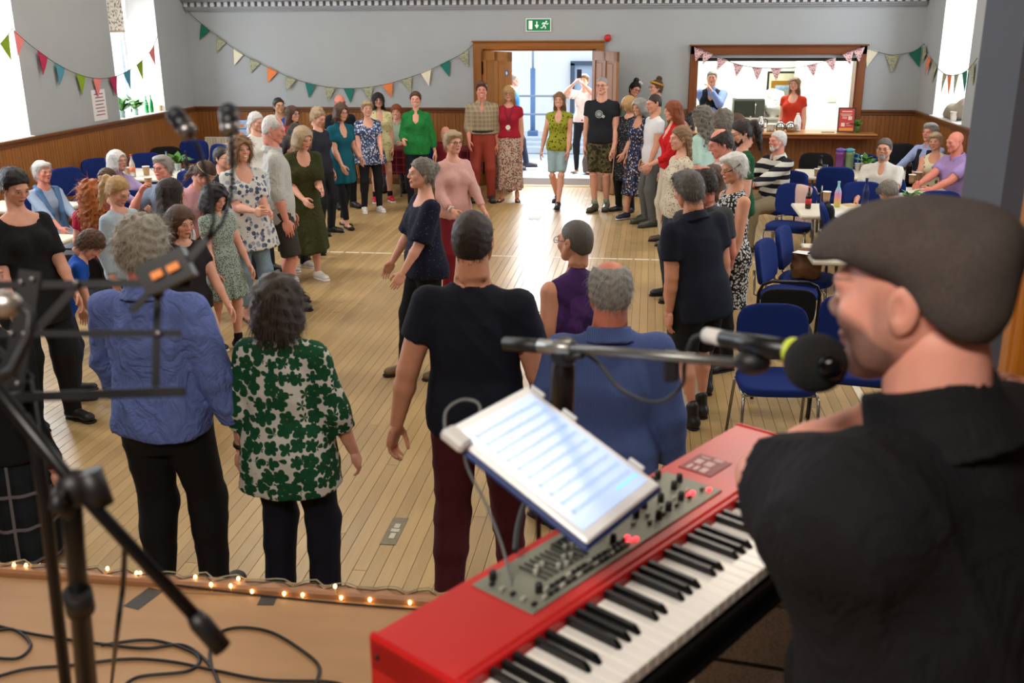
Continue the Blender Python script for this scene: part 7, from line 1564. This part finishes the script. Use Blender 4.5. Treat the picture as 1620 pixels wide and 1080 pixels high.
# ------------------------------------------------------------------ music stand, boom stand and microphones at the left
D0 = 1.32
o0 = onD(70, 1000, D0+.25); fr = Vector((o0.x, o0.y, STAGE))
mu = empty('music_stand', fr, 0, 'black folding music stand at the left edge of the stage', 'music stand'); F = lambda px, py, d=D0: onD(px, py, d)-fr
FL = plain((22, 22, 25), .4, .4, var=.1)
def strip(name, a, b, w, t=.0016, par=None, m=None):
    a, b = Vector(a), Vector(b); d = (b-a); L_ = d.length; d.normalize(); n = Vector(tuple(-CF)); s_ = d.cross(n).normalized(); n = s_.cross(d); return MB().box(tuple((a+b)/2), (L_, w, t*2), Matrix((d, s_, n)).transposed()).build(name, m or FL, par or mu)
strip('ledge', F(-90, 632), F(292, 619), .0125, .005); strip('rail', F(-90, 452), F(302, 447), .010); strip('rail', F(-90, 528), F(286, 527), .009)
strip('centre_plate', F(48, 428, D0-.004), F(20, 616, D0-.004), .029, .0012); strip('brace', F(0, 585, D0+.003), F(126, 447, D0+.003), .011); strip('side_arm', F(250, 432, D0+.003), F(246, 612, D0+.003), .009); strip('brace', F(-20, 540, D0+.004), F(50, 600, D0+.004), .010)
m = MB()
for x, y in ((33, 446), (51, 441), (18, 527), (38, 527), (22, 590), (28, 606), (120, 447), (250, 527)): m.ball(tuple(F(x, y, D0-.008)), .0035, 8, 6)
m.build('rivet', plain((150, 150, 150), .3, .8), mu)
MB().tube([F(40, 600, D0+.02), F(72, 800, D0+.10), F(105, 1090, D0+.24)], .009, 10).build('pole', FL, mu)
for a in (.2, 2.2, 4.4): MB().tube([(.0, 0, .30), (.27*math.cos(a), .27*math.sin(a), .01)], .008, 8).build('leg', FL, mu)
MB().tube([F(105, 1090, D0+.24), (0, 0, .1)], .010, 8).build('lower_pole', FL, mu)
# clip-on recorder with orange pads
dv = empty('clip_on_recorder', onD(262, 432, D0-.03), 0, 'black clip-on recorder with two orange pads on the music stand', 'recorder'); e = lambda px, py, d=D0-.03: onD(px, py, d)-onD(262, 432, D0-.03)
strip('housing', e(226, 447), e(300, 412), .040, .009, dv, plain((16, 16, 18), .35, var=.1)); strip('pad', e(240, 438, D0-.042), e(257, 430, D0-.042), .009, .002, dv, plain((226, 130, 50), .5, var=.05)); strip('pad', e(265, 427, D0-.042), e(283, 418, D0-.042), .009, .002, dv, plain((226, 130, 50), .5, var=.05))
strip('clip_arm', e(208, 492), e(250, 450), .009, .002, dv); strip('clip_arm', e(295, 415), e(330, 375), .010, .002, dv); MB().tube([e(250, 452, D0), e(250, 470, D0)], .008, 8).build('clamp', FL, dv)
# boom stand
B0 = 1.22
o1 = onD(112, 1085, B0+.25); bf = Vector((o1.x, o1.y, STAGE)); bs_ = empty('boom_stand', bf, 0, 'black boom microphone stand crossing the left foreground', 'microphone stand'); H_ = lambda px, py, d=B0: onD(px, py, d)-bf
MB().tube([H_(-60, 545, B0-.02), H_(120, 770), H_(318, 985, B0+.02)], .0088, 12).build('boom', BLKMET, bs_); MB().tube([H_(306, 972, B0+.018), H_(316, 984, B0+.02), H_(352, 1026, B0+.03)], [.010, .0135, .0125], 12).build('counterweight', BLKVIN, bs_)
MB().tube([H_(112, 780, B0+.03), H_(118, 860, B0+.08), H_(138, 1090, B0+.25)], [.013, .0125, .015], 12).build('pole', BLKMET, bs_); MB().tube([H_(138, 1090, B0+.25), (.0, 0, .12)], .013, 10).build('lower_pole', BLKMET, bs_)
MB().tube([H_(122, 935, B0+.12), H_(128, 965, B0+.14)], .019, 12).build('height_collar', BLKVIN, bs_); MB().ball(tuple(H_(118, 772, B0+.005)), (.022, .022, .024), 14, 10).build('clutch', BLKVIN, bs_); MB().tube([H_(95, 775, B0-.02), H_(88, 800, B0-.03), H_(110, 812, B0-.01)], .009, 8).build('clutch_lever', BLKVIN, bs_)
MB().tube([H_(140, 745, B0), H_(160, 800, B0+.01)], .016, 10).build('boom_sleeve', BLKVIN, bs_)
for a in (.9, 3.0, 5.1): MB().tube([(0, 0, .16), (.30*math.cos(a), .30*math.sin(a), .012)], .011, 8).build('tripod_leg', BLKMET, bs_)
cable('black cable hanging straight down beside the boom stand', [onD(198, 850, 1.3), onD(194, 930, 1.42), onD(184, 1010, 1.52), onZ(176, 1085, STAGE+.006)], .004)
lm = empty('microphone', onD(12, 480, 1.15), 0, 'silver microphone head at the very left edge', 'microphone'); J = lambda px, py, d=1.15: onD(px, py, d)-onD(12, 480, 1.15)
MB().ball(tuple(J(8, 481)), (.020, .016, .016), 14, 10).build('grille', plain((176, 166, 160), .35, .8), lm); MB().tube([J(-60, 478), J(-4, 480)], .013, 12).build('handle', plain((40, 40, 44), .4), lm); MB().tube([J(30, 483), J(48, 496), J(46, 530), J(20, 585), J(-20, 610)], .006, 8).build('holder', BLKVIN, lm)
def neck_mic(label, a, b, path, dist):
    p0 = onD(*a, dist); p1 = onD(*b, dist); r = empty('gooseneck_microphone', p1, 0, label, 'microphone'); Q = lambda v: Vector(v)-p1
    mid = p0.lerp(p1, .6); MB().tube([Q(p0), Q(mid)], [.0125, .011], 12).build('microphone_body', plain((30, 30, 34), .4, .3), r); MB().tube([Q(p0.lerp(p1, .35)), Q(p0.lerp(p1, .75))], .0115, 12).build('silver_grip', plain((130, 128, 128), .3, .8), r); MB().ball(tuple(Q(p0)), .0125, 12, 8).build('grille', plain((40, 42, 48), .5, .4), r)
    MB().tube([Q(mid), Q(p1)]+[Q(onD(x, y, d)) for x, y, d in path], .0026, 8).build('gooseneck', BLKMET, r)
neck_mic('tilted blurred gooseneck microphone before the left panelling', (279, 184), (309, 224), ((322, 258, 1.28), (334, 310, 1.29), (338, 350, 1.29), (328, 378, 1.29)), 1.27); neck_mic('upright blurred gooseneck microphone before the radiator', (362, 178), (366, 224), ((368, 262, 1.28), (366, 310, 1.29), (352, 352, 1.29), (330, 380, 1.29)), 1.27)

# ------------------------------------------------------------------ stage edge: fairy lights, tape, cables
fl_pts = [(22, 893), (43, 905), (170, 899), (216, 906), (223, 916), (255, 928), (309, 913), (334, 925), (365, 928), (377, 915), (399, 939), (449, 933), (478, 932), (530, 927), (540, 949), (585, 949), (648, 946), (692, 943), (-20, 896), (120, 911)]
fy = empty('fairy_lights', (-1.3, EY, STAGE+.03), 0, 'string of warm fairy lights taped along the stage edge', 'fairy lights'); fo = fy.location
pts = []; GL = plain((255, 196, 110), .4, var=0, emit=14.0); CLR = plain((220, 200, 150), .3, var=.05)
xs = sorted((onY(a, b, EY).x, a, b) for a, b in fl_pts)
for i in range(60):
    x = -2.3+i*.032; pts.append((x-fo.x, .012*math.sin(i*1.7)+.004, -.004+.006*math.sin(i*2.3)))
MB().tube(pts, .0022, 5).build('wire', plain((60, 66, 50), .5), fy); pts = [(a, b+.012, c+.003) for a, b, c in pts]; MB().tube(pts, .002, 5).build('wire', plain((170, 160, 130), .5), fy)
bl = MB().ball((0, 0, 0), (.0045, .0045, .0065), 10, 8).mesh('bulb'); bl.materials.append(GL); bst = MB().tube([(0, 0, -.03), (0, 0, -.005)], .0022, 6).mesh('bulb_stem'); bst.materials.append(CLR)
for x, a, b in xs:
    q = onY(a, b, EY+(.006 if b < 925 else -.03)); z = max(q.z, STAGE+.026) if b < 930 else STAGE+.012; o = link('bulb', bl, fy, loc=(q.x-fo.x, q.y-fo.y, z-fo.z)); link('bulb_stem', bst, o)
for lab, px, py, w, d, rz in (('dark grey gaffer tape strip across the stage edge behind the boom', 235, 938, .055, .11, -.25), ('short black gaffer tape strip on the stage edge by the green blouse', 432, 937, .05, .045, .1)):
    p = onZ(px, py, STAGE); tag(MB().box((0, 0, .0), (w, d, .0012)).build('gaffer_tape', plain((52, 50, 48), .6, var=.2, scale=60), None, (p.x, min(p.y, EY-.035-d/2), STAGE+.001), rz), lab, 'tape')
def zc(*pp): return [onZ(a, b, STAGE+.006) for a, b in pp]
CG = 'cables lying on the stage'
cable('black cable looping across the stage below the tape', zc((-20, 985), (40, 1000), (100, 1010), (160, 1018), (230, 1025), (290, 1020), (330, 1050), (350, 1090)), .0045, group=CG)
cable('black cable in a wide low curl on the left of the stage', zc((-10, 1040), (30, 1040), (48, 1018), (20, 995), (-20, 1000)), .0045, group=CG)
cable('black cable running along the stage under the boom stand', zc((-20, 1075), (40, 1058), (110, 1052), (200, 1042), (270, 1046), (340, 1060), (420, 1075), (520, 1078), (560, 1090)), .0045, group=CG)
cable('black cable arching in a large loop near the red piano', zc((335, 1060), (332, 1030), (345, 1002), (380, 992), (430, 1000), (480, 1030), (505, 1055), (498, 1085)), .0045, group=CG)
cable('black cable crossing the loops in the lower left', zc((160, 1020), (240, 1012), (310, 1035), (300, 1060), (220, 1070), (190, 1090)), .0045, group=CG)
cable('thin black cable along the stage edge beside the fairy lights', [onY(280, 925, EY-.04)*1.0, onZ(400, 940, STAGE+.004), onZ(520, 952, STAGE+.004), onZ(640, 962, STAGE+.004), onZ(720, 966, STAGE+.004)], .003, group=CG)
